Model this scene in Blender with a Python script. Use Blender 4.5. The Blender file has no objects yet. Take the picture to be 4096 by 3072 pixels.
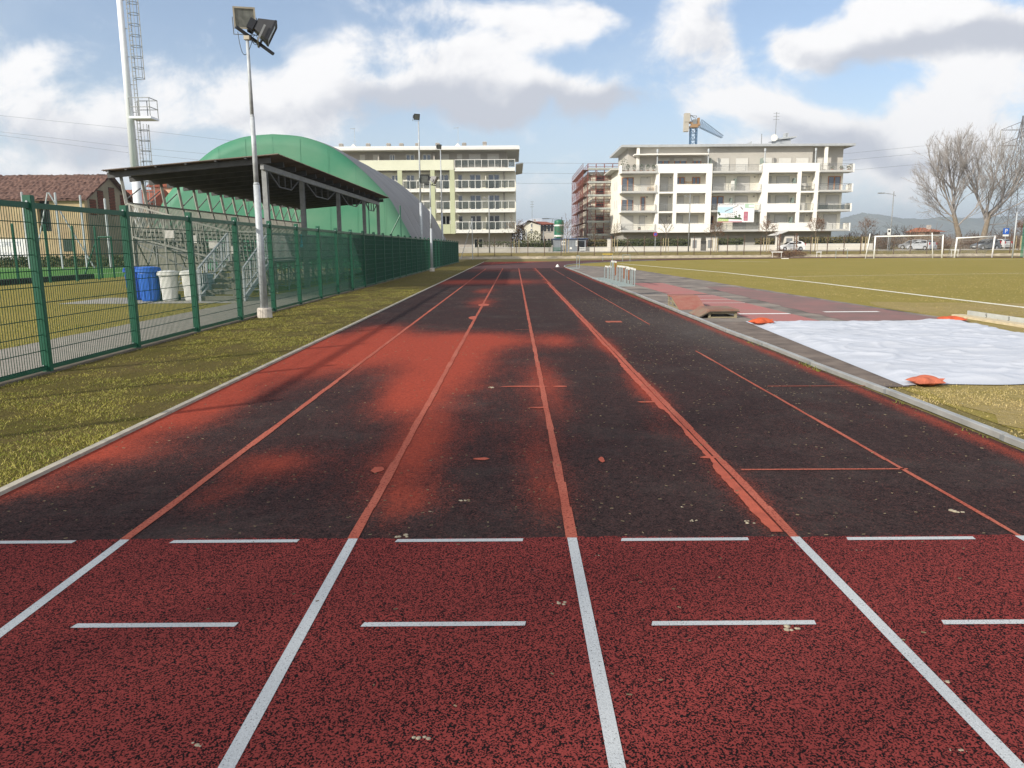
import bpy, bmesh, math, random
import numpy as np
from mathutils import Vector, Matrix, Quaternion
random.seed(7); rng = np.random.default_rng(11)
R_ = math.radians
scene = bpy.context.scene
COL = scene.collection
# ------------------------------------------------------------------ camera
FPX = 3037.0                      # focal length in pixels of the 4096 px wide photograph
CP = Vector((0, 0, 1.58))
pitch, yaw, roll = math.atan((1536 - 989) / FPX), R_(0.25), R_(0.35)
Fw = Vector((-math.sin(yaw) * math.cos(pitch), math.cos(yaw) * math.cos(pitch), -math.sin(pitch)))
R0 = Vector((math.cos(yaw), math.sin(yaw), 0)); U0 = R0.cross(Fw)
Rv = R0 * math.cos(roll) - U0 * math.sin(roll); Uv = R0 * math.sin(roll) + U0 * math.cos(roll)
cam = bpy.data.cameras.new('camera'); cam.sensor_width = 36; cam.lens = 36 * FPX / 4096
cam.clip_start = .05; cam.clip_end = 20000
co = bpy.data.objects.new('camera', cam); COL.objects.link(co)
co.matrix_world = Matrix((( Rv.x, Uv.x, -Fw.x, CP.x), (Rv.y, Uv.y, -Fw.y, CP.y), (Rv.z, Uv.z, -Fw.z, CP.z), (0, 0, 0, 1)))
scene.camera = co
def ray(x, y): return Fw + Rv * ((x - 2048) / FPX) + Uv * ((1536 - y) / FPX)
def G(x, y, z=0.0):
    r = ray(x, y); return CP + r * ((z - CP.z) / r.z)
def D(x, y, Y):
    r = ray(x, y); return CP + r * (Y / r.y)
def GV(x, y, z=0.0): return G(x * 1.85172, y * 1.85172, z)
# ------------------------------------------------------------------ materials
MATS = {}
def nd(nt, t, **k):
    n = nt.nodes.new(t)
    for a, b in k.items(): setattr(n, a, b)
    return n
def newmat(name):
    m = bpy.data.materials.new(name); m.use_nodes = True; nt = m.node_tree; nt.nodes.clear()
    out = nd(nt, 'ShaderNodeOutputMaterial'); p = nd(nt, 'ShaderNodeBsdfPrincipled')
    nt.links.new(p.outputs[0], out.inputs[0]); return m, nt, p
def noise(nt, vec, scale, detail=4, rough=.55, dist=0):
    n = nd(nt, 'ShaderNodeTexNoise'); n.inputs['Scale'].default_value = scale; n.inputs['Detail'].default_value = detail
    n.inputs['Roughness'].default_value = rough; n.inputs['Distortion'].default_value = dist
    nt.links.new(vec, n.inputs['Vector']); return n.outputs['Fac']
def mapr(nt, v, a, b, c=0., d=1., smooth=False):
    n = nd(nt, 'ShaderNodeMapRange'); n.inputs[1].default_value = a; n.inputs[2].default_value = b
    n.inputs[3].default_value = c; n.inputs[4].default_value = d
    if smooth: n.interpolation_type = 'SMOOTHSTEP'
    nt.links.new(v, n.inputs[0]); return n.outputs[0]
def mth(nt, op, a, b=0.0, clamp=False):
    n = nd(nt, 'ShaderNodeMath'); n.operation = op; n.use_clamp = clamp
    for i, v in enumerate((a, b)):
        if isinstance(v, (int, float)): n.inputs[i].default_value = v
        else: nt.links.new(v, n.inputs[i])
    return n.outputs[0]
def mixc(nt, f, a, b):
    n = nd(nt, 'ShaderNodeMix'); n.data_type = 'RGBA'
    for i, v in ((0, f), (6, a), (7, b)):
        if isinstance(v, (int, float)): n.inputs[i].default_value = v
        elif isinstance(v, (tuple, list)): n.inputs[i].default_value = (*v, 1)
        else: nt.links.new(v, n.inputs[i])
    return n.outputs[2]
def coord(nt, kind='Object', scale=None):
    t = nd(nt, 'ShaderNodeTexCoord').outputs[kind]
    if scale:
        mp = nd(nt, 'ShaderNodeMapping'); mp.inputs['Scale'].default_value = scale
        nt.links.new(t, mp.inputs['Vector']); t = mp.outputs[0]
    return t
def bump(nt, p, h, strength=.3, dist=.02):
    b = nd(nt, 'ShaderNodeBump'); b.inputs['Strength'].default_value = strength; b.inputs['Distance'].default_value = dist
    nt.links.new(h, b.inputs['Height']); nt.links.new(b.outputs[0], p.inputs['Normal'])
def M(name, col, rough=.7, var=.12, scale=2.0, metal=0., spec=.3, col2=None, bmp=0., bscale=30., stretch=None, detail=5):
    if name in MATS: return MATS[name]
    m, nt, p = newmat(name); c = coord(nt, 'Object', stretch)
    f = mapr(nt, noise(nt, c, scale, detail, .6), .3, .7)
    if col2 is None:
        a = tuple(x * (1 - var) for x in col); b = tuple(min(1, x * (1 + var)) for x in col)
    else: a, b = col, col2
    nt.links.new(mixc(nt, f, a, b), p.inputs['Base Color'])
    p.inputs['Roughness'].default_value = rough; p.inputs['Metallic'].default_value = metal
    p.inputs['Specular IOR Level'].default_value = spec
    if bmp: bump(nt, p, noise(nt, c, bscale, 4), bmp)
    MATS[name] = m; return m
# ------------------------------------------------------------------ mesh builder
ORG = {}
class MB:
    def __init__(s): s.v = []; s.f = []
    def add(s, vs, fs):
        n = len(s.v); s.v.extend([tuple(v) for v in vs]); s.f.extend([tuple(i + n for i in f) for f in fs]); return s
    def box(s, x0, x1, y0, y1, z0, z1):
        vs = [(x, y, z) for z in (z0, z1) for y in (y0, y1) for x in (x0, x1)]
        return s.add(vs, [(0, 2, 3, 1), (4, 5, 7, 6), (0, 1, 5, 4), (2, 6, 7, 3), (0, 4, 6, 2), (1, 3, 7, 5)])
    def bar(s, p, q, w=.05, h=None, up=(0, 0, 1)):
        p = Vector(p); q = Vector(q); d = (q - p).normalized(); h = h or w
        u = Vector(up)
        if abs(d.dot(u)) > .98: u = Vector((0, 1, 0))
        a = d.cross(u).normalized() * (w / 2); b = a.cross(d).normalized() * (h / 2)
        vs = [o + i * a + j * b for o in (p, q) for i, j in ((-1, -1), (1, -1), (1, 1), (-1, 1))]
        return s.add(vs, [(3, 2, 1, 0), (4, 5, 6, 7), (0, 1, 5, 4), (1, 2, 6, 5), (2, 3, 7, 6), (3, 0, 4, 7)])
    def tube(s, p, q, r0, r1=None, n=8, caps=True):
        p = Vector(p); q = Vector(q); r1 = r0 if r1 is None else r1
        d = (q - p).normalized(); u = Vector((0, 0, 1)) if abs(d.z) < .95 else Vector((0, 1, 0))
        a = d.cross(u).normalized(); b = a.cross(d)
        vs = []
        for o, r in ((p, r0), (q, r1)):
            for k in range(n):
                t = 2 * math.pi * k / n; vs.append(o + (a * math.cos(t) + b * math.sin(t)) * r)
        fs = [(k, (k + 1) % n, n + (k + 1) % n, n + k) for k in range(n)]
        if caps: fs += [tuple(range(n - 1, -1, -1)), tuple(range(n, 2 * n))]
        return s.add(vs, fs)
    def path(s, pts, r, n=6):
        for a, b in zip(pts, pts[1:]): s.tube(a, b, r, r, n, True)
        return s
    def ring(s, c, ax, R, r, n=14, m=4, a0=0, a1=2 * math.pi):
        c = Vector(c); ax = Vector(ax).normalized(); u = Vector((0, 0, 1)) if abs(ax.z) < .9 else Vector((1, 0, 0))
        a = ax.cross(u).normalized(); b = ax.cross(a)
        pts = [c + (a * math.cos(a0 + (a1 - a0) * k / n) + b * math.sin(a0 + (a1 - a0) * k / n)) * R for k in range(n + 1)]
        return s.path(pts, r, m)
    def prism(s, pts, ax, a, b):
        """pts: 2-D outline, extruded along axis ax ('x','y','z') from a to b"""
        n = len(pts)
        def P(p, t): return {'x': (t, p[0], p[1]), 'y': (p[0], t, p[1]), 'z': (p[0], p[1], t)}[ax]
        vs = [P(p, a) for p in pts] + [P(p, b) for p in pts]
        return s.add(vs, [tuple(range(n - 1, -1, -1)), tuple(range(n, 2 * n))] + [(k, (k + 1) % n, n + (k + 1) % n, n + k) for k in range(n)])
    def lathe(s, c, prof, n=20, sq=0.):
        """prof: list of (r, z); sq>0 squares the section"""
        c = Vector(c); vs = []
        for r, z in prof:
            for k in range(n):
                t = 2 * math.pi * k / n; cx, sx = math.cos(t), math.sin(t)
                if sq:
                    e = 1 - sq; cx = math.copysign(abs(cx) ** e, cx); sx = math.copysign(abs(sx) ** e, sx)
                vs.append(c + Vector((cx * r, sx * r, z)))
        fs = []
        for j in range(len(prof) - 1):
            for k in range(n): fs.append((j * n + k, j * n + (k + 1) % n, (j + 1) * n + (k + 1) % n, (j + 1) * n + k))
        fs += [tuple(range(n - 1, -1, -1)), tuple(range((len(prof) - 1) * n, len(prof) * n))]
        return s.add(vs, fs)
    def grid(s, rows):
        m = len(rows[0]); vs = [p for r in rows for p in r]
        return s.add(vs, [(j * m + i, j * m + i + 1, (j + 1) * m + i + 1, (j + 1) * m + i) for j in range(len(rows) - 1) for i in range(m - 1)])
    def xf(s, fn): s.v = [tuple(fn(Vector(v))) for v in s.v]; return s
    def build(s, name, mat, parent=None, smooth=False, kind=None, bevel=0):
        me = bpy.data.meshes.new(name); off = ORG.get(parent.name, Vector()) if parent else Vector()
        vs = [(a - off.x, b - off.y, c - off.z) for a, b, c in s.v]
        me.from_pydata(vs, [], s.f); me.materials.append(mat)
        bm = bmesh.new(); bm.from_mesh(me); bmesh.ops.recalc_face_normals(bm, faces=bm.faces)
        if bevel: bmesh.ops.bevel(bm, geom=bm.edges, offset=bevel, segments=2, affect='EDGES')
        bm.to_mesh(me); bm.free()
        if smooth: me.shade_smooth()
        o = bpy.data.objects.new(name, me); COL.objects.link(o)
        if parent: o.parent = parent; ORG[o.name] = off
        if kind: o['kind'] = kind
        return o
def tag(o, label, cat, group=None):
    o['label'] = label; o['category'] = cat
    if group: o['group'] = group
    return o
def thing(name, label, cat, loc=(0, 0, 0), group=None, rz=0):
    o = bpy.data.objects.new(name, None); o.empty_display_size = .2; COL.objects.link(o)
    o.location = loc; ORG[o.name] = Vector(loc); tag(o, label, cat, group); return o
def copy_tree(o, parent=None):
    c = o.copy(); COL.objects.link(c)
    if parent: c.parent = parent
    for ch in list(o.children): copy_tree(ch, c)
    return c
def dup(root, loc, label=None, rz=None, sc=None, group=None):
    c = copy_tree(root); c.location = loc
    if label: c['label'] = label
    if group: c['group'] = group
    if rz is not None: c.rotation_euler = (0, 0, rz)
    if sc is not None: c.scale = (sc, sc, sc) if isinstance(sc, (int, float)) else sc
    return c
def smoothstep(a, b, x):
    t = min(1, max(0, (x - a) / (b - a))); return t * t * (3 - 2 * t)
def text(body, size, mat, parent, loc, rot, name='lettering', align='CENTER'):
    cu = bpy.data.curves.new(name, 'FONT'); cu.body = body; cu.size = size; cu.align_x = align; cu.align_y = 'CENTER'; cu.extrude = .002
    tmp = bpy.data.objects.new('tmp', cu); COL.objects.link(tmp); bpy.context.view_layer.update()
    me = bpy.data.meshes.new_from_object(tmp.evaluated_get(bpy.context.evaluated_depsgraph_get())); bpy.data.objects.remove(tmp)
    me.name = name; me.materials.clear(); me.materials.append(mat)
    o = bpy.data.objects.new(name, me); COL.objects.link(o)
    off = ORG.get(parent.name, Vector()); o.parent = parent; o.location = Vector(loc) - off; o.rotation_euler = rot; return o
# ------------------------------------------------------------------ light and sky
SUN_AZ, SUN_EL = R_(52), R_(26)                     # sun stands behind the camera to the left
sd = Vector((math.sin(SUN_AZ) * math.cos(SUN_EL), math.cos(SUN_AZ) * math.cos(SUN_EL), -math.sin(SUN_EL)))  # light travels
sl = bpy.data.lights.new('sun', 'SUN'); sl.energy = 5.0; sl.angle = R_(.8); sl.color = (1, .93, .82)
so = bpy.data.objects.new('sun', sl); COL.objects.link(so); so.rotation_euler = sd.to_track_quat('-Z', 'Y').to_euler()
so.location = (-60, -40, 60)
def make_world():
    w = bpy.data.worlds.new('World'); scene.world = w; w.use_nodes = True; nt = w.node_tree; nt.nodes.clear()
    out = nd(nt, 'ShaderNodeOutputWorld'); bg = nd(nt, 'ShaderNodeBackground'); nt.links.new(bg.outputs[0], out.inputs[0])
    bg.inputs[1].default_value = .085
    sky = nd(nt, 'ShaderNodeTexSky'); sky.sky_type = 'NISHITA'; sky.sun_disc = False
    sky.sun_elevation = SUN_EL; sky.sun_rotation = math.atan2(-sd.x, -sd.y); sky.air_density = 1.0; sky.dust_density = 1.2; sky.ozone_density = 1.5
    tc = nd(nt, 'ShaderNodeTexCoord').outputs['Generated']
    sp = nd(nt, 'ShaderNodeSeparateXYZ'); nt.links.new(tc, sp.inputs[0])
    yy = mth(nt, 'MAXIMUM', mth(nt, 'ABSOLUTE', sp.outputs[1]), .25)
    u = mth(nt, 'DIVIDE', sp.outputs[0], yy); wv = mth(nt, 'DIVIDE', sp.outputs[2], yy)
    cb = nd(nt, 'ShaderNodeCombineXYZ'); nt.links.new(u, cb.inputs[0]); nt.links.new(wv, cb.inputs[1])
    vec = cb.outputs[0]
    def warp(scale, amt):
        n = nd(nt, 'ShaderNodeTexNoise'); n.inputs['Scale'].default_value = scale; n.inputs['Detail'].default_value = 3
        nt.links.new(vec, n.inputs['Vector'])
        a = nd(nt, 'ShaderNodeVectorMath', operation='SUBTRACT'); nt.links.new(n.outputs['Color'], a.inputs[0]); a.inputs[1].default_value = (.5, .5, .5)
        b = nd(nt, 'ShaderNodeVectorMath', operation='SCALE'); nt.links.new(a.outputs[0], b.inputs[0]); b.inputs['Scale'].default_value = amt
        c = nd(nt, 'ShaderNodeVectorMath', operation='ADD'); nt.links.new(vec, c.inputs[0]); nt.links.new(b.outputs[0], c.inputs[1]); return c.outputs[0]
    wvec = warp(5, .16)
    def blobs(lst, v):
        tot = None
        for cx, cy, rx, ry, wt in lst:
            r = ray(cx * 1.85172, cy * 1.85172); u0, w0 = r.x / r.y, r.z / r.y
            ru, rw = rx / 1640 / r.y, ry / 1640 / r.y
            a = nd(nt, 'ShaderNodeVectorMath', operation='SUBTRACT'); nt.links.new(v, a.inputs[0]); a.inputs[1].default_value = (u0, w0, 0)
            b = nd(nt, 'ShaderNodeVectorMath', operation='MULTIPLY'); nt.links.new(a.outputs[0], b.inputs[0]); b.inputs[1].default_value = (1 / ru, 1 / rw, 0)
            l = nd(nt, 'ShaderNodeVectorMath', operation='LENGTH'); nt.links.new(b.outputs[0], l.inputs[0])
            e = mapr(nt, l.outputs['Value'], .0, 1.25, wt, 0, True)
            tot = e if tot is None else mth(nt, 'ADD', tot, e)
        return tot
    mp = nd(nt, 'ShaderNodeMapping'); mp.inputs['Scale'].default_value = (1, 1.35, 1); nt.links.new(vec, mp.inputs['Vector'])
    n1 = noise(nt, mp.outputs[0], 6.5, 13, .64, .35); n2 = noise(nt, mp.outputs[0], 3.2, 7, .55, .2); n3 = noise(nt, vec, 21, 6, .6, .6)
    cloud = blobs(CLOUDS, wvec)
    back = mapr(nt, sp.outputs[1], .15, -.1, 0, .45)          # scattered clouds also behind the camera
    up = mapr(nt, wv, .45, .8, 0, .35)
    dens = mth(nt, 'ADD', mth(nt, 'ADD', cloud, mth(nt, 'ADD', back, up)), mth(nt, 'MULTIPLY', mth(nt, 'SUBTRACT', n1, .5), 2.6))
    dens = mth(nt, 'ADD', dens, mth(nt, 'MULTIPLY', mth(nt, 'SUBTRACT', n3, .5), .5))
    alpha = mapr(nt, dens, .1, .85, 0, 1, True)
    wisp = mapr(nt, n2, .45, .78, 0, .35, True)
    grey = mth(nt, 'ADD', blobs(GREYS, wvec), mth(nt, 'MULTIPLY', mth(nt, 'SUBTRACT', n1, .5), -1.6))
    grey = mth(nt, 'ADD', grey, mth(nt, 'MULTIPLY', mth(nt, 'SUBTRACT', n3, .5), -.7))
    gfac = mapr(nt, grey, .0, .9, 0, 1, True)
    ccol = mixc(nt, gfac, (11.2, 11.1, 11.1), (6.5, 6.8, 7.6))
    # pale band of air low above the horizon
    low = mapr(nt, wv, .0, .24, .75, .12, True)
    tint = nd(nt, 'ShaderNodeMix', data_type='RGBA', blend_type='MULTIPLY'); tint.inputs[0].default_value = 1
    nt.links.new(sky.outputs[0], tint.inputs[6]); tint.inputs[7].default_value = (1.75, 1.7, 1.75, 1)
    base = mixc(nt, low, tint.outputs[2], (7.6, 8.9, 10.4))
    base = mixc(nt, wisp, base, (8.2, 9.0, 9.8))
    nt.links.new(mixc(nt, alpha, base, ccol), bg.inputs[0])
CLOUDS = [(40, 190, 150, 90, .75), (150, 260, 220, 75, .7), (330, 190, 110, 50, .55), (420, 260, 260, 60, .6), (300, 330, 300, 50, .35),
    (620, 190, 190, 80, .95), (800, 240, 360, 70, .9), (760, 130, 180, 50, .6), (1000, 130, 180, 90, .95), (1180, 60, 170, 90, 1.0), (1280, 40, 70, 50, .6), (1120, 210, 320, 70, 1.0), (1330, 230, 130, 50, .7),
    (1470, 90, 110, 130, .75), (1560, 150, 90, 60, .5), (1500, 0, 110, 40, .5), (1720, 110, 90, 60, .8), (1900, 75, 300, 85, 1.1), (2120, 60, 280, 95, 1.1), (1050, 20, 260, 45, .6), (1700, 330, 260, 60, .4), (2100, 280, 260, 90, .4), (2250, 100, 100, 60, .8),
    (100, 120, 160, 50, .5), (60, 330, 260, 50, .45), (1550, 230, 160, 60, .5), (2000, 300, 260, 60, .7), (2150, 160, 160, 60, .6), (1650, 250, 170, 60, .8), (1850, 270, 220, 60, .8), (2080, 220, 220, 90, .8), (1800, 360, 420, 70, .55), (1150, 400, 300, 60, .4), (1420, 330, 200, 50, .3)]
GREYS = [(60, 260, 200, 60, .5), (280, 300, 220, 50, .5), (560, 240, 120, 40, .35), (900, 250, 420, 55, .75), (1150, 250, 330, 55, .85), (1350, 240, 120, 45, .6),
    (200, 270, 160, 40, .4), (2000, 330, 250, 40, .5), (1500, 110, 110, 120, .6), (1900, 120, 280, 50, .9), (2150, 100, 230, 55, .8), (1720, 290, 170, 60, .6), (1850, 310, 200, 50, .6), (1000, 160, 140, 60, .3)]
make_world()
vs = scene.view_settings; vs.view_transform = 'Standard'; vs.look = 'None'; vs.exposure = .17; vs.gamma = 1; vs.use_curve_mapping = False
scene.cycles.use_denoising = True
scene.cycles.max_bounces = 6; scene.cycles.transparent_max_bounces = 24
# ================================================================== GROUND
def hgt(x, y):
    b = smoothstep(104.5, 105.3, y) * .26 + smoothstep(105.3, 110, y) * .52
    return b
ys = [-60, -20, -5, 0, 20, 50, 80, 103] + [104.4 + .3 * i for i in range(20)] + [111, 114, 120, 140, 200, 400, 1000, 2000, 3900]
xs = [-4400, -1500, -500, -150] + list(range(-100, 131, 6)) + [200, 500, 1500, 4400]
g = MB(); g.grid([[Vector((x, y, hgt(x, y) + (random.uniform(-.04, .04) if 104.5 < y < 111 and abs(x) < 120 else 0))) for x in xs] for y in ys])
def grass_mat(name, c1, c2, c3, scale=1.0):
    m, nt, p = newmat(name); c = coord(nt)
    n1 = mapr(nt, noise(nt, c, .55 * scale, 6, .62), .35, .68)
    n2 = mapr(nt, noise(nt, c, 7 * scale, 6, .7), .35, .7)
    n3 = mapr(nt, noise(nt, c, 45, 3, .7), .3, .72)
    a = mixc(nt, n1, c1, c2); a = mixc(nt, mth(nt, 'MULTIPLY', n2, .6), a, c3)
    dark = mixc(nt, n3, tuple(x * .55 for x in c1), a)
    nt.links.new(mixc(nt, .62, dark, a), p.inputs['Base Color'])
    p.inputs['Roughness'].default_value = .95; p.inputs['Specular IOR Level'].default_value = .1
    bump(nt, p, mth(nt, 'ADD', n3, n2), .6, .03); return m
m_dry = grass_mat('dry_grass', (.17, .145, .045), (.25, .2, .085), (.3, .235, .12))
m_verge = grass_mat('verge_grass', (.12, .11, .02), (.17, .13, .045), (.1, .062, .038), 1.5)
m_pitch = grass_mat('pitch_grass', (.26, .225, .05), (.31, .25, .065), (.33, .25, .09), .5)
m_inner = grass_mat('worn_grass', (.28, .23, .06), (.36, .27, .11), (.42, .33, .19), 1.2)
g.build('ground', m_dry, kind='structure')
# bare pale bank foot
bk = MB()
rows = []
for x in np.arange(-14, 90, .5):
    w = .25 + .22 * random.random()
    rows.append([Vector((x, 104.25 + random.uniform(-.2, .1), .012)), Vector((x, 104.5, .12)), Vector((x, 104.75, .2 + w * .35)), Vector((x, 105.1 + w * .4, .25 + w * .3))])
bk.grid(rows); bk.build('bank', M('pale_soil', (.34, .29, .21), .95, .3, 1.5, detail=9, bmp=.5, bscale=6), kind='structure')
def sheet(name, pts, z, mat, sub=None):
    m = MB()
    m.add([(x, y, z) for x, y in pts], [tuple(range(len(pts)))]); return m.build(name, mat, kind='structure')
sheet('verge', [(-6.02, -3), (-3.4, -3), (-3.4, 104), (-6.02, 104)], .006, m_verge)
sheet('lawn', [(-23.6, -3), (-8.3, -3), (-8.3, 60), (-23.6, 60)], .006, m_pitch)
# football pitch: inside of the bend
PX = [(4.35, -3), (60, -3), (60, 88), (48, 95)]
arc = []
for k in range(0, 25):
    a = math.pi * (.5 + .5 * k / 24); arc.append((39.95 + 35.8 * math.cos(a), 60 + 35.8 * math.sin(a)))
sheet('football_pitch', [(4.3, -3), (76, -3), (76, 60)] + [(39.95 + 35.8 * math.cos(math.pi * k / 48), 60 + 35.8 * math.sin(math.pi * k / 48)) for k in range(1, 48)] + [(4.3, 60)], .006, m_pitch)
# worn grass around the pit
def ragged(pts, step=.4, amp=.12):
    out = []
    for (a, b), (c, d) in zip(pts, pts[1:] + pts[:1]):
        n = max(1, int(math.hypot(c - a, d - b) / step))
        for i in range(n):
            t = i / n; out.append((a + (c - a) * t + random.uniform(-amp, amp), b + (d - b) * t + random.uniform(-amp, amp)))
    return out
sheet('worn_grass', ragged([(4.4, -2), (9.3, -2), (9.3, 8.3), (9.8, 17), (15.5, 17), (14, 20.5), (9.9, 21.5), (9.2, 17), (4.4, 17)], .5, .2), .010, m_inner)
# ------------------------------------------------------------------ artificial pitch on the left
m_turf = M('artificial_turf', (.055, .17, .022), .9, .2, 3, bmp=.3, bscale=80)
sheet('artificial_pitch', [(-70, 14), (-23.6, 14), (-23.2, 43), (-23.2, 71), (-70, 71)], .012, m_turf)
m_white = M('line_paint', (.7, .7, .68), .8, .1, 20)
al = MB()
for x0, w in ((-27.6, .12), (-37, .12)): al.box(x0, x0 + w, 14, 68, .013, .017)
al.box(-70, -23.8, 66, 66.12, .013, .017); al.build('pitch_line', m_white, kind='structure')
dr = MB(); dr.box(-23.75, -23.35, 14, 42.5, 0, .26)
m_drain = M('dark_kerb', (.03, .028, .026), .9, .3, 8)
o = dr.build('turf_edging', m_drain, kind='structure')
# ------------------------------------------------------------------ path
m_path = M('gravel_path', (.27, .245, .21), .95, .18, 6, bmp=.5, bscale=60, detail=9)
sheet('path', ragged([(-8.3, -3), (-6.25, -3), (-6.25, 60), (-8.3, 60)], .8, .04), .010, m_path)
sheet('paving', [(-13.5, 22.4), (-8.25, 22.4), (-8.25, 25.2), (-13.5, 25.2)], .014, M('concrete_slab', (.33, .31, .28), .9, .12, 3))
fk = MB(); M('concrete', (.3, .28, .25), .9, .15, 4); fk.box(-6.17, -6.04, -3, 85, 0, .025); fk.build('fence_kerb', M('soiled_concrete', (.13, .11, .085), .95, .3, 4, detail=9), kind='structure')
# ------------------------------------------------------------------ running track
LX = [-2.14, -.89, .305, 1.52, 2.74]
XL, XR = -3.34, 3.9
Y0 = 3.93
# where the black wear coat has worn through to the red one: (photo x, y, half width, half height, weight) on the ground
WEAR = [(960, 805, 110, 75, 1.25), (800, 760, 150, 42, 1.1), (690, 775, 110, 45, .9), (570, 800, 90, 50, .75), (880, 860, 60, 40, .8), (920, 930, 55, 50, .45), (470, 860, 90, 30, .8), (370, 915, 110, 40, .85), (230, 985, 130, 40, .75),
        (430, 870, 80, 30, .6), (580, 1010, 100, 35, .6), (470, 1075, 60, 40, .4), (880, 1010, 80, 75, .6), (850, 1120, 40, 60, .3), (900, 1085, 120, 40, .32), (1180, 845, 55, 70, .7), (1160, 1020, 60, 90, .45), (1200, 1080, 60, 60, .35), (650, 1040, 330, 90, .12), (1000, 950, 200, 100, .12), (1060, 738, 150, 18, .9), (1210, 740, 40, 20, .5),
        (820, 715, 70, 16, .6), (1040, 655, 35, 12, .7), (1080, 610, 110, 7, .8), (980, 610, 45, 6, .6), (1045, 630, 25, 6, .7), (900, 616, 60, 5, .3), (1060, 585, 120, 4, .4), (1120, 568, 90, 6, 1.2), (1190, 569, 40, 5, .8), (1300, 745, 40, 40, .35), (1390, 850, 40, 50, .35),
        (1440, 930, 60, 40, .25), (100, 1060, 90, 20, .5), (760, 690, 40, 10, .3)]
wear = []
for x, y, rx, ry, wt in WEAR:
    c = GV(x, y); a = GV(x + rx, y); b0 = GV(x, y - ry); b1 = GV(x, y + ry)
    wear.append((c.x, (b0.y + b1.y) / 2, abs(a.x - c.x), abs(b0.y - b1.y) / 2, wt))
def wear_at(X, Y):
    W = np.zeros_like(X)
    for cx, cy, rx, ry, wt in wear:
        q = ((X - cx) / rx) ** 2 + ((Y - cy) / ry) ** 2
        W += wt * np.exp(-q * 1.1)
    W += .75 * np.exp(-((X - XR + .12) / .1) ** 2) * (Y > 4) + .5 * np.exp(-((X - XL) / .12) ** 2) * (Y < 14)
    W += .6 * np.exp(-((X - 1.47) / .13) ** 2) * (Y > 4) * (.6 + .4 * np.sin(Y * 1.7))
    return W
def track_mat():
    m, nt, p = newmat('worn_track'); c = coord(nt)
    at = nd(nt, 'ShaderNodeAttribute', attribute_name='wear')
    big = noise(nt, c, 1.1, 8, .65, .4); mid = noise(nt, coord(nt, 'Object', (6, 1.3, 1)), 1.6, 6, .7); fine = noise(nt, c, 90, 2, .6); gran = noise(nt, c, 38, 3, .75); clod = noise(nt, c, 17, 5, .8)
    vo = nd(nt, 'ShaderNodeTexVoronoi'); vo.inputs['Scale'].default_value = 120; nt.links.new(c, vo.inputs['Vector']); chip = mth(nt, 'MULTIPLY', vo.outputs['Color'], 1.0)
    w = mth(nt, 'ADD', at.outputs['Fac'], mth(nt, 'MULTIPLY', mth(nt, 'SUBTRACT', big, .5), .5))
    w = mth(nt, 'ADD', w, mth(nt, 'MULTIPLY', mth(nt, 'SUBTRACT', mid, .5), .55))
    w = mth(nt, 'ADD', w, mth(nt, 'MULTIPLY', mth(nt, 'SUBTRACT', chip, .5), .55))
    f = mapr(nt, w, .05, 1.15, 0, 1, True)
    black = mixc(nt, mapr(nt, mth(nt, 'ADD', mth(nt, 'MULTIPLY', chip, .4), mth(nt, 'MULTIPLY', clod, .6)), .3, .72), (.005, .004, .005), (.06, .034, .032))
    dust = mth(nt, 'ADD', mapr(nt, noise(nt, c, .9, 8, .7), .5, .75, 0, .45), mth(nt, 'MULTIPLY', nd(nt, 'ShaderNodeAttribute', attribute_name='dust').outputs['Fac'], mapr(nt, clod, .3, .7, .2, 1.2)), True)
    black = mixc(nt, dust, black, (.075, .064, .058))
    specks = mapr(nt, noise(nt, c, 52, 2, .8), .64, .72, 0, .3)
    black = mixc(nt, specks, black, (.13, .1, .075))
    red = mixc(nt, mapr(nt, gran, .3, .7), (.2, .033, .02), (.36, .062, .034))
    nt.links.new(mixc(nt, f, black, red), p.inputs['Base Color'])
    p.inputs['Roughness'].default_value = .95; p.inputs['Specular IOR Level'].default_value = .12
    bump(nt, p, gran, .7, .012); return m
xs_ = np.linspace(XL, XR, 74); ys_ = np.concatenate([np.arange(Y0, 20, .12), np.arange(20, 45, .3), np.arange(45, 85.1, .6)])
Xg, Yg = np.meshgrid(xs_, ys_)
Wg = wear_at(Xg, Yg)
me = bpy.data.meshes.new('running_track'); nx, ny = len(xs_), len(ys_)
vv = np.stack([Xg.ravel(), Yg.ravel(), np.full(nx * ny, .014)], 1)
ii = np.arange((ny - 1) * nx).reshape(ny - 1, nx)[:, :-1].ravel()
me.from_pydata(vv.tolist(), [], np.stack([ii, ii + 1, ii + nx + 1, ii + nx], 1).tolist())
at = me.attributes.new('wear', 'FLOAT', 'POINT'); at.data.foreach_set('value', Wg.ravel().astype(np.float32))
dg = 1.0 * np.exp(-((Xg - 3.5) / .75) ** 2 - ((Yg - 14) / 4.5) ** 2) + .5 * np.exp(-((Xg - 2.2) / .9) ** 2 - ((Yg - 19) / 5) ** 2)
ad = me.attributes.new('dust', 'FLOAT', 'POINT'); ad.data.foreach_set('value', dg.ravel().astype(np.float32))
m_track = track_mat(); me.materials.append(m_track)
o = bpy.data.objects.new('running_track', me); COL.objects.link(o); o['kind'] = 'structure'
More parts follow.
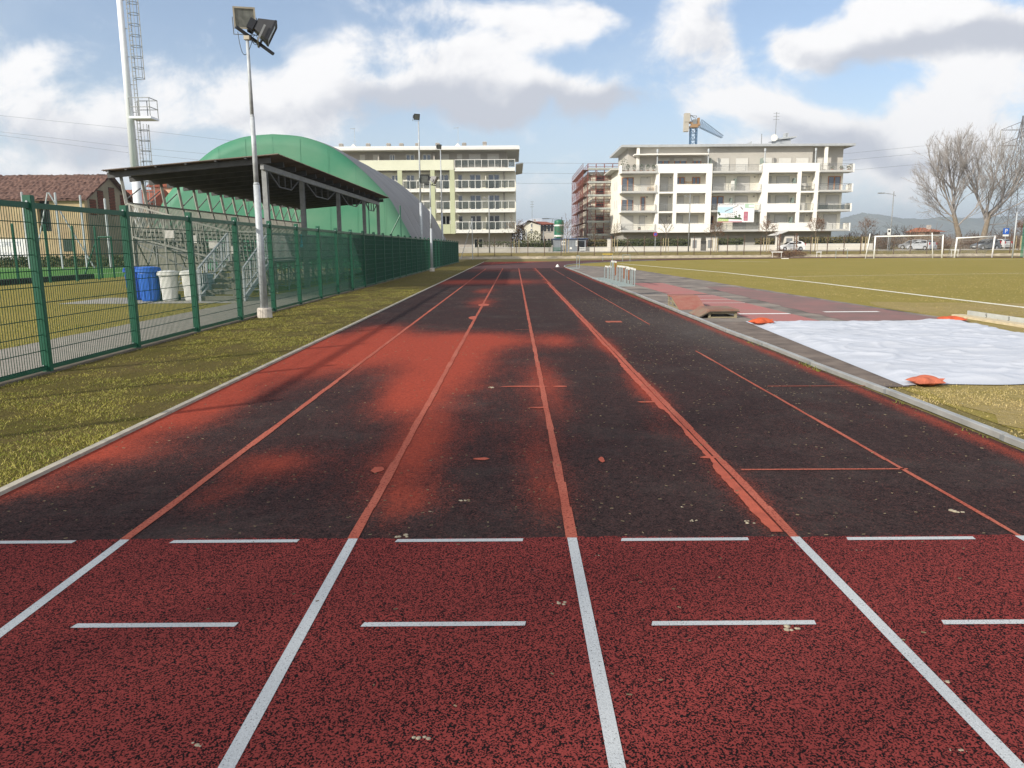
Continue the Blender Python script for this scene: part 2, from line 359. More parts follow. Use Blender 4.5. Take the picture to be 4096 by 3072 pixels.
def granule_mat(name, base, base2, speck, lo, hi, sc=70, sc2=1.2, chips=0):
    m, nt, p = newmat(name); c = coord(nt)
    v = noise(nt, c, sc, 3, .75)
    big = noise(nt, c, sc2, 6, .6)
    b = mixc(nt, mapr(nt, big, .3, .7), base, base2)
    v2 = noise(nt, c, sc * 2.6, 1, .5)
    b = mixc(nt, mapr(nt, v2, .35, .65, 0, .55), b, tuple(x * 1.35 for x in base))
    b = mixc(nt, mapr(nt, noise(nt, c, 2.3, 9, .75, .6), .6, .78, 0, .4), b, tuple(.5 * x + .06 for x in base))
    if chips:
        vo = nd(nt, 'ShaderNodeTexVoronoi'); vo.inputs['Scale'].default_value = chips; nt.links.new(c, vo.inputs['Vector'])
        v = mth(nt, 'ADD', mth(nt, 'MULTIPLY', vo.outputs['Color'], .72), mth(nt, 'MULTIPLY', v, .28)); lo, hi = .41, .52
    f = mapr(nt, mth(nt, 'ADD', v, mth(nt, 'MULTIPLY', mth(nt, 'SUBTRACT', big, .5), .12)), lo, hi)
    nt.links.new(mixc(nt, f, speck, b), p.inputs['Base Color']); p.inputs['Roughness'].default_value = .95; p.inputs['Specular IOR Level'].default_value = .1
    bump(nt, p, v, .3, .006); return m
m_near = granule_mat('red_granules', (.205, .034, .03), (.155, .029, .027), (.009, .005, .006), .455, .53, 122, chips=185)
me = MB(); edge = [(x, Y0 + .012 + random.uniform(-.009, .009) + .008 * math.sin(x * 3.1), .0165) for x in np.arange(XR, XL, -.03)]; pts_ = [(XL, -3, .0165), (XR, -3, .0165)] + edge + [(XL, Y0, .0165)]
me.add(pts_, [tuple(range(len(pts_)))]); me.build('running_track', m_near, kind='structure')
# the bend
bd = MB(); rr = []
for k in range(0, 49):
    a = math.pi * (1.02 - .9 * k / 48); rr.append([Vector((39.95 + r * math.cos(a), 60 + r * math.sin(a), .019)) for r in (36.1, 37.3, 38.5, 39.7, 40.9, 42.1, 43.3)])
bd.grid(rr); bd.build('track_bend', M('bend_surface', (.05, .02, .02), .85, .4, .5, col2=(.1, .03, .026), detail=8), kind='structure')
# white paint near the start
m_wl = granule_mat('white_track_paint', (.42, .44, .45), (.34, .36, .37), (.09, .08, .08), .33, .42, 110)
m_rl = granule_mat('red_lane_paint', (.31, .075, .048), (.38, .13, .09), (.13, .03, .026), .34, .5, 60)
wl = MB()
def mark(mb, x0, x1, y0, y1, z=.019): mb.add([(x0, y0, z), (x1, y0, z), (x1, y1, z), (x0, y1, z)], [(0, 1, 2, 3)])
for x in LX: mark(wl, x - .026, x + .026, -1, Y0)
for j in range(-1, 5):
    c = -1.53 + 1.22 * (j)
    for (yy, h) in ((3.9, .022), (2.97, .02)):
        q = [(c - .345, yy - h), (c + .345, yy - h + .004), (c + .35, yy + h), (c - .335, yy + h - .003)]
        wl.add([(a, b, .019) for a, b in q], [(0, 1, 2, 3)])
wl.build('lane_line', m_wl, kind='structure')
rl = MB()
for i, x in enumerate(LX):
    y = Y0
    while y < 84.5:
        y2 = min(84.6, y + .5); j = lambda: random.uniform(-.006, .006)
        w = .028 if i < 4 else .016
        if not (i == 4 and (11.4 < y < 15.2 or 40 < y < 42)): rl.add([(x - w + j(), y, .0185), (x + w + j(), y, .0185), (x + w + j(), y2, .0185), (x - w + j(), y2, .0185)], [(0, 1, 2, 3)])
        y = y2
for y0, x0, x1 in ((5.2, 1.6, 2.78), (8.45, 2.85, 3.95), (14.6, .0, .32), (14.6, 1.2, 1.6), (47, .4, 1.5), (52, -3, 3.8), (58, -3.2, 3.9)):
    mark(rl, x0, x1, y0 - .013, y0 + .013, .0185)
mark(rl, 1.92, 2.26, 15.9, 16.2, .0185)
rl.build('lane_line', m_rl, kind='structure')
# smeared orange glue strip beside the fourth line and loose patches
sm = MB(); y = 4.0; rowsm = []; rw = 0.0
while y < 34:
    rw = .8 * rw + .2 * random.uniform(-.06, .05) if y > 4 else 0; q = (1 if y < 5.3 or 7.2 < y < 10.2 else .45) if y < 12 else .8; a = 1.5 - .035 - .05 * q + rw * .5 + random.uniform(-.005, .005); b_ = 1.5 - .02 if y < 12 else a + .055; rowsm.append([Vector((a, y, .0200)), Vector((max(a + .004, b_), y, .0200))]); y += .05 if y < 12 else .25
sm.grid(rowsm)
for x, y, rx, ry in ((1040, 996, 20, 3), (1300, 998, 7, 7), (815, 1020, 14, 8), (1530, 993, 22, 3), (1020, 688, 8, 4), (1400, 872, 30, 2), (1165, 884, 22, 2), (1130, 838, 60, 1.6), (1210, 838, 18, 1.6), (1045, 660, 14, 3)):
    c = GV(x, y); a = GV(x + rx, y).x - c.x; b = abs(GV(x, y - ry).y - c.y); k = 11
    sm.add([(c.x + a * math.cos(t) * random.uniform(.7, 1.1), c.y + b * math.sin(t) * random.uniform(.6, 1.1), .0195) for t in [2 * math.pi * i / k for i in range(k)]], [tuple(range(k))])
sm.build('worn_patch', M('orange_binder', (.36, .075, .04), .75, .2, 12, bmp=.4, bscale=60), kind='structure')
# left concrete edging
ed = MB(); ed.box(-3.4, -3.34, -3, 84.9, 0, .04); ed.build('track_edging', M('pale_edging', (.36, .33, .27), .9, .25, 7, detail=9), kind='structure')
# ------------------------------------------------------------------ runways and tarmac inside the kerb
m_tar = M('old_tarmac', (.065, .058, .055), .95, .25, .9, col2=(.3, .255, .215), detail=10, bmp=.4, bscale=60)
sheet('tarmac', ragged([(4.05, 15.8), (9.45, 15.8), (9.3, 19), (8.9, 30), (8.3, 53), (7.6, 60), (5.2, 67), (4.1, 62)], .7, .05), .014, m_tar)
m_pink = M('pink_runway', (.36, .13, .12), .85, .25, 1.0, col2=(.3, .15, .13), detail=9, bmp=.2, bscale=90)
m_faint = M('faded_runway', (.25, .125, .115), .9, .3, .9, col2=(.15, .11, .1), detail=10)
sheet('runway', [(5.12, 15.95), (6.42, 15.95), (6.42, 24.8), (5.12, 24.8)], .019, m_pink)
sheet('runway', [(5.08, 25.2), (6.4, 25.2), (6.4, 33.2), (5.08, 33.2)], .019, m_pink)
sheet('runway', ragged([(6.9, 15.95), (9.2, 15.95), (9.0, 20), (8.5, 30), (7.4, 30)], .5, .06), .018, m_faint)
rb = MB()
for x0, x1, y0, w in ((5.2, 6.4, 17.7, .1), (7.35, 8.65, 18.1, .1), (5.2, 6.4, 24.2, .03), (5.2, 6.4, 22.6, .03), (5.2, 6.4, 21.2, .03)): mark(rb, x0, x1, y0 - w, y0 + w, .0235)
rb.build('takeoff_line', m_white, kind='structure')
# concrete strip between kerb and pit
sheet('pit_border', ragged([(4.0, 8.4), (4.42, 8.4), (4.9, 15.9), (4.05, 15.9)], .5, .03), .016, M('dirty_concrete', (.2, .16, .13), .95, .3, 3, col2=(.09, .07, .06), detail=10))
# pitch markings
tl = MB(); pts = [G(4200, 1249), G(4096, 1231), G(3700, 1184), G(3280, 1133), G(2900, 1091), G(2600, 1065), G(2481, 1055)]
for a, b in zip(pts, pts[1:]):
    d = (b - a).normalized(); nrm = Vector((-d.y, d.x, 0)) * .1
    tl.add([tuple(a - nrm)[:2] + (.011,), tuple(a + nrm)[:2] + (.011,), tuple(b + nrm)[:2] + (.011,), tuple(b - nrm)[:2] + (.011,)], [(0, 1, 2, 3)])
a, b = G(3150, 1106), G(4096, 1094)
for a, b, w in ((G(3150, 1107), G(4200, 1092), .05), (G(2880, 1045), G(3080, 1048), .12), (G(3650, 1041), G(4096, 1038), .1)):
    d = (b - a).normalized(); nrm = Vector((-d.y, d.x, 0)) * w
    tl.add([tuple(a - nrm)[:2] + (.011,), tuple(a + nrm)[:2] + (.011,), tuple(b + nrm)[:2] + (.011,), tuple(b - nrm)[:2] + (.011,)], [(0, 1, 2, 3)])
tl.build('pitch_line', M('chalk_line', (.68, .66, .56), .95, .2, 8), kind='structure')
# road and pavement on the far side
rd = MB(); rd.box(-80, 140, 110.6, 116.4, .6, .785); rd.build('road', M('road', (.2, .19, .18), .9, .12, 1), kind='structure')
pv = MB(); pv.box(-80, 140, 116.4, 117.4, .6, .9); pv.build('pavement', M('pavement', (.36, .34, .31), .9, .1, 2), kind='structure')
# ------------------------------------------------------------------ grass blades and litter (stuff)
_lat = rng.uniform(0, 1, (257, 257))
def vn(x, y, s):
    u, v = x / s + 1000, y / s + 1000; i, j = np.floor(u).astype(int), np.floor(v).astype(int); f, g = u - i, v - j; f, g = f * f * (3 - 2 * f), g * g * (3 - 2 * g)
    L = lambda a, b: _lat[a % 257, b % 257]
    return (L(i, j) * (1 - f) + L(i + 1, j) * f) * (1 - g) + (L(i, j + 1) * (1 - f) + L(i + 1, j + 1) * f) * g
def blades(name, mat, regions, hmin, hmax, w):
    V = []; n_tot = 0
    for (x0, x1, y0, y1, n, keep) in regions:
        x = rng.uniform(x0, x1, n)
        q = rng.uniform(0, 1, n)
        y = y0 * (y1 / y0) ** q                      # denser towards the camera
        if keep is not None:
            k = keep(x, y); x, y = x[k], y[k]
        cl = np.clip(.5 * vn(x, y, .45) + .35 * vn(x, y, .17) + .3 * vn(x, y, 1.3) - .08, 0, 1)
        k = rng.uniform(0, 1, len(x)) < np.clip(3.2 * cl - 1.0, .04, 1); x, y, cl = x[k], y[k], cl[k]; n = len(x)
        h = rng.uniform(hmin, hmax, n) * (.6 + .6 * cl); a = rng.uniform(0, 2 * np.pi, n); le = rng.uniform(.3, 1.3, n)
        ww = w * rng.uniform(.7, 1.4, n); dx, dy = np.cos(a), np.sin(a); b = rng.uniform(0, 2 * np.pi, n)
        p0 = np.stack([x - dx * ww, y - dy * ww, np.full(n, .004)], 1); p1 = np.stack([x + dx * ww, y + dy * ww, np.full(n, .004)], 1)
        p2 = np.stack([x + np.cos(b) * h * le, y + np.sin(b) * h * le, h], 1)
        V.append(np.stack([p0, p1, p2], 1).reshape(-1, 3))
    V = np.concatenate(V); n = len(V) // 3
    me = bpy.data.meshes.new(name); me.vertices.add(len(V)); me.vertices.foreach_set('co', V.ravel().astype(np.float32))
    me.loops.add(3 * n); me.loops.foreach_set('vertex_index', np.arange(3 * n, dtype=np.int32))
    me.polygons.add(n); me.polygons.foreach_set('loop_start', np.arange(0, 3 * n, 3, dtype=np.int32)); me.polygons.foreach_set('loop_total', np.full(n, 3, dtype=np.int32))
    me.update(); me.validate(); me.materials.append(mat)
    o = bpy.data.objects.new(name, me); COL.objects.link(o); o['kind'] = 'stuff'; return o
def blade_mat(name, c1, c2, c3):
    m, nt, p = newmat(name); c = coord(nt)
    a = mixc(nt, mapr(nt, noise(nt, c, 1.3, 5, .6), .35, .65), c1, c2)
    a = mixc(nt, mapr(nt, noise(nt, c, 60, 2, .6), .4, .66), a, c3)
    nt.links.new(a, p.inputs['Base Color']); p.inputs['Roughness'].default_value = .8; p.inputs['Specular IOR Level'].default_value = .15; return m
bv = blade_mat('verge_blade', (.145, .195, .022), (.3, .28, .04), (.44, .36, .13))
bd_ = blade_mat('dry_blade', (.32, .26, .07), (.4, .31, .12), (.52, .42, .23))
o = blades('verge_grass', bv, [(-6.05, -3.37, 4.0, 30, 130000, lambda x, y: (x < -3.42 - .9 * np.clip(vn(x, y, .8) - .35, 0, 1) * vn(x + 40, y, .23)) | (rng.uniform(0, 1, len(x)) < .12)), (-6.1, -3.42, 30, 80, 9000, None), (-3.5, -3.4, 4, 25, 3500, None), (-6.25, -5.95, 6, 40, 4000, None)], .008, .036, .0038)
tag(o, 'short olive green grass on the verge between the green fence and the track', 'grass')
o = blades('lawn_grass', bv, [(-20, -8.35, 9, 30, 22000, None), (-8.45, -8.25, 9, 40, 1500, None)], .02, .05, .007); tag(o, 'mown grass of the lawn behind the green mesh fence', 'grass')
o = blades('worn_grass', bd_, [(4.02, 9.3, 4.5, 8.6, 70000, None), (4.0, 4.12, 5, 16, 1200, None), (10.3, 15, 14.5, 20, 9000, None)], .010, .034, .0045)
tag(o, 'dry yellow grass beside the track kerb and the covered pit', 'grass')
o = blades('pitch_grass', bd_, [(9.6, 30, 17, 45, 26000, None)], .012, .03, .010); tag(o, 'short tan grass of the football pitch', 'grass')
o = blades('kerb_weeds', blade_mat('weed', (.12, .17, .02), (.16, .2, .03), (.2, .2, .05)), [(3.8, 3.9, 5, 13, 1600, lambda x, y: np.sin(y * 2.1) + np.sin(y * 5.3) > .5)], .02, .06, .006)
tag(o, 'green weeds growing along the foot of the track kerb', 'weeds')
# straw clippings on the track
n = 1400; V = []
x = rng.uniform(XL, XR, n); y = Y0 * (30 / Y0) ** rng.uniform(0, 1, n)
x = np.concatenate([x, rng.uniform(XL, XR, 60), rng.uniform(1.5, 3.9, 900)]); y = np.concatenate([y, rng.uniform(1.9, Y0, 60), rng.uniform(7, 24, 900)])
n = len(x); a = rng.normal(0, .5, n); L = rng.uniform(.002, .01, n) * (1 + y / 40); w = rng.uniform(.0007, .0014, n) * (1 + y / 40)
dx, dy = np.cos(a) * L, np.sin(a) * L; ex, ey = -np.sin(a) * w, np.cos(a) * w
z = np.full(n, .023)
V = np.stack([np.stack([x - dx - ex, y - dy - ey, z], 1), np.stack([x + dx - ex, y + dy - ey, z], 1), np.stack([x + dx + ex, y + dy + ey, z + .004], 1), np.stack([x - dx + ex, y - dy + ey, z + .004], 1)], 1).reshape(-1, 3)
me = bpy.data.meshes.new('straw'); me.from_pydata(V.tolist(), [], np.arange(4 * n).reshape(n, 4).tolist()); me.materials.append(M('straw', (.13, .105, .065), .9, .5, 9))
o = bpy.data.objects.new('straw', me); COL.objects.link(o); o['kind'] = 'stuff'; tag(o, 'dry grass clippings scattered over the dark track', 'clippings')
# dirt clumps
m_clump = M('pale_dirt', (.3, .26, .19), .95, .3, 60)
n_cl = 0
for x, y, s in ((1612, 1133, 1.), (2062, 1112, 1.1), (1720, 1367, 1.1), (1730, 1355, .5), (2050, 1480, .6), (2070, 1632, .5), (1210, 1310, .7), (427, 1618, .6), (905, 1604, .6), (862, 1165, 1.2), (996, 1086, .7), (1856, 1195, .5), (1294, 1206, .4), (1500, 1130, .5), (1475, 1100, .4), (930, 1110, .4), (1060, 840, 1.)):
    c = GV(x, y); mb = MB()
    for k in range(5):
        ox, oy = random.gauss(0, .022 * s), random.gauss(0, .012 * s); r = random.uniform(.006, .016) * s
        mb.lathe((c.x + ox, c.y + oy, .0145), [(r, 0), (r * .9, r * .25), (r * .4, r * .5)], 7)
    o = mb.build('dirt_clump', m_clump, smooth=True)
    tag(o, 'small pale clump of dried mud and grass lying on the track', 'dirt clump', 'dried clumps on the track'); n_cl += 1
# ================================================================== METALS
m_galv = M('galvanised_steel', (.4, .43, .45), .55, .2, 9, metal=.12, spec=.4, detail=9)
m_galvd = M('dull_steel', (.25, .26, .26), .6, .2, 5, metal=.4)
m_green = M('green_paint', (.0105, .088, .05), .42, .1, 4, spec=.4)
m_black = M('black_paint', (.012, .013, .016), .4, .2, 8, spec=.5)
m_beige = M('beige_metal', (.4, .36, .28), .5, .1, 10)
m_conc = MATS['concrete']
# ------------------------------------------------------------------ green mesh fence
FX = -6.1; PS = 2.37; FY = [9.77 + PS * k for k in range(-2, 32)]
f = thing('mesh_fence', 'long green welded mesh fence running beside the track verge', 'fence', (FX, FY[0], 0))
p0 = None; pan0 = None; r0_ = None
FH = 2.2
for k, y in enumerate(FY):
    if k == 0:
        p = MB().box(FX - .055, FX + .055, y - .04, y + .04, 0, FH + .06).build('post', m_green, f, bevel=.006)
        b = MB(); b.tube((FX, y - .042, FH - .02), (FX, y - .05, FH - .02), .014, n=8); b.tube((FX - .03, y - .042, .1), (FX - .03, y - .05, .1), .012, n=8)
        b.build('bolt', m_galv, p); p0 = p
    else:
        c = copy_tree(p0, f); c.location = (0, y - FY[0], 0)
for k, y in enumerate(FY[:-1]):
    if k == 0:
        pm = MB(); n = 47
        for i in range(n):
            yy = y + .035 + (PS - .07) * (i + .5) / n; pm.tube((FX, yy, .08), (FX, yy, FH - .06), .0045, n=4, caps=False)
        for i in range(11):
            z = .1 + i * .203
            pm.tube((FX + .006, y - .02, z), (FX + .006, y + PS + .02, z), .0058, n=4, caps=False)
        pan0 = pm.build('mesh_panel', M('mesh_green', (.007, .06, .034), .5, .1, 4, spec=.3), f)
        rl_ = MB(); rl_.box(FX - .03, FX + .03, y + .04, y + PS - .04, FH - .1, FH - .03); r0_ = rl_.build('top_rail', m_green, f)
        rl_ = MB(); rl_.box(FX - .025, FX + .025, y + .04, y + PS - .04, .05, .095); r1_ = rl_.build('bottom_rail', m_green, f)
    else:
        for q in (pan0, r0_, r1_):
            c = copy_tree(q, f); c.location = (0, y - FY[0], 0)
# cross fence at the far end is hidden by perspective
# ------------------------------------------------------------------ floodlights and poles
m_glass = M('lamp_glass', (.16, .17, .16), .15, .3, 9, spec=.6)
def floodlight(parent, org, direction, up=(0, 0, 1), s=1., frame=None, roll=0.):
    """box floodlight whose face looks along direction"""
    d = Vector(direction).normalized(); u = Vector(up); rgt = d.cross(u).normalized(); u = rgt.cross(d)
    q = Quaternion(d, roll); rgt = q @ rgt; u = q @ u; o = Vector(org)
    def T(v): return o + rgt * v.x * s + u * v.y * s + d * v.z * s
    w, h = .235, .225
    mb = MB()
    b, fr = [(-.13, -.12), (.13, -.12), (.13, .1), (-.13, .1)], [(-w, -h), (w, -h), (w, h), (-w, h)]
    vs_ = [Vector((x, y, -.34)) for x, y in b] + [Vector((x * .96, y * .96, -.02)) for x, y in fr]
    mb.add(vs_, [(3, 2, 1, 0), (4, 5, 6, 7)] + [(k, (k + 1) % 4, 4 + (k + 1) % 4, 4 + k) for k in range(4)])
    mb.box(-.15, .15, -.17, .04, -.47, -.342)
    for k in range(6): mb.box(-.15 + k * .05, -.14 + k * .05, -.19, -.171, -.46, -.35)
    hs = mb.xf(T).build('housing', m_black, parent)
    mb = MB(); t = .035
    for a in ((-w, w, -h, -h + t), (-w, w, h - t, h), (-w, -w + t, -h + t, h - t), (w - t, w, -h + t, h - t)): mb.box(a[0], a[1], a[2], a[3], -.018, .022)
    mb.xf(T).build('bezel', frame or m_black, parent)
    MB().box(-w + t, w - t, -h + t, h - t, -.015, .004).xf(T).build('lens', m_glass, parent)
    mb = MB(); mb.box(-w - .03, -w - .012, -h - .1, .02, -.17, -.13); mb.box(w + .012, w + .03, -h - .1, .02, -.17, -.13); mb.box(-w - .03, w + .03, -h - .115, -h - .1, -.17, -.13)
    mb.xf(T).build('bracket', m_galvd, parent)
LY = 17.67; LB = G(1069, 1268); LB = Vector((LB.x, LY, 0))
ztop = D(1015, 150, LY).z
def lamp_pole(name, label, base, zt, group):
    t = thing(name, label, 'floodlight pole', base, group)
    b = Vector(base)
    m = MB(); m.lathe(b, [(.17, 0), (.165, .2), (.15, .23)], 20); m.build('footing', M('white_concrete', (.55, .5, .44), .9, .2, 8), t, smooth=False)
    m = MB(); z1, z2 = zt * .49, zt * .73
    m.tube(b + Vector((0, 0, .2)), b + Vector((0, 0, z1)), .088, .07, 20); m.tube(b + Vector((0, 0, z1)), b + Vector((0, 0, z1 + .05)), .07, .055, 20)
    m.tube(b + Vector((0, 0, z1 + .05)), b + Vector((0, 0, z2)), .055, .05, 20); m.tube(b + Vector((0, 0, z2)), b + Vector((0, 0, z2 + .04)), .05, .04, 20); m.tube(b + Vector((0, 0, z2 + .04)), b + Vector((0, 0, zt)), .04, .033, 20)
    m.build('pole', m_galv, t, smooth=True)
    return t
t = lamp_pole('floodlight_pole', 'grey steel floodlight pole nearest the camera, with one pale and one black lamp', LB, ztop, 'floodlight poles')
a, b = D(950, 112, LY), D(1066, 194, LY); b.y += .5; a.y -= .1
mid = Vector((LB.x, LY, ztop))
MB().bar(a, b, .07, .05).build('crossarm', m_black, t)
m = MB(); m.box(LB.x - .06, LB.x + .06, LY - .06, LY + .06, ztop - .05, ztop + .03); m.build('pole_cap', m_beige, t)
q0 = D(978, 72, LY); floodlight(t, q0, (.34, -1, -.22), s=.98, frame=m_beige, roll=.03)
q1 = D(1087, 134, LY + .25); floodlight(t, q1, (.92, .25, -.5), s=1.05, roll=-.05)
m = MB(); c0 = D(951, 127, LY); c1 = D(1012, 148, LY); pts = []
for k in range(15):
    s_ = k / 14; pts.append(c0.lerp(c1, s_) + Vector((-.05 * math.sin(s_ * 3.1), 0, -.42 * math.sin(math.pi * s_) ** .8)))
m.path(pts, .007, 5)
for k in range(2): m.ring(c1 + Vector((.02 + .05 * k, 0, -.03 - .03 * k)), (.2, 1, 0), .08 + .02 * k, .006, 14)
m.build('cable', m_black, t)
# second lamp
B2 = Vector((-5.6, 52, 0)); z2t = D(1722, 735, 52).z
t = lamp_pole('floodlight_pole', 'second grey floodlight pole further along the verge, with paired black lamps', B2, z2t, 'floodlight poles')
MB().bar((-5.95, 52, z2t - .02), (-5.2, 52.2, z2t - .1), .06).build('crossarm', m_black, t)
floodlight(t, (-5.95, 51.9, z2t + .3), (.4, -1, -.1), s=1.25); floodlight(t, (-5.2, 52.1, z2t + .22), (1, -.1, -.5), s=1.15)
for (sx, sy, Y, lab) in ((1672, 465, 64, 'tall thin pole with a small black floodlight behind the mesh fence, taller in view'), (1764, 585, 82.5, 'tall thin pole with a small black floodlight at the grey end of the green dome')):
    tp = D(sx, sy, Y); base = Vector((-7.7, Y, 0)); tp = Vector((-7.7, Y, tp.z - .4))
    t = thing('floodlight_pole', lab, 'floodlight pole', base, 'floodlight poles')
    m = MB(); m.tube(base, base + Vector((0, 0, tp.z * .45)), .13, .1, 12); m.tube(base + Vector((0, 0, tp.z * .45)), tp, .075, .045, 12); m.build('pole', m_galv, t, smooth=True)
    floodlight(t, tp + Vector((-.12, 0, .35)), (.5, -1, -.4), s=1.05)
# ------------------------------------------------------------------ tall stadium mast with ladder
MY = 73; MXY = Vector((D(560, 900, MY).x, MY, 0)); MH = 27
t = thing('stadium_mast', 'tall white steel floodlight mast with caged ladder and small platform behind the grandstand', 'mast', MXY)
m_mast = M('white_steel', (.72, .74, .77), .4, .04, 3, spec=.4)
m = MB(); m.tube(MXY, MXY + Vector((0, 0, 9)), .48, .36, 24); m.tube(MXY + Vector((0, 0, 9)), MXY + Vector((0, 0, MH)), .36, .24, 24); m.build('shaft', m_mast, t, smooth=True)
m = MB(); m.lathe(MXY, [(.9, 0), (.9, .5), (.75, .55), (.55, 1.8)], 20); m.build('footing', m_conc, t)
lx = MXY.x + .72; m = MB()
for dx in (-.2, .2): m.bar((lx + dx * .2, MY + dx, 1), (lx + dx * .2, MY + dx, MH), .055)
z = 1.2
while z < MH - .2: m.bar((lx - .2, MY, z), (lx + .18, MY, z), .045); z += .38
z = 2
while z < MH: m.bar((MXY.x, MY, z), (lx, MY, z), .05); z += 2.4
m.build('ladder', m_galvd, t)
zp = D(660, 470 * 1.0, MY).z
m = MB()
def cage(z0, z1):
    z = z0
    while z <= z1 + .01: m.ring((lx + .45, MY, z), (0, 0, 1), .45, .028, 12, 4); z += .92
    for a in (-1.2, -.5, .2, .9): m.bar((lx + .45 + .45 * math.cos(a), MY + .45 * math.sin(a), z0), (lx + .45 + .45 * math.cos(a), MY + .45 * math.sin(a), z1), .035)
cage(3.2, zp - .6); cage(zp + 3.4, MH); m.build('ladder_cage', m_galvd, t)
m = MB(); m.box(MXY.x + .3, MXY.x + 2.3, MY - .9, MY + .8, zp - .2, zp); m.build('platform', m_mast, t)
m = MB()
for x in (MXY.x + .4, MXY.x + 1.3, MXY.x + 2.25):
    for y in (MY - .85, MY + .75): m.bar((x, y, zp), (x, y, zp + 1.6), .06)
for z in (zp + .8, zp + 1.6):
    for y in (MY - .85, MY + .75): m.bar((MXY.x + .4, y, z), (MXY.x + 2.25, y, z), .06)
    m.bar((MXY.x + 2.25, MY - .85, z), (MXY.x + 2.25, MY + .75, z), .06)
m.build('guardrail', m_galvd, t)
# ------------------------------------------------------------------ grandstand
GY0, GY1 = 26.0, 48.6; XFR, XBK = -7.8, -13.7
zF = D(1100, 615, GY0).z; zB = D(398, 681, GY0).z
st = thing('grandstand', 'small covered grandstand with dark corrugated roof and grey steel bleachers behind the fence', 'grandstand', (-10.5, 37, 0))
def zr(x): return zB + (zF - zB) * (x - XBK) / (XFR - XBK)
m = MB(); rows = []; n = int((GY1 - GY0) / .04)
for i in range(n + 1):
    y = GY0 + (GY1 - GY0) * i / n; w = .022 * math.sin(2 * math.pi * y / .17)
    rows.append([Vector((x, y, zr(x) + w)) for x in (XBK, -10.75, XFR)])
m.grid(rows); m.grid([[v + Vector((0, 0, -.008)) for v in r] for r in rows])
m_roof = M('dark_roof_sheet', (.13, .1, .078), .8, .3, 1.2, detail=8)
m.build('roof', m_roof, st, smooth=True)
m_dkst = M('dark_steel', (.075, .078, .08), .6, .2, 3, metal=.3)
raf = None; NB = 15; bay = (GY1 - GY0 - .5) / NB
for k in range(NB + 1):
    y = GY0 + .3 + (GY1 - GY0 - .4) / NB * k
    if raf is None:
        m = MB(); m.bar((XFR - .35, y, zr(XFR - .35) - .14), (XBK + .05, y, zr(XBK) - .14), .09, .18); raf = m.build('rafter', m_dkst, st)
    else:
        c = copy_tree(raf, st); c.location = (0, (GY1 - GY0 - .4) / NB * k, 0)
m = MB()
for x in (-8.9, -9.9, -10.9, -11.9, -12.9, -13.5): m.bar((x, GY0 + .02, zr(x) - .035), (x, GY1 - .02, zr(x) - .035), .07, .05)
m.build('purlins', m_dkst, st)
CX_ = -8.45; CYS = [26.55, 31.1, 37.4, 43.7, 48.2]; zb = zr(CX_) - .23
MB().bar((CX_, 26.3, zb - .09), (CX_, 48.45, zb - .09), .12, .18).build('front_beam', m_galvd, st)
c0 = None
for k, y in enumerate(CYS):
    if c0 is None:
        m = MB(); m.box(CX_ - .08, CX_ + .08, y - .1, y - .085, 0, zb - .18); m.box(CX_ - .08, CX_ + .08, y + .085, y + .1, 0, zb - .18); m.box(CX_ - .012, CX_ + .012, y - .085, y + .085, 0, zb - .18); m.box(CX_ - .16, CX_ + .16, y - .16, y + .16, 0, .02)
        c0 = m.build('column', m_galvd, st)
    else:
        c = copy_tree(c0, st); c.location = (0, y - CYS[0], 0)
for ya, yb in zip(CYS, CYS[1:]):
    m = MB(); L = yb - ya; zt = zb - .2; zl = zt - .42
    a, b, cc, d_, e = ya + L * .1, ya + L * .33, ya + L * .5, ya + L * .67, ya + L * .9
    m.bar((CX_, a, zt), (CX_, b, zl), .05); m.bar((CX_, b, zl), (CX_, d_, zl), .04); m.bar((CX_, d_, zl), (CX_, e, zt), .04)
    for y in (b, cc, d_): m.bar((CX_, y, zt), (CX_, y, zl), .045)
    m.build('truss', m_dkst, st)
# tiers
m_seat = M('grey_plank', (.18, .175, .15), .8, .15, 3)
m_deck = M('steel_deck', (.13, .135, .135), .7, .15, 3, metal=.2)
TY0, TY1 = 26.12, 48.4
TX = [-9.75, -10.45, -11.15, -11.85, -12.55]; TZ = [1.28, 1.47, 1.66, 1.85, 2.04]
m = MB(); m.box(-9.6, -8.55, 25.7, TY1, 1.1, 1.16)
for x, z in zip(TX, TZ): m.box(x - .35, x + .12, TY0, TY1, z - .32 + .08, z - .28 + .08)
m.build('decking', m_deck, st)
for x, z in zip(TX, TZ):
    m = MB(); m.box(x - .16, x + .1, TY0, TY1, z + .1, z + .14)
    y = TY0 + .1
    while y < TY1: m.box(x - .02, x + .02, y, y + .05, z - .2, z + .1); y += bay
    m.build('bench', m_seat, st)
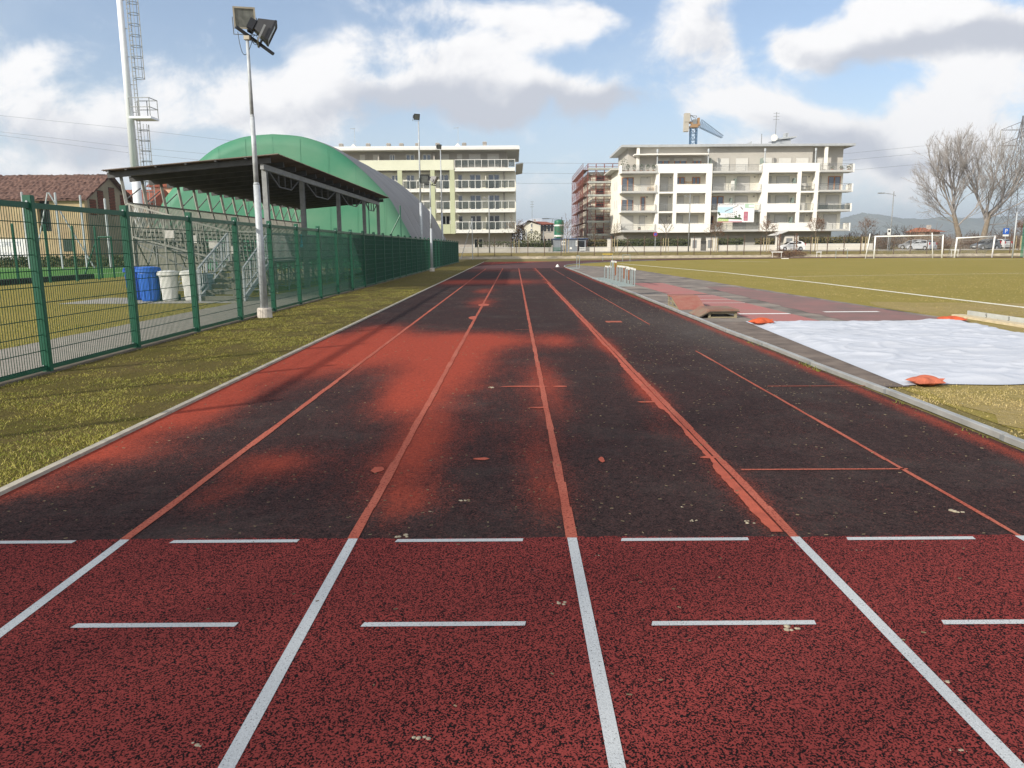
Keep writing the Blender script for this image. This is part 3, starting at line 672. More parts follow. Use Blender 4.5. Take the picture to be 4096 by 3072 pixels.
# understructure: braced frames
fr0 = None
for k in range(NB + 1):
    y = TY0 + .05 + bay * k
    if fr0 is None:
        m = MB()
        for x, zt in ((-8.6, 1.1), (-9.6, 1.1), (-11.1, 1.5), (-12.85, 2.0)): m.bar((x, y, 0), (x, y, zt), .05)
        m.bar((-8.6, y, 1.05), (-9.6, y, 1.05), .05); m.bar((-9.6, y, 1.05), (-12.85, y, 1.9), .05); m.bar((-9.6, y, .1), (-12.85, y, 1.8), .035); m.bar((-12.85, y, .1), (-9.6, y, 1.0), .035); m.bar((-8.6, y, .2), (-12.85, y, .2), .04)
        fr0 = m.build('support_frame', m_galvd, st)
    else:
        c = copy_tree(fr0, st); c.location = (0, bay * k, 0)
for k in range(NB):
    y = TY0 + .05 + bay * k
    for x, zt in ((-8.62, 1.0), (-10.9, 1.4), (-12.87, 1.9)):
        if k % 2 == 0:
            m = MB(); m.bar((x, y, .1), (x, y + bay, zt), .035); m.bar((x + .03, y + bay, .1), (x + .03, y, zt), .035); m.build('cross_brace', m_galvd, st)
# back rail and roof struts
XB = -12.95
rp = None; ss = None; m_white_st = M('pale_steel', (.29, .29, .26), .6, .15, 5)
for k in range(NB):
    y = TY0 + .05 + bay * k
    if rp is None:
        m = MB()
        for i in range(12): m.bar((XB + .12, y + bay * (i + .5) / 12, 2.0), (XB - .08, y + bay * (i + .5) / 12, 3.12), .03)
        for q in (0, 1):
            m.bar((XB - .08, y, 3.13), (XB - .08, y + bay, 3.13), .05); break
        m.bar((XB + .12, y, 2.0), (XB + .12, y + bay, 2.0), .05)
        rp = m.build('back_rail', m_white_st, st)
        ss_ = []
        m = MB(); m.bar((XB + .1, y, 0), (XB - .1, y, 3.1), .07); m.bar((XB - .1, y, 3.1), (XB - .35, y + .3, zr(XB - .35) - .2), .09, .07); ss = m.build('roof_strut', m_white_st, st)
        m = MB(); m.bar((XB - .1, y + .05, 3.25), (XB - .28, y + bay, 3.72), .03); br = m.build('strut_brace', m_galvd, st)
    else:
        for q in (rp, ss, br):
            c = copy_tree(q, st); c.location = (0, bay * k, 0)
# side rail at the near end
m = MB()
pr = [(-8.6, 1.15), (-9.6, 1.15), (-12.9, 2.05)]
def zside(x): return 1.15 if x > -9.6 else 1.15 + (-9.6 - x) * .273
x = -8.6
while x > -12.95:
    m.bar((x, TY0 - .05, zside(x)), (x - .08, TY0 - .05, zside(x) + 1.0), .028); x -= .14
m.bar((-8.6, TY0 - .05, 2.15), (-9.6, TY0 - .05, 2.15), .05); m.bar((-9.6, TY0 - .05, 2.15), (-12.98, TY0 - .05, 3.1), .05)
m.bar((-9.6, TY0 - .05, 1.12), (-12.95, TY0 - .05, 2.02), .06)
for x in (-8.6, -9.6, -10.7, -11.8, -12.9): m.bar((x, TY0 - .05, 0), (x, TY0 - .05, zside(x) + 1.0), .055)
m.build('side_rail', m_white_st, st)
m = MB(); y = 27.4
while y < 48.3: m.bar((-8.58, y, 1.16), (-8.58, y, 2.1), .024); y += .13
m.bar((-8.58, 27.3, 2.12), (-8.58, 48.4, 2.12), .045); m.bar((-8.58, 27.3, 1.24), (-8.58, 48.4, 1.24), .035); m.build('front_rail', m_galvd, st)
pl = None
for x, z in ((-11.75, 1.95), (-11.0, 1.78), (-10.3, 1.6), (-9.55, 1.42)):
    m = MB(); m.box(x - .02, x + .28, TY0 - .1, TY0 - .07, z, z + .26); m.build('end_plate', M('white_plate', (.62, .6, .55), .6, .1, 4), st)
# stairs
m = MB()
for k in range(7):
    y = 23.25 + k * .36; z = .12 + k * .165; m.box(-9.55, -8.25, y, y + .27, z, z + .04); m.box(-9.55, -8.25, y + .005, y + .02, z - .09, z)
m.build('steps', m_seat, st)
m = MB()
for x in (-9.58, -8.22):
    m.bar((x, 23.2, .1), (x, 25.8, 1.12), .05, .16)
    m.bar((x, 23.2, 1.0), (x, 25.8, 2.1), .05); m.bar((x, 23.2, .35), (x, 25.8, 1.4), .035)
    for k in range(5): y = 23.2 + k * .65; m.bar((x, y, 0 if k == 0 else .1 + k * .25), (x, y, 1.0 + k * .275), .045)
    for k in range(16): y = 23.3 + k * .16; m.bar((x, y, .3 + (y - 23.2) * .4), (x, y, 1.0 + (y - 23.2) * .42), .018)
    m.bar((x, 23.2, 1.0), (x, 23.2, .1), .05)
m.build('handrail', m_galv, st)
# cloth hanging on the rail
tw = MB(); p = D(1080, 940, 31); tw.grid([[Vector((-8.52 + .02 * math.sin(9 * i / 6 + j), 30.8 + .45 * i / 6, 2.13 - .5 * j / 5)) for i in range(7)] for j in range(6)]); tw.grid([[Vector((-8.545 + .02 * math.sin(9 * i / 6 + j), 30.8 + .45 * i / 6, 2.13 - .5 * j / 5)) for i in range(7)] for j in range(6)])
tag(tw.build('cloth', M('turquoise_cloth', (.05, .35, .5), .9, .5, 12, col2=(.2, .55, .65)), smooth=True), 'turquoise cloth hung over the front rail of the grandstand', 'cloth')
# ------------------------------------------------------------------ bins
def bin_(name, label, c, r, h, mat, group, ribs=False, sq=.35):
    t = thing(name, label, 'bin', c, group); c = Vector(c)
    m = MB(); prof = [(r * .74, .0), (r * .78, .05), (r * .98, h * .8), (r, h * .86)]
    m.lathe(c, prof, 28, sq); m.build('body', mat, t, smooth=True)
    if ribs:
        m = MB()
        for k in range(14):
            a = 2 * math.pi * k / 14; cx, sx = math.cos(a), math.sin(a); e = 1 - sq
            cx = math.copysign(abs(cx) ** e, cx); sx = math.copysign(abs(sx) ** e, sx)
            m.bar(c + Vector((cx * r * .79, sx * r * .79, .06)), c + Vector((cx * r * .975, sx * r * .975, h * .78)), .035, .02)
        m.build('rib', mat, t)
    m = MB(); m.lathe(c, [(r * 1.0, h * .84), (r * 1.16, h * .86), (r * 1.16, h * .93), (r * 1.05, h * .95)], 28, sq); m.build('rim', mat, t)
    m = MB(); m.lathe(c, [(r * 1.12, h * .951), (r * 1.1, h * .98), (r * .6, h * 1.01), (.02, h * 1.02)], 28, sq); m.build('lid', mat, t, smooth=True)
    m = MB(); m.bar(c + Vector((-r * .7, r * 1.1, h * .9)), c + Vector((r * .7, r * 1.1, h * .9)), .04); m.build('handle', mat, t)
    for s in (-1, 1):
        m = MB(); m.tube(c + Vector((s * r * .62, r * .8, .1)), c + Vector((s * r * .74, r * .8, .1)), .1, n=14); m.build('wheel', m_black, t)
    return t
m_blue = M('blue_plastic', (.025, .13, .55), .4, .06, 3, spec=.5); m_dblue = M('deep_blue_plastic', (.014, .07, .42), .4, .06, 3, spec=.5); m_wpl = M('white_plastic', (.68, .69, .66), .45, .05, 3, spec=.5); m_gpl = M('grey_blue_plastic', (.22, .3, .34), .5, .1, 3)
def binpos(sx, Y): return Vector((D(sx + (16 if sx < 560 else 9), 1190, Y).x, Y, .014))
bin_('bin', 'largest bright blue ribbed plastic bin with wide lid, left of the white bins', binpos(594, 23.5), .3, 1.04, m_blue, 'bins by the grandstand', True, .2)
bin_('bin', 'dark blue plastic bin half hidden behind the bright blue one', binpos(538, 24.1), .3, 1.02, m_dblue, 'bins by the grandstand', True)
bin_('bin', 'white plastic bin right beside the bright blue bin', binpos(673, 23.5), .26, .92, m_wpl, 'bins by the grandstand')
bin_('bin', 'white plastic bin nearer the grandstand steps', binpos(762, 23.6), .26, .92, m_wpl, 'bins by the grandstand')
bin_('bin', 'grey blue plastic bin beside the grandstand steps', binpos(822, 24.0), .18, .8, m_gpl, 'bins by the grandstand')
# ================================================================== RIGHT FOREGROUND
# kerb rail: aluminium channel along the inside of the track, curving off at the end of the straight
kr = thing('kerb_rail', 'worn aluminium kerb rail along the inner edge of the track', 'kerb', (3.96, 0, 0))
m_alu = M('weathered_aluminium', (.36, .36, .34), .5, .2, 2.5, metal=.35, spec=.5, detail=10, bmp=.15, bscale=40)
path = [(3.96 + .03 * math.sin(y * .3) + .012 * math.sin(y * 1.7), y) for y in np.arange(-2, 60, 2.0)]
for k in range(0, 15): a = math.pi - k * .06; path.append((39.95 + 36.0 * math.cos(a), 60 + 36.0 * math.sin(a)))
for i, ((x0, y0), (x1, y1)) in enumerate(zip(path, path[1:])):
    m = MB(); d = Vector((x1 - x0, y1 - y0, 0)).normalized(); nn = Vector((-d.y, d.x, 0)); o0 = Vector((x0, y0, 0)) + d * .012; o1 = Vector((x1, y1, 0)) - d * .012
    dz = random.uniform(-.004, .004)
    prof = [(-.032, .013), (-.032, .06), (-.027, .066), (.027, .066), (.032, .06), (.032, .013)]
    vs_ = [o + nn * a + Vector((0, 0, b + dz)) for o in (o0, o1) for a, b in prof]; n = 6
    m.add(vs_, [(0, 1, 2, 3, 4, 5), (11, 10, 9, 8, 7, 6)] + [(k, (k + 1) % n, n + (k + 1) % n, n + k) for k in range(n)]); m.build('rail_length', m_alu, kr)
    m = MB(); m.box(x1 - .036, x1 + .036, y1 - .03, y1 + .03, .012, .058); m.build('joint', m_galvd, kr)
# pit cover
NXs, NYs = 130, 190; rows = []
CR = []
for _ in range(75):
    a_ = random.gauss(.15, .45) if random.random() < .7 else random.gauss(1.4, .4)
    CR.append((random.uniform(4.4, 9.4), random.uniform(8.4, 15.9), math.cos(a_), math.sin(a_), random.uniform(.25, 1.3), random.uniform(.003, .013) * random.choice((1, 1, -.6)), random.uniform(.03, .075)))
def crease(x, y):
    z = 0
    for cx, cy, ca, sa, L_, h_, w_ in CR:
        dx, dy = x - cx, y - cy; u_ = dx * ca + dy * sa
        if abs(u_) < L_:
            v_ = -dx * sa + dy * ca - .12 * L_ * math.sin(u_ / L_ * 2.2)
            if abs(v_) < .25: z += h_ * (1 - (u_ / L_) ** 2) * math.exp(-(v_ / w_) ** 2)
    return z
for j in range(NYs + 1):
    v = j / NYs; r = []
    for i in range(NXs + 1):
        u = i / NXs; y = 8.42 + 7.45 * v + .3 * u * (1 - v) + .05 * math.sin(u * 19) * (1 - v) ** 4
        xl = 4.37 + .45 * v; xr = 9.1 + .1 * math.sin(v * 23) + .05 * math.sin(v * 61)
        y += (.06 * math.sin(u * 37) + .04 * math.sin(u * 83)) * (v > .98)
        x = xl + (xr - xl) * u
        q = Vector((x * .55, y * 1.9, .3))
        from mathutils import noise as MN
        z = .03 + .03 * MN.noise(Vector((x * .5, y * .45, 0))) + .014 * MN.noise(Vector((x * 1.1, y * 1.6, 2))) + crease(x, y)
        e = min(u, 1 - u, v, 1 - v); z += .028 * max(0, 1 - abs(MN.noise(Vector((x * .8 - y * .5, x * .5 + y * 1.4, 11)))) * 3.2) ** 2 + .02 * max(0, 1 - abs(MN.noise(Vector((x * 1.9 + y * .3, y * 2.7, 17)))) * 4) ** 2; z *= smoothstep(0, .06, e); z += .022
        r.append(Vector((x, y, z)))
    rows.append(r)
m_sheet = M('white_tarpaulin', (.5, .525, .58), .55, .05, .6, spec=.3, bmp=.12, bscale=30, detail=11, col2=(.43, .45, .49), stretch=(1, 1.6, 1))
tag(MB().grid(rows).build('pit_cover', m_sheet, smooth=True), 'wrinkled white tarpaulin laid over the long jump pit', 'tarpaulin')
m_bag = M('orange_bag', (.48, .09, .035), .75, .2, 9, bmp=.5, bscale=60, spec=.15)
m_bagf = M('faded_orange_bag', (.42, .12, .07), .75, .2, 9, bmp=.5, bscale=60, spec=.15)
def sandbag(label, c, L, W, H, rz, mat):
    rows = []; NU, NV = 20, 20
    for sgn in (1, -1):
        rr = []
        for j in range(NV + 1):
            v = 2 * j / NV - 1; r = []
            for i in range(NU + 1):
                u = 2 * i / NU - 1; q = max(0, (1 - abs(u) ** 2.6)) ** .6 * max(0, (1 - abs(v) ** 2.6)) ** .6
                pinch = 1 - .06 * (1 - abs(u)) * abs(v) ** 2 - .03 * (1 - abs(v)) * abs(u)
                z = H * (.3 + .55 * q * (sgn > 0)) - (.25 * H * q if sgn < 0 else 0) + .012 * math.sin(7 * u + 3 * v) * q
                r.append(Vector((u * L / 2 * pinch, v * W / 2 * pinch, max(.0, z))))
            rr.append(r)
        rows.append(rr)
    m = MB(); m.grid(rows[0]); m.grid(rows[1])
    m.add([(L / 2 * .96, -.06, H * .35), (L / 2 * 1.06, -.08, H * .7), (L / 2 * 1.08, .02, H * .55), (L / 2 * 1.02, .06, H * .3)], [(0, 1, 2, 3)])
    m.add([(-L / 2 * .96, -.05, H * .3), (-L / 2 * 1.06, -.09, H * .45), (-L / 2 * 1.08, .05, H * .4)], [(0, 1, 2)])
    o = m.build('sandbag', mat, smooth=True); o.location = c; o.rotation_euler = (0, 0, rz); tag(o, label, 'sandbag', 'bags weighing down the pit cover'); return o
sandbag('bright orange bag at the corner of the tarpaulin nearest the springboards', (4.95, 15.25, .03), .42, .34, .14, .4, m_bag)
sandbag('flat orange bag at the far right corner of the tarpaulin by the numbered board', (9.05, 15.75, .03), .52, .38, .1, -.3, m_bag)
sandbag('faded orange bag at the near corner of the tarpaulin, half in dry grass', (4.64, 8.47, .026), .33, .28, .11, .1, m_bagf)
# pit edge board with numbers
t = thing('pit_board', 'low grey board with black distance numbers along the pit edge', 'board', (10.12, 12, 0))
MB().box(10.1, 10.14, 8.2, 17.0, .0, .13).build('board', M('grey_board', (.42, .43, .4), .8, .12, 3), t)
MB().box(9.7, 9.95, 8.2, 16.9, .0, .06).build('timber_edge', M('timber_edge', (.5, .42, .28), .9, .2, 6, stretch=(8, 1, 8)), t)
for y, s in ((16.3, '5'), (15.9, '.'), (15.55, '3'), (14.9, '5'), (14.3, '4')): text(s, .13, m_black, t, (10.097, y, .07), (math.pi / 2, 0, -math.pi / 2), 'number')
# springboards
m_rubber = M('red_rubber', (.26, .085, .065), .85, .3, 4, col2=(.3, .15, .11), detail=9); m_rub2 = M('worn_rubber', (.22, .08, .06), .85, .3, 3, col2=(.2, .17, .12), detail=9)
m_wood = M('weathered_wood', (.25, .215, .14), .9, .25, 5, stretch=(1, 6, 6)); m_woodd = M('dark_wood', (.06, .05, .04), .9, .3, 5)
t = thing('takeoff_ramp', 'red rubber topped takeoff ramp, further from the tarpaulin', 'ramp', (4.7, 19.7, 0), 'takeoff ramps')
m = MB(); prof = [(20.6, .30), (20.05, .30), (19.05, .03), (19.05, .0), (20.05, .265), (20.6, .265)]
m.prism(prof, 'x', 4.12, 4.8); m.build('top', m_rubber, t)
m = MB()
for x in (4.13, 4.75):
    m.box(x, x + .04, 19.3, 20.58, .0, .05); m.box(x, x + .04, 20.5, 20.56, .05, .26); m.box(x, x + .04, 20.0, 20.06, .05, .24); m.bar((x + .02, 19.2, .03), (x + .02, 20.1, .22), .035, .05); m.box(x, x + .04, 20.06, 20.5, .13, .165)
m.build('frame', m_wood, t)
t = thing('takeoff_ramp', 'weathered takeoff box with open wooden legs, nearer the tarpaulin', 'ramp', (4.85, 17.0, 0), 'takeoff ramps')
m = MB(); m.prism([(4.06, .05), (4.3, .2), (4.93, .205), (4.93, .165), (4.3, .16), (4.06, .02)], 'y', 16.75, 17.75); m.build('top', m_rub2, t)
m = MB(); m.prism([(4.04, .03), (4.3, .164), (4.945, .168), (4.945, .15), (4.3, .145), (4.04, .0)], 'y', 16.73, 17.77); m.build('rubber_edge', m_woodd, t)
m = MB()
for y in (16.78, 17.64):
    for x in (4.27, 4.85): m.box(x, x + .055, y, y + .05, 0, .145)
    m.box(4.326, 4.849, y + .005, y + .045, .0, .04); m.box(4.326, 4.849, y + .005, y + .045, .105, .144)
for x in (4.28, 4.86): m.box(x, x + .035, 16.831, 17.639, .0, .04)
m.build('frame', m_wood, t)
# ------------------------------------------------------------------ hurdles
m_hgrey = M('hurdle_steel', (.3, .36, .36), .5, .12, 6, metal=.3); m_hwhite = M('hurdle_white', (.68, .68, .64), .5, .05, 6); m_rust = M('rust', (.25, .085, .03), .9, .3, 9); m_yel = M('yellow_paint', (.7, .5, .06), .5, .08, 5)
def hurdle(name, label, loc, rz, h=.84, feet=True, bar=True, group=None, barcol=None, rusty=False, W=1.18, stripes=True):
    t = thing(name, label, 'hurdle', (0, 0, 0), group)
    for s in (-1, 1): MB().box(s * (W / 2 - .04) - .022, s * (W / 2 - .04) + .022, -.018, .018, 0, h - (.07 if bar else .045)).build('upright', m_hgrey, t)
    if not bar: MB().box(-W / 2 + .018, W / 2 - .018, -.018, .018, h - .044, h).build('top_bar', m_hgrey, t)
    if rusty:
        m = MB(); m.box(-W / 2 + .015, -W / 2 + .065, -.022, .022, h * .3, h - .08); m.build('sleeve', m_rust, t)
    if feet:
        m = MB()
        for s in (-1, 1): m.box(s * (W / 2 - .04) - .025, s * (W / 2 - .04) + .025, .019, .62, 0, .05)
        m.box(-W / 2 + .066, W / 2 - .066, .56, .61, .0, .045); m.build('base', m_hgrey, t)
    if bar:
        m = MB(); m.box(-W / 2, W / 2, -.035, -.0185, h - .075, h); m.build('crossbar', barcol or m_hwhite, t)
        if stripes:
            m = MB()
            for a, b in ((-.42, -.3), (.3, .42)): m.box(a, b, -.0375, -.0355, h - .073, h - .002)
            m.build('stripe', m_black if barcol is None else barcol, t)
    t.location = loc; t.rotation_euler = (0, 0, rz); return t
# row of hurdles seen end-on: crossbars run away from the camera, feet point to the track
hs = [(4.78, 30.5, .7, 0), (4.74, 30.95, .72, 0), (4.7, 31.5, .7, 1), (4.72, 31.9, .74, 0), (4.64, 32.6, .75, 1), (4.66, 33.1, .74, 0), (4.62, 33.7, .74, 0), (4.58, 34.9, .92, 1), (4.55, 35.4, .92, 0), (4.55, 36.3, .66, 0), (4.5, 37.2, .64, 0)]
labs = ['grey hurdle at the near end of the row standing beside the track kerb']
for k, (x, y, h, ru) in enumerate(hs):
    lab = labs[0] if k == 0 else ('grey hurdle with a rusty upright in the row beside the kerb' if ru else 'grey hurdle with white crossbar inside the row beside the track kerb')
    hurdle('hurdle', lab, (x, y + .55, .014), math.pi / 2 + .03 * math.sin(k * 2), h, group='hurdles in a row by the kerb', rusty=bool(ru), barcol=None, W=1.1)
p = G(2312, 1074); hurdle('hurdle', 'lone grey hurdle frame standing near the bend of the kerb', (p.x, p.y, .01), math.pi / 2 + .1, .95, bar=False, W=1.1, group='loose hurdles')
p = G(2430, 1044); hurdle('hurdle', 'far hurdle with yellow and white crossbar beyond the bend', (p.x, p.y, .02), 0, .78, feet=False, barcol=m_yel, W=1.15, stripes=False, group='loose hurdles')
m = MB()
p2 = G(2505, 1047); hurdle('hurdle', 'bare grey hurdle frame on the bend, right of the yellow barred one', (p2.x, p2.y, .02), 0, .72, feet=False, bar=False, W=.85, group='loose hurdles')
p3 = D(3366, 1024, 93); hurdle('hurdle', 'white hurdle with two black bands in front of the bank', (p3.x, 93, .01), 0, 1.25, feet=False, W=1.45, group='loose hurdles')
m_wp = M('white_bar', (.7, .7, .66), .6, .05, 5)
for sx, sy, L in ((3108, 1008, 1.5), (3276, 1008, .7), (3820, 1000, 1.1), (3140, 1034, .85)):
    Y = 103.2 if sy < 1020 else 93; q = D(sx, sy, Y); z = q.z if sy < 1020 else .03
    m = MB(); m.box(q.x - L / 2, q.x + L / 2, Y - .05, Y + .05, z - .06, z + .06)
    if sy < 1020:
        for s in (-.4, .4): m.bar((q.x + s * L, Y, 0), (q.x + s * L, Y, z - .06), .05)
        o = m.build('hurdle', m_wp)
        tag(o, {3108: 'white hurdle bar over the heap of dead brambles below the white car', 3276: 'short white hurdle bar on the bank between the white car and the goal', 3820: 'white hurdle bar on the bank between the two goals'}[sx], 'hurdle', 'loose hurdles')
    else: tag(m.build('marker_board', m_wp), 'small white marker board lying at the pitch edge', 'marker')
# marker cone near the kerb bend
p = G(2230, 1069); m = MB(); m.lathe((p.x, p.y, .014), [(.16, 0), (.14, .06), (.03, .22)], 12); tag(m.build('marker_cone', m_wp, smooth=True), 'small pale cone standing where the kerb bends', 'cone')
# ------------------------------------------------------------------ goals
m_goal = M('goal_white', (.75, .75, .73), .4, .03, 3); m_net = M('net_cord', (.45, .44, .4), .9, .1, 5)
def goal(label, Y, bl, br, tl_, tr, depth, r, sag):
    A, B = Vector((bl, Y, 0)), Vector((br, Y, 0)); C_, E = Vector((tl_[0], Y, tl_[1])), Vector((tr[0], Y, tr[1]))
    t = thing('football_goal', label, 'goal', (A + B) / 2, 'football goals')
    MB().tube(A, C_ + Vector((0, 0, r)), r, n=12).build('post', m_goal, t, smooth=True); MB().tube(B, E + Vector((0, 0, r)), r, n=12).build('post', m_goal, t, smooth=True)
    MB().tube(C_, E, r * .9, n=12).build('crossbar', m_goal, t, smooth=True)
    m = MB(); dv = Vector((0, depth, 0)); ft = Vector((0, depth * .45, 0))
    for P, Q in ((A, C_), (B, E)):
        m.tube(P, P + dv, .03, n=6); m.tube(Q, Q + ft - Vector((0, 0, .1)), .03, n=6); m.tube(Q + ft - Vector((0, 0, .1)), P + dv, .02, n=6)
    m.tube(A + dv, B + dv, .03, n=6); m.build('stay', m_galvd, t)
    m = MB(); n = 44
    for i in range(n + 1):
        u = i / n; Q = C_.lerp(E, u) + ft - Vector((0, 0, .12 + sag * math.sin(math.pi * u))); P = A.lerp(B, u) + dv
        m.tube(Q, P, .006, n=3, caps=False); m.tube(C_.lerp(E, u), Q, .006, n=3, caps=False)
    for j in range(14):
        v = j / 13; pts = []
        for i in range(13):
            u = i / 12; Q = C_.lerp(E, u) + ft - Vector((0, 0, .12 + sag * math.sin(math.pi * u))); pts.append(Q.lerp(A.lerp(B, u) + dv, v))
        m.path(pts, .006, 3)
    for P, Q in ((A, C_), (B, E)):
        for j in range(14):
            v = j / 13; m.tube(P.lerp(Q, v), (P + dv).lerp(Q + ft, v), .006, n=3, caps=False)
    m.build('net', m_net, t)
GYa = 92.0
def gx(sx, sy, Y): return D(sx, sy, Y).x
def gz(sx, sy, Y): return max(.0, D(sx, sy, Y).z - D(sx, 1028, Y).z)
goal('large white football goal standing further left, with sagging net', GYa, gx(3496, 1027, GYa), gx(3768, 1026, GYa), (gx(3502, 940, GYa), gz(3502, 940, GYa)), (gx(3773, 937, GYa), gz(3773, 937, GYa)), 2.2, .085, .5)
GYb = 93.0
goal('smaller leaning white goal at the right end of the pitch', GYb, gx(3818, 1026, GYb), gx(3968, 1026, GYb), (gx(3829, 949, GYb), gz(3829, 949, GYb)), (gx(3980, 943, GYb), gz(3980, 943, GYb)), 1.6, .09, .3)
for sx0, sx1, sy1, lab in ((3462, 3481, 928, 'thin white pole leaning beside the left post of the large goal'), (3731, 3729, 926, 'thin white upright pole standing inside the mouth of the large goal')):
    Y = 91.5; m = MB(); m.tube((gx(sx0, 1028, Y), Y, 0), (gx(sx1, sy1, Y), Y, gz(sx1, sy1, Y)), .055, n=8); tag(m.build('corner_pole', m_goal, smooth=True), lab, 'pole', 'white poles near the goals')
# hammer cage at the right edge
t = thing('throwing_cage', 'green netted throwing cage with grey poles at the right edge of the picture', 'cage', (gx(4070, 1020, 90), 90, 0))
x0 = gx(4050, 1022, 90); x1 = gx(4095, 1022, 90)
m = MB()
for x in (x0, x1): m.tube((x, 90, 0), (x, 90, 5.2), .08, n=10)
m.build('pole', m_galv, t, smooth=True)
m = MB(); cc = x1 - .2
for i in range(46): x = cc + i * .075; m.tube((x, 90.3, .1), (x, 90.3, 5.0), .016, n=3, caps=False)
for j in range(60): m.tube((cc, 90.3, .1 + j * .083), (cc + 3.4, 90.3, .1 + j * .083), .016, n=3, caps=False)
m.build('net', M('green_net', (.02, .2, .13), .8, .1, 3), t)
# small weeds / rags heap of brambles on the bank
# ================================================================== BUILDINGS
def plaster(n, c, v=.05): return M(n, c, .9, v, .6, bmp=.1, bscale=20, detail=9)
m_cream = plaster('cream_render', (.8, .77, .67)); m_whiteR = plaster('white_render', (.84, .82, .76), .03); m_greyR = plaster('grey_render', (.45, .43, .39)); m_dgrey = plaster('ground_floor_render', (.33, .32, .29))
m_soff = M('soffit', (.5, .5, .47), .8, .05, 2); m_metalroof = M('roof_metal', (.45, .47, .48), .5, .1, 2, metal=.3); m_slab = M('balcony_slab', (.5, .5, .48), .8, .06, 2)
m_shut = M('roller_shutter', (.6, .59, .55), .7, .05, 3); m_wframe = M('white_window_frame', (.7, .7, .66), .5, .03, 4); m_bframe = M('brown_window_frame', (.42, .17, .055), .6, .12, 6)
def glass_mat(name, c, rough=.08):
    m, nt, p = newmat(name); p.inputs['Base Color'].default_value = (*c, 1); p.inputs['Roughness'].default_value = rough; p.inputs['Specular IOR Level'].default_value = .9; p.inputs['Metallic'].default_value = .35
    n = noise(nt, coord(nt), .8, 3); bump(nt, p, n, .05, .2); return m
m_pane = glass_mat('window_glass', (.1, .12, .15)); m_dpane = glass_mat('dark_window_glass', (.03, .032, .035))
def tint_mat(name, c, a):
    m, nt, p = newmat(name); p.inputs['Base Color'].default_value = (*c, 1); p.inputs['Roughness'].default_value = .15; p.inputs['Alpha'].default_value = a; return m
m_rglass = tint_mat('smoked_railing_glass', (.07, .085, .08), .58)
def window(par, x0, x1, z0, z1, y, kind='glass', frame=None, mull=1, shut=0.0, pane=None, sill=True):
    """window on a wall facing -Y at plane y"""
    fr = frame or m_wframe; w = .11
    if kind == 'shutter':
        o = MB().box(x0, x1, y - .02, y + .02, z0, z1)
        o = o.build('shutter', m_shut, par)
        m = MB(); m.box(x0 - .05, x0, y - .05, y + .02, z0, z1); m.box(x1, x1 + .05, y - .05, y + .02, z0, z1); m.box(x0 - .05, x1 + .05, y - .05, y + .02, z1, z1 + .06); m.build('shutter_frame', m_greyR, o); return
    m = MB(); m.box(x0, x0 + w, y - .05, y + .02, z0, z1); m.box(x1 - w, x1, y - .05, y + .02, z0, z1); m.box(x0 + w, x1 - w, y - .05, y + .02, z1 - w, z1); m.box(x0 + w, x1 - w, y - .05, y + .02, z0, z0 + w)
    for k in range(mull):
        xm = x0 + (x1 - x0) * (k + 1) / (mull + 1); m.box(xm - .09, xm + .09, y - .055, y + .02, z0 + w, z1 - w)
    o = m.build('window', fr, par)
    MB().box(x0 + w, x1 - w, y - .02, y + .01, z0 + w, z1 - w).build('pane', pane or m_pane, o)
    if shut: MB().box(x0 - .02, x1 + .02, y - .07, y - .056, z1 - shut, z1 + .02).build('blind', m_shut, o)
def railing(par, x0, x1, y, z, h=1.05, mat=None, post=2.0, bars=0, glass=None, ends=(), depth=1.6, name='railing'):
    m = MB(); mt = mat or m_galvd
    m.bar((x0, y, z + h), (x1, y, z + h), .06); m.bar((x0, y, z + h * .82), (x1, y, z + h * .82), .035)
    n = max(1, round((x1 - x0) / post))
    for k in range(n + 1): x = x0 + (x1 - x0) * k / n; m.bar((x, y, z), (x, y, z + h), .05)
    if bars:
        k = x0
        while k < x1: m.bar((k, y, z + .08), (k, y, z + h * .8), .014); k += bars
    for xe in ends:
        m.bar((xe, y, z + h), (xe, y + depth, z + h), .05)
        for q in range(3): m.bar((xe, y + depth * q / 3, z), (xe, y + depth * q / 3, z + h), .04)
    o = m.build(name, mt, par)
    if glass: MB().box(x0 + .03, x1 - .03, y + .03, y + .045, z + .1, z + h * .8).build('railing_glass', glass, o)
    return o
# ------------------------------------------------------------------ right apartment block
YR = 126.0; WY = YR + 2.0
def RX(sx): return D(sx, 780, YR).x
def RZ(sy, sx=2900): return D(sx, sy, YR).z
XL_, XR_ = RX(2486), RX(3398)
S1, S2, S3, S4, RT = RZ(926), RZ(848), RZ(770), RZ(691), RZ(574)     # slab undersides / roof
st_ = (S4 - S1) / 3
bR = thing('apartment_building', 'white five storey apartment block with framed balconies and a hanging advertising board', 'building', ((XL_ + XR_) / 2, YR + 8, .78))
YB = 142.0
MB().box(XL_ + .02, XR_ - .4, WY, YB, S1, S4).build('wall', m_cream, bR)
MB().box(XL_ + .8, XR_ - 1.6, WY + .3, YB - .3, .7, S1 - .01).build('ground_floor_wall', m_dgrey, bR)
XT0, XT1 = RX(2560), RX(3355)
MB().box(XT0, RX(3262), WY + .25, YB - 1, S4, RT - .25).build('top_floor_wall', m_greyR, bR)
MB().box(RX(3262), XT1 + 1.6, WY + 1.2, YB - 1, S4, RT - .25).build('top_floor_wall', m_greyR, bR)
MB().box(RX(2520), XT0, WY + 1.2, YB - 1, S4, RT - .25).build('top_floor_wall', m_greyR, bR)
m = MB(); rx0, rx1 = RX(2488), RX(3420)
m.box(rx0, rx1, WY - .75, YB + 1, RT - .25, RT - .02); ro = m.build('roof', m_soff, bR)
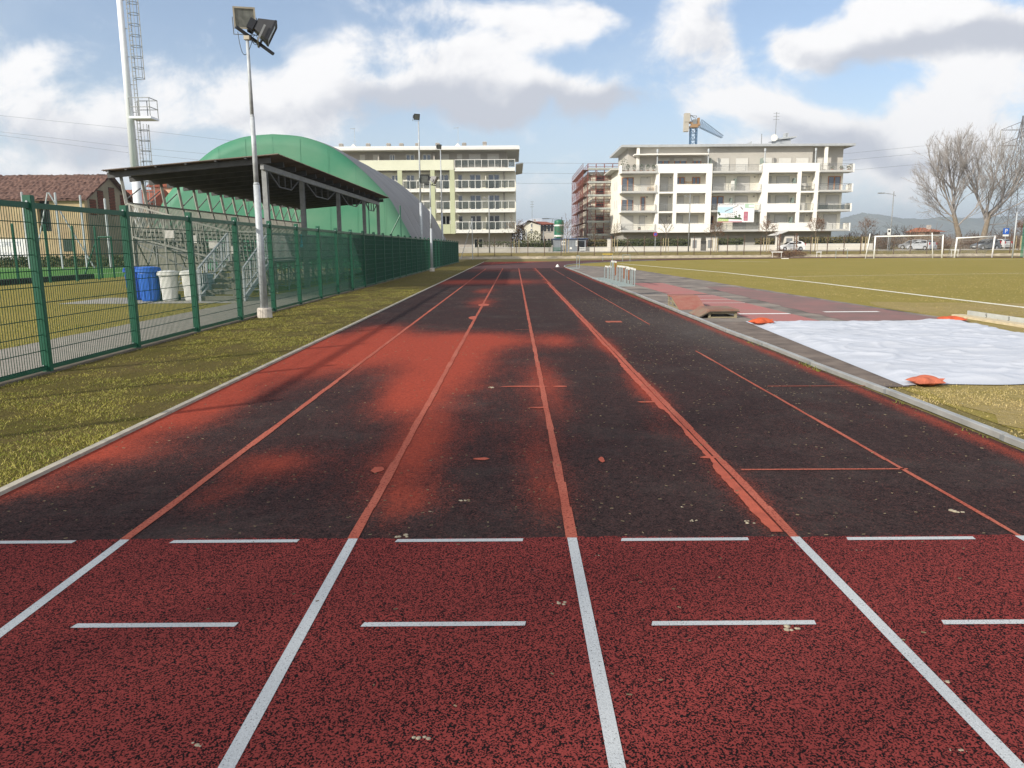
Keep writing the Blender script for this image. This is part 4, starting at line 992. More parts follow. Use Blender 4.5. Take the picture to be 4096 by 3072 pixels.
m = MB(); m.box(rx0 - .06, rx1 + .06, WY - .83, WY - .753, RT - .3, RT + .06); m.box(rx0 - .06, rx0 - .003, WY - .75, YB + 1, RT - .3, RT + .06); m.box(rx1 + .003, rx1 + .06, WY - .75, YB + 1, RT - .3, RT + .06); m.build('gutter', m_metalroof, ro)
m = MB(); m.prism([(rx0, RT), (rx1, RT), ((rx0 + rx1) / 2 + 6, RT + .2), ((rx0 + rx1) / 2 - 6, RT + .2)], 'y', YR + 2, YB - 2); m.build('roof_covering', m_metalroof, ro)
# lower side roof on the left
m = MB(); m.box(XL_ - 1.2, XL_ + 3, YR + 4.5, YB + 4, S4 + 1.0, S4 + 1.2); m.build('side_roof', m_soff, bR)
m = MB(); m.box(XL_ + .05, XL_ + 2.6, YR + 5, YB + 3.5, S4 + .0, S4 + 1.0); m.build('side_wall', m_cream, bR)
m = MB(); m.box(XR_ - 2.6, XR_ + 1.2, YR + 5.5, YB + 2, S4 + 1.0, S4 + 1.2); m.build('side_roof', m_soff, bR)
# side windows
for z in (S3, S2):
    for y in (131.5, 134.0):
        m = MB(); m.box(XL_ - .012, XL_ + .03, y, y + 1.2, z + 1.0, z + 2.3); m.build('side_window', m_shut, bR)
# columns at the top corners
for sx in (2555, 3310): MB().box(RX(sx) - .22, RX(sx) + .22, WY - .6, WY - .15, S4 + .3, RT - .26).build('column', m_whiteR, bR)
# white frames
def bigframe(x0, x1, zt, zb, holes):
    """frame slab at YR with rectangular holes [(x0,x1,z0,z1)]: built by horizontal bands"""
    m = MB(); xs = sorted({x0, x1, *[h[0] for h in holes], *[h[1] for h in holes]}); zs = sorted({zt, zb, *[h[2] for h in holes], *[h[3] for h in holes]})
    for i in range(len(xs) - 1):
        k = 0
        while k < len(zs) - 1:
            cx, cz = (xs[i] + xs[i + 1]) / 2, (zs[k] + zs[k + 1]) / 2
            if not any(h[0] < cx < h[1] and h[2] < cz < h[3] for h in holes):
                k2 = k + 1
                while k2 < len(zs) - 1 and not any(h[0] < cx < h[1] and h[2] < (zs[k2] + zs[k2 + 1]) / 2 < h[3] for h in holes): k2 += 1
                m.box(xs[i], xs[i + 1], YR, YR + .32, zs[k], zs[k2]); k = k2
            else: k += 1
    m.box(x0 + .001, x0 + .3, YR + .321, WY, zb, zt - .02); m.box(x1 - .3, x1 - .001, YR + .321, WY, zb, zt - .02)
    return m.build('balcony_frame', m_whiteR, bR)
f1 = (RX(2624), RX(2846)); n1 = (RX(2637), RX(2693)); w1 = (RX(2707), RX(2823))
f2 = (RX(3047), RX(3272)); w2 = (RX(3071), RX(3188)); n2 = (RX(3202), RX(3258))
zt_ = RZ(654); rows_ = [(RZ(736), RZ(691)), (RZ(815), RZ(771)), (RZ(894), RZ(850))]
holes1 = [(w1[0], w1[1], a, b) for a, b in rows_] + [(n1[0], n1[1], S3 + .18, RZ(691)), (n1[0], n1[1], S2 + .18, S3 - .1), (n1[0], n1[1], RZ(894), S2 - .1)]
bigframe(f1[0], f1[1], zt_, RZ(929), holes1)
holes2 = [(w2[0], w2[1], a, b) for a, b in rows_] + [(n2[0], n2[1], S3 + .18, RZ(687)), (n2[0], n2[1], S2 + .18, S3 - .1), (n2[0], n2[1], RZ(892), S2 - .1)]
bigframe(f2[0], f2[1], zt_, RZ(926), holes2)
bays = [(XL_ - .02, f1[0] - .01, (0, 1, 2, 3)), (f1[1] + .01, f2[0] - .01, (0, 1, 2, 3)), (f2[1] + .01, RX(3402), (0, 1, 2, 3))]
slz = [S1, S2, S3, S4]
for bi, (x0, x1, fl) in enumerate(bays):
    for k in fl:
        z = slz[k]; yo = YR - .25 if bi != 1 else YR + .1
        m = MB(); m.box(x0, x1, yo, WY - .01, z - .02, z + .16); m.box(x0, x1, yo - .03, yo - .002, z + .05, z + .3); m.build('balcony_slab', m_slab, bR)
        railing(bR, x0 + .05, x1 - .05, yo + .1, z + .16, 1.1, bars=0, post=2.4, ends=((x0 + .05,) if bi == 0 else (x1 - .05,) if bi == 2 else ()), depth=1.5, glass=tint_mat('railing_mesh', (.4, .4, .38), .22) if (bi, k) != (2, 1) else m_rglass)
        if bi != 1: MB().box(*((x0 - .22, x0 - .01) if bi == 0 else (x1 + .01, x1 + .22)), yo, WY, z - .02, z + 1.25).build('end_screen', m_whiteR, bR)
# slabs inside the frames
for (x0, x1) in (f1, f2):
    for z in slz: MB().box(x0 + .31, x1 - .31, YR + .33, WY - .012, z - .0, z + .15).build('balcony_slab', m_slab, bR)
for nx_, zz in ((n1, (S2, S3)), (n2, (S2, S3))):
    for z in zz: railing(bR, nx_[0] + .02, nx_[1] - .02, YR + .2, z + .16, 1.1, bars=.12, post=1.2)
for wv_, zr_ in ((w1, rows_), (w2, rows_), (n1, rows_[2:]), (n2, rows_[2:])):
    for a, b in zr_:
        m = MB(); m.bar((wv_[0], YR + .15, a + .16), (wv_[1], YR + .15, a + .16), .04)
        for q in range(4): x = wv_[0] + .1 + (wv_[1] - wv_[0] - .2) * q / 3; m.bar((x, YR + .15, a), (x, YR + .15, a + .15), .035)
        m.build('handrail', m_galvd, bR)
# openings: (src x0, x1, floor, kind)
fz = [S1 + .16, S2 + .16, S3 + .16, S4 + .16]; HD = 2.45
def W(sx0, sx1, k, kind='shutter', full=True, sill=.9, **kw):
    y = WY - .02; z0 = fz[k] + (.02 if full else sill); window(bR, RX(sx0), RX(sx1), z0, fz[k] + HD, y, kind, **kw)
W(2492, 2541, 2, 'glass', frame=m_bframe); W(2570, 2608, 2); W(2493, 2541, 1, 'glass', frame=m_bframe, shut=.5); W(2571, 2590, 1, 'glass', frame=m_bframe, mull=0); W(2491, 2541, 0); W(2568, 2589, 0, full=False)
for k in (2, 1, 0): W(2638, 2680, k)
W(2709, 2748, 2, 'glass', False, frame=m_bframe); W(2777, 2810, 2, 'glass', False, frame=m_bframe); W(2706, 2745, 1, full=False); W(2786, 2808, 1); W(2704, 2744, 0, full=False); W(2772, 2806, 0, full=False)
W(2861, 2912, 2); W(2960, 3010, 2); W(2858, 2908, 1, 'glass', frame=m_bframe); W(2955, 3005, 1); W(2855, 2870, 0, 'glass', frame=m_bframe, mull=0, pane=m_dpane); W(2950, 3002, 0)
for k in (2, 1, 0):
    W(3075, 3097, k, full=False); W(3120, 3170, k); W(3206, 3240, k)
W(3279, 3299, 2); W(3328, 3379, 2, 'glass', frame=m_bframe); W(3277, 3297, 1); W(3325, 3376, 1); W(3275, 3294, 0); W(3320, 3371, 0)
yT = WY + .23
for a, b, kd in ((2634, 2684, 'glass'), (2704, 2754, 'glass'), (2779, 2813, 'glass'), (2875, 2926, 'shutter'), (2952, 3002, 'shutter'), (3063, 3098, 'glass'), (3125, 3176, 'shutter'), (3195, 3246, 'shutter')):
    window(bR, RX(a), RX(b), fz[3], fz[3] + 2.35, yT, kd, frame=m_bframe, shut=.4 if kd == 'glass' and a != 3063 else (1.5 if a == 3063 else 0))
window(bR, RX(2559), RX(2590), fz[3], fz[3] + 2.2, WY + 1.18, 'glass', frame=m_bframe); window(bR, RX(3280), RX(3312), fz[3], fz[3] + 2.3, WY + 1.18, 'shutter')
for sx in (2628, 2831, 3056, 3258):
    m = MB(); m.tube((RX(sx), YR + .5, S4 + .3), (RX(sx), YR + .5, zt_ + 1.9), .1, n=10); m.tube((RX(sx), YR + .5, zt_ + 1.9), (RX(sx), YR + .5, zt_ + 2.35), .17, n=10); m.build('flue', m_galv, bR)
m = MB(); m.box(RX(2536), RX(2830), YR + .1, WY + .2, RZ(617), RZ(613)); m.build('awning_box', m_whiteR, bR)
for sx in (2843, 3050): MB().box(RX(sx), RX(sx) + .05, YR + .6, WY + .2, S4 + .2, S4 + 2.4).build('privacy_screen', tint_mat('screen_glass', (.25, .33, .3), .6), bR)
for sx, k in ((2945, 2), (2932, 1), (3183, 2), (3180, 1), (3178, 0)): MB().box(RX(sx), RX(sx) + .05, YR + .5, WY - .03, fz[k], fz[k] + 2.1).build('privacy_screen', tint_mat('screen_glass2', (.25, .33, .3), .6), bR)
for k in range(3):
    for sx in (2596, 2690, 3030, 3250):
        MB().box(RX(sx) - .12, RX(sx) + .12, WY - .12, WY - .03, fz[k] + 2.3, fz[k] + 2.5).build('wall_lamp', m_dgrey, bR)
m = MB(); m.box(RX(3140), RX(3195), YR + 5, YR + 8, RT + .3, RT + 1.1); m.prism([(RX(3128), RT + 1.1), (RX(3215), RT + 1.5), (RX(3215), RT + 1.7), (RX(3132), RT + 1.35)], 'y', YR + 4.6, YR + 8.4); m.box(RX(3178), RX(3192), YR + 6, YR + 7, RT + 1.6, RT + 2.4); m.build('lift_house', m_metalroof, ro)
m = MB(); m.prism([(RX(2996), RT + .06), (RX(3020), RT + .06), (RX(3020), RT + .75)], 'y', YR + 3, YR + 6); m.build('skylight', m_metalroof, ro)
m = MB(); xa = RX(3122); m.bar((xa, YR + 4, RT), (xa, YR + 4, RT + 5.4), .07)
for z in (4.2, 4.7, 5.2): m.bar((xa - .5, YR + 4, RT + z), (xa + .5, YR + 4, RT + z), .05)
m.bar((RX(3066), YR + 4, RT), (RX(3066), YR + 4, RT + 2), .09); m.build('aerial', m_galvd, ro)
m = MB(); m.lathe((0, 0, 0), [(.02, 0), (.35, .07), (.55, .2)], 16); m.xf(lambda v: Vector((xa - .35 + v.x, YR + 3.7 - v.z, RT + 1.3 + v.y))); m.build('satellite_dish', m_wframe, ro)
# balcony plants and clutter
m_leaf = M('balcony_leaf', (.045, .07, .02), .8, .4, 9); m_pot = M('terracotta', (.3, .13, .06), .9, .15, 5)
def leafball(mb, c, r, n, s, flat=1.):
    c = Vector(c)
    for _ in range(n):
        d = Vector((random.gauss(0, 1), random.gauss(0, 1), random.gauss(0, 1))).normalized() * r * random.uniform(.35, 1) ** .5; d.z *= flat
        a = Vector((random.gauss(0, 1), random.gauss(0, 1), random.gauss(0, 1))).normalized(); b = a.cross(Vector((random.gauss(0, 1), random.gauss(0, 1), random.gauss(0, 1)))).normalized()
        q = c + d; mb.add([q - a * s, q + b * s * .6, q + a * s, q - b * s * .6], [(0, 1, 2, 3)])
def plant(label, sx, k, h, r, y=YR + .5):
    x = RX(sx); z = slz[k] + .17; t = thing('potted_plant', label, 'plant', (x, y, z), 'balcony plants')
    m = MB(); m.lathe((x, y, z), [(.16, 0), (.22, .32), (.24, .36)], 10); m.build('pot', m_pot, t)
    m = MB(); leafball(m, (x, y, z + .35 + h / 2), r, 90, .1, h / 2 / r); m.build('foliage', m_leaf, t)
for j, sx in enumerate((2512, 2537, 2566, 2591, 2614)): plant(['leftmost', 'second', 'middle', 'fourth', 'rightmost'][j] + ' of five potted shrubs along the top left balcony', sx, 3, .95, .32)
plant('bushy yellow green shrub at the top left corner of the white block', 2495, 3, 2.0, .6, YR + .3)
for j, sx in enumerate((3328, 3364, 3392)): plant(['small leafy pot plant beside the column on the top right balcony', 'middle leafy pot plant on the top right balcony', 'pot plant at the outer corner of the top right balcony'][j], sx, 3, .5, .28)
plant('small pot plant on the lowest left balcony of the white block', 2563, 0, .3, .2)
# shelves and chairs
m_shelf = M('light_wood', (.45, .28, .13), .8, .15, 6)
for lab, sx0, sx1, k, h in (('low wooden shelf on the second balcony from the top, left bay', 2597, 2620, 2, .9), ('wooden shelf on the balcony inside the left white frame', 2750, 2773, 2, 1.75), ('small wooden bench on the lowest right balcony', 3292, 3316, 0, .55)):
    x0, x1, z = RX(sx0), RX(sx1), slz[k] + .17; y = WY - .5; m = MB()
    for x in (x0, x1 - .06): m.box(x, x + .06, y, y + .3, z, z + h)
    for q in (.35, .95): m.box(x0 + .062, x1 - .062, y, y + .3, z + h * q - .05, z + h * q)
    tag(m.build('shelf', m_shelf), lab, 'shelf')
t = thing('cabinet', 'white cabinet with a folding ladder on the middle balcony of the white block', 'cabinet', (RX(2936), YR + .9, S3 + .17))
MB().box(RX(2930), RX(2942), YR + .8, YR + 1.2, S3 + .17, S3 + 1.9).build('body', m_wframe, t)
t = thing('table', 'dark table with chairs behind the railing of the narrow right bay', 'table', (RX(3225), YR + 1, S3 + .17)); x0, x1, z = RX(3206), RX(3250), S3 + .17
m = MB(); m.box(x0, x1, YR + .8, YR + 1.5, z + .7, z + .76); m.build('tabletop', m_black, t)
m = MB()
for x in (x0 + .1, x1 - .1): m.bar((x, YR + .9, z), (x, YR + .9, z + .7), .05); m.bar((x, YR + 1.4, z), (x, YR + 1.4, z + .7), .05)
m.build('leg', m_black, t)
# ------------------------------------------------------------------ advertising board
bx0, bx1 = D(2870, 850, YR - .6).x, D(3017, 850, YR - .6).x; bz0, bz1 = D(2940, 889, YR - .6).z, D(2940, 814, YR - .6).z; by = YR - .6
bb = thing('billboard', 'white advertising banner with a picture of an apartment block, hung across two balconies', 'billboard', ((bx0 + bx1) / 2, by, bz0))
MB().box(bx0, bx1, by, by + .04, bz0, bz1).build('panel', M('banner_white', (.78, .78, .78), .6, .02, 3), bb)
bw, bh = bx1 - bx0, bz1 - bz0
def B_(u0, u1, v0, v1, mat, name='print', d=.003): MB().box(bx0 + bw * u0, bx0 + bw * u1, by - d, by - d + .0025, bz0 + bh * v0, bz0 + bh * v1).build(name, mat, bb)
m_p1 = M('print_sky', (.5, .68, .78), .6, .05, 1); m_p2 = M('print_grey', (.2, .2, .2), .6, .1, 9); m_p3 = M('print_crimson', (.42, .06, .12), .6, .05, 9); m_p4 = M('print_lime', (.42, .62, .12), .6, .05, 9); m_p5 = M('print_green', (.06, .1, .05), .7, .3, 9); m_p6 = M('print_mint', (.42, .58, .44), .6, .05, 9); m_p7 = M('print_light', (.66, .66, .66), .6, .03, 9)
B_(.005, .42, .5, .82, m_p1); B_(.01, .31, .05, .2, m_p4); B_(.005, .68, .005, .045, m_p3); B_(.72, .83, .08, .56, m_p3); B_(.74, .99, .93, .985, m_p6); B_(.74, .99, .76, .81, m_p6); B_(.74, .84, .81, .93, m_p6)
for k in range(6): B_(.735, .815, .13 + k * .07, .145 + k * .07, m_p7, d=.006)
m = MB()
def PB(u, v): return (bx0 + bw * u, bz0 + bh * v)
m.prism([PB(.2, .55), PB(.55, .87), PB(.57, .92), PB(.2, .6)], 'y', by - .004, by - .0015)
m.prism([PB(.61, .82), PB(.67, .66), PB(.695, .7), PB(.635, .83)], 'y', by - .004, by - .0015)
for i in range(7):
    for j in range(3):
        u = .2 + i * .05; s_ = .6 + i * .12; v = .3 + j * .09 * s_ + .0 * i
        if v + .05 * s_ < .5 + i * .055: m.prism([PB(u, v), PB(u + .032, v + .006), PB(u + .032, v + .04 * s_), PB(u, v + .036 * s_)], 'y', by - .004, by - .0015)
m.build('print', m_p2, bb)
m = MB(); m.prism([PB(.01, .2), PB(.67, .14), PB(.67, .2), PB(.6, .28), PB(.45, .24), PB(.3, .27), PB(.18, .25), PB(.06, .26)], 'y', by - .005, by - .002)
for u, v, r in ((.03, .5, .035), (.6, .35, .035), (.06, .42, .03), (.5, .3, .04)): m.prism([(PB(u, v)[0] + r * bw * math.cos(a) * random.uniform(.7, 1.1), PB(u, v)[1] + r * bw * math.sin(a) * random.uniform(.7, 1.1)) for a in [2 * math.pi * i / 9 for i in range(9)]], 'y', by - .0065, by - .0035)
m.build('print', m_p5, bb)
text('NUOVA COSTRUZIONE IN ATTICO', .33, m_p2, bb, (bx0 + bw * .27, by - .006, bz0 + bh * .945), (math.pi / 2, 0, 0))
text('VENDITA', .5, m_p7, bb, (bx0 + bw * .16, by - .008, bz0 + bh * .11), (math.pi / 2, 0, 0))
B_(.03, .055, .92, .97, m_p3)
# ------------------------------------------------------------------ left apartment block
YA = 124.0; WA = YA + 1.7
def AX(sx): return D(sx, 780, YA).x
def AZ(sy, sx=1800): return D(sx, sy, YA).z
bL = thing('apartment_building', 'pale yellow green apartment block with smoked glass balconies behind the green dome', 'building', (AX(1780), YA + 8, .78))
m_lime = plaster('lime_render', (.62, .635, .5)); m_lime2 = plaster('green_render', (.44, .47, .31)); m_creamL = plaster('pale_render', (.74, .72, .61)); m_taupe = plaster('taupe_render', (.4, .375, .34))
A1, A2, A3, A4, AT = AZ(932), AZ(850), AZ(767), AZ(685), AZ(590)
ax0, ax1 = AX(1180), AX(2064); AB = 141
MB().box(ax0, ax1, WA, AB, A1, A4).build('wall', m_creamL, bL)
MB().box(ax0 + 2, AX(2045), WA + .5, AB - .5, .7, A1 - .01).build('ground_floor_wall', m_taupe, bL)
MB().box(ax0, AX(2030), WA + .1, AB - 2, A4, AT - .45).build('top_floor_wall', m_taupe, bL)
m = MB(); m.box(ax0 - 1, AX(2078), YA - .5, AB, AT - .45, AT - .1); ro = m.build('roof', m_soff, bL)
m = MB(); m.box(ax0 - 1, AX(2079), YA - .75, YA - .503, AT - .42, AT - .02); m.box(ax0 - 1, AX(2078), YA - .5, AB, AT - .095, AT + .18); m.build('gutter', M('white_gutter', (.66, .66, .64), .5, .04, 2), ro)
m = MB(); m.prism([(AX(2064), A4 + 1.1), (AX(2094), A4 + 1.3), (AX(2094), A4 + 1.45), (AX(2064), A4 + 1.3)], 'y', YA + 2, AB + 2); m.build('side_roof', m_soff, bL)
for sx, h in ((1272, .55), (1355, .4), (1465, .4), (1548, .4), (1600, .4), (1665, .4), (1747, .4), (1855, .4), (1938, .55)):
    x = AX(sx); m = MB(); m.box(x - .28, x + .28, YA + 3, YA + 3.6, AT + .18, AT + .3 + h)
    for q in range(3): m.box(x - .34, x + .34, YA + 2.94, YA + 3.66, AT + .32 + h + q * .13, AT + .39 + h + q * .13)
    m.box(x - .24, x + .24, YA + 3.04, YA + 3.56, AT + .3 + h, AT + .72 + h); m.build('chimney', m_taupe, ro)
for sx in (1418, 1833):
    x = AX(sx); m = MB(); m.prism([(x - .55, AT + .18), (x + .55, AT + .18), (x, AT + .75)], 'y', YA + .6, YA + 3); m.build('dormer', m_wframe, ro)
    m = MB(); m.bar((x, YA + 2, AT + .7), (x, YA + 2, AT + 3.3), .05); m.bar((x - .7, YA + 2, AT + 3.2), (x + .15, YA + 2, AT + 3.3), .05)
    for q in range(5): m.bar((x - .6 + .15 * q, YA + 1.75, AT + 3.22), (x - .6 + .15 * q, YA + 2.25, AT + 3.22), .035)
    m.bar((x - .3, YA + 2, AT + 1.3), (x + .3, YA + 2, AT + 1.3), .04); m.build('aerial', m_galv, ro)
# parapet band and pilasters
MB().box(ax0, AX(1817), YA, YA + .3, AZ(680), AZ(639)).build('parapet', m_lime, bL)
for a, b in ((1330, 1348), (1462, 1478), (1592, 1610), (1723, 1740), (1800, 1819)):
    MB().box(AX(a), AX(b), YA + .03, YA + .5, A1 - .12, AZ(680) - .003).build('pilaster', m_lime2, bL)
MB().box(AX(1741), AX(1799), YA + .05, YA + .45, A1 - .12, AZ(897)).build('parapet', m_lime2, bL)
MB().box(AX(1480), AX(1722), YA + .05, YA + .45, A1 - .12, AZ(897)).build('parapet', m_lime2, bL)
def abalc(sx0, sx1, z, glassn, yo=YA - .2):
    x0, x1 = AX(sx0), AX(sx1)
    s_ = MB().box(x0, x1, yo, WA - .01, z, z + .22).build('balcony_slab', m_slab, bL)
    m = MB(); m.box(x0, x1, yo - .04, yo - .003, z - .02, z + .5); m.bar((x0, yo, z + 1.72), (x1, yo, z + 1.72), .07)
    n = glassn
    for k in range(n + 1): x = x0 + .04 + (x1 - x0 - .08) * k / n; m.box(x - .035, x + .035, yo - .08, yo - .045, z + .25, z + 1.72)
    m.build('railing', m_wframe, bL)
    MB().box(x0 + .04, x1 - .04, yo - .03, yo - .015, z + .62, z + 1.66).build('railing_glass', m_rglass, bL)
for z in (A1, A2, A3, A4): abalc(1821, 2061, z, 9)
for z in (A2, A3): abalc(1612, 1722, z, 4, YA + .2); abalc(1742, 1800, z, 2, YA + .2); abalc(1480, 1591, z, 4, YA + .2)
fl = [A1 + .25, A2 + .25, A3 + .25, A4 + .25]
def AW(a, b, k, kind='glass', z0=0, h=2.55, y=WA - .02, **kw): window(bL, AX(a), AX(b), fl[k] + z0, fl[k] + h, y, kind, **kw)
for k in (0, 1, 2):
    pn = m_dpane if k == 0 else m_pane
    AW(1829, 1848, k, mull=0, pane=pn); AW(1877, 1923, k, pane=pn); AW(1952, 1998, k, pane=pn)
    MB().box(AX(1942), AX(1945), YA + .3, WA - .03, fl[k], fl[k] + 2.2).build('divider', m_creamL, bL) if k != 1 else None
for k in (1, 2):
    AW(1753, 1793, k, 'shutter' if k == 1 else 'glass'); AW(1622, 1655, k); AW(1690, 1716, k, 'shutter'); AW(1495, 1530, k); AW(1562, 1590, k, pane=m_pane)
AW(1760, 1796, 0, z0=1.05, pane=m_dpane); AW(1620, 1655, 0, z0=1.05, pane=m_dpane)
yT = WA + .08
for a, b, kd in ((1365, 1384, 'shutter'), (1437, 1457, 'shutter'), (1490, 1514, 'shutter'), (1557, 1578, 'glass'), (1622, 1657, 'glass'), (1689, 1723, 'glass'), (1762, 1795, 'shutter'), (1828, 1848, 'shutter'), (1876, 1922, 'shutter'), (1950, 1996, 'shutter')): AW(a, b, 3, kd, y=yT)
for sx in (1515, 1736): m = MB(); m.box(AX(sx), AX(sx) + .2, YA + .31, WA + .09, AZ(640) - .6, AZ(640) + .85); m.build('divider', m_taupe, bL)
for sx, z0, z1 in ((1468, AZ(640), AT - .5), (1737, AZ(640), AT - .5), (2018, A4 + .3, AT - .5), (2016, A3 + .3, A4), (2016, A2 + .3, A3), (2017, A1 + .3, A2), (2018, .8, A1)):
    yq = WA - .1 if sx > 2000 else WA; MB().tube((AX(sx), yq, z0), (AX(sx), yq, z1), .08, n=8).build('downpipe', m_taupe, bL)
window(bL, AX(1766), AX(1800), .9, 2.6, WA + .48, 'glass', pane=m_dpane); window(bL, AX(1890), AX(1928), .8, 3.0, WA + .48, 'glass', pane=m_dpane)
# ------------------------------------------------------------------ air dome sports hall
DC, DY0, DY1 = D(1102, 950, 62).x + .25, 62.0, 95.0
PR = [(11.2, 0), (10.95, 1.17), (10.55, 2.4), (9.8, 3.86), (9.0, 5.33), (8.05, 6.45), (7.0, 7.5), (5.45, 8.8), (4.1, 9.6), (2.25, 10.2), (0, 10.4)]
def catmull(P, n):
    out = []
    for i in range(len(P) - 1):
        p0 = P[max(0, i - 1)]; p1, p2 = P[i], P[i + 1]; p3 = P[min(len(P) - 1, i + 2)]
        for k in range(n):
            t = k / n; out.append(tuple(.5 * (2 * b + (c - a) * t + (2 * a - 5 * b + 4 * c - d) * t * t + (3 * b - a - 3 * c + d) * t ** 3) for a, b, c, d in zip(p0, p1, p2, p3)))
    return out + [P[-1]]
half = catmull(PR, 5); half[-1] = (0, half[-1][1]); prof = half + [(-w, z) for w, z in reversed(half[:-1])]
dm = thing('sports_dome', 'large barrel vaulted sports hall with green front and grey membrane behind the grandstand', 'dome', (DC, (DY0 + DY1) / 2, 0))
rows = []; nb = 6
for j in range(nb * 10 + 1):
    y = DY0 + .6 + (DY1 - DY0 - .6) * j / (nb * 10); bul = .16 * abs(math.sin(math.pi * j / 10)) ** .6
    rows.append([Vector((DC + w * (1 + bul / 11), y, z * (1 + bul / 10))) for w, z in prof])
m = MB(); m.grid(rows); m.add([rows[-1][i] for i in range(len(prof))], [tuple(range(len(prof)))])
m_memb = M('grey_membrane', (.2, .195, .195), .7, .12, .25, col2=(.25, .245, .24), detail=8); m.build('membrane', m_memb, dm, smooth=True)
m = MB()
for j in range(1, nb): m.path([rows[j * 10][i] + Vector((0, 0, .01)) for i in range(len(prof))], .03, 4)
m.build('seam', M('dark_seam', (.06, .06, .06), .8, .1, 3), dm)
m_gm, nt, p = newmat('green_membrane'); c = coord(nt)
n1 = noise(nt, coord(nt, 'Object', (.5, 1, .8)), .35, 5, .5)
nt.links.new(mixc(nt, mapr(nt, n1, .42, .62), (.03, .18, .1), (.08, .215, .13)), p.inputs['Base Color']); p.inputs['Roughness'].default_value = .6
rows2 = []
for s_, y in ((0, -.3), (.25, -.29), (.5, -.25), (.75, -.16), (.92, -.06), (1, .02), (1.0, .62)):
    rows2.append([Vector((DC + w * s_ * (1.003 if s_ == 1 else 1), DY0 + y, (z * s_ if s_ < 1 else z * 1.003))) for w, z in prof])
m = MB(); m.grid(rows2); m.build('front_wall', m_gm, dm, smooth=True)
m = MB()
for k in range(-9, 10):
    x = k * 2.15; zs = np.interp(abs(x), [w for w, z in reversed(half)], [z for w, z in reversed(half)])
    if abs(x) < 10.5: m.path([(DC + x, DY0 + np.interp(max(abs(x) / 11.2, zz / 10.4), (0, .5, .75, .92, 1), (-.3, -.25, -.16, -.06, .02)) - .01, zz) for zz in np.linspace(.1, zs * .985, 9)], .008, 4)
m.build('seam', M('green_seam', (.03, .16, .1), .8, .1, 3), dm)
m = MB(); m.box(DC + 10.6, DC + 11.6, DY0 - .2, DY1, 0, .5); m.box(DC - 11.6, DC - 10.6, DY0 - .2, DY1, 0, .5); m.build('foundation', m_conc, dm)
for sx, Y in ((1608, 60),):
    pass
t = thing('net_post', 'thin green post with a slanting brace in front of the green dome', 'post', (D(1604, 950, 58).x, 58, 0)); x = D(1604, 950, 58).x
m = MB(); m.tube((x, 58, 0), (x, 58, D(1604, 822, 58).z), .05, n=8); m.build('post', m_green, t); m = MB(); m.tube((x - 2.1, 58, .1), (x, 58, D(1604, 860, 58).z), .045, n=8); m.build('brace', m_green, t)
for sx in (1228, 1478): Y = 55; x = D(sx, 950, Y).x; m = MB(); m.tube((x, Y, 0), (x, Y, D(sx, 822, Y).z), .05, n=8); tag(m.build('net_post', m_green), {1228: 'thin dark post behind the middle of the grandstand', 1478: 'thin green post seen between the last grandstand columns'}[sx], 'post', 'posts near the dome')
# ================================================================== BARN
BX, BY0, BY1 = D(350, 940, 74).x, 74.0, 83.4
bze = D(350, 800, BY0).z; bzr = D(465, 702, (BY0 + BY1) / 2).z; BXW = BX - 34
bn = thing('barn', 'old plastered barn with brown tiled roof and brick lattice gable behind the artificial pitch', 'barn', (BX - 15, 78, 0))
m_plas = M('old_plaster', (.48, .38, .22), .95, .25, .5, col2=(.33, .24, .15), detail=10, bmp=.3, bscale=5)
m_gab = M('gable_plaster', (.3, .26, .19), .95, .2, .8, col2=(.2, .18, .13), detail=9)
dx0, dx1 = D(155, 900, BY0).x, D(206, 900, BY0).x; dz0, dz1 = D(180, 925, BY0).z, D(180, 795, BY0).z
m = MB()
for a in ((BXW, dx0, 0, bze), (dx1, BX, 0, bze), (dx0, dx1, 0, dz0), (dx0, dx1, dz1, bze)): m.box(a[0], a[1], BY0, BY0 + .5, a[2], a[3])
m.box(BXW, BX - .42, BY1 - .5, BY1, 0, bze); m.build('wall', m_plas, bn)
m = MB(); yr = (BY0 + BY1) / 2
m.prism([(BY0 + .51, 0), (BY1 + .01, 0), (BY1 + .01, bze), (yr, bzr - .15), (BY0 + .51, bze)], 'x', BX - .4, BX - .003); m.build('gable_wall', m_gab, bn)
MB().box(dx0 - .1, dx1 + .1, BY0 + .6, BY0 + .7, dz0 - .1, dz1 + .1).build('loft_shade_panel', m_black, bn)  # black panel behind the hole, painting the darkness inside the loft
m = MB(); 
for s in (-1, 1):
    ye = yr + s * ((BY1 - BY0) / 2 + .35); ze = bze + .02
    rows = []
    nC = 150
    for i in range(nC + 1):
        x = BXW - .4 + (BX + .45 - BXW + .4) * i / nC; r = []
        for j in range(15):
            v = j / 14; q = .05 * math.sin(i * math.pi / 1.0 + .4) + .035 * (j % 2) + random.uniform(-.06, .06); r.append(Vector((x, yr + (ye - yr) * v, bzr + (ze - bzr) * v + q + .1)))
        rows.append(r)
    m.grid(rows)
    m.prism([(yr, bzr - .1), (ye, ze - .1), (ye, ze + .02), (yr, bzr + .02)], 'x', BXW - .35, BX + .4)
m_tile = M('old_roof_tiles', (.04, .018, .014), .95, .4, 3.2, col2=(.19, .11, .085), detail=12, bmp=.9, bscale=5)
m.build('roof', m_tile, bn)
m_brick = M('brick_lattice', (.22, .08, .05), .95, .3, 6)
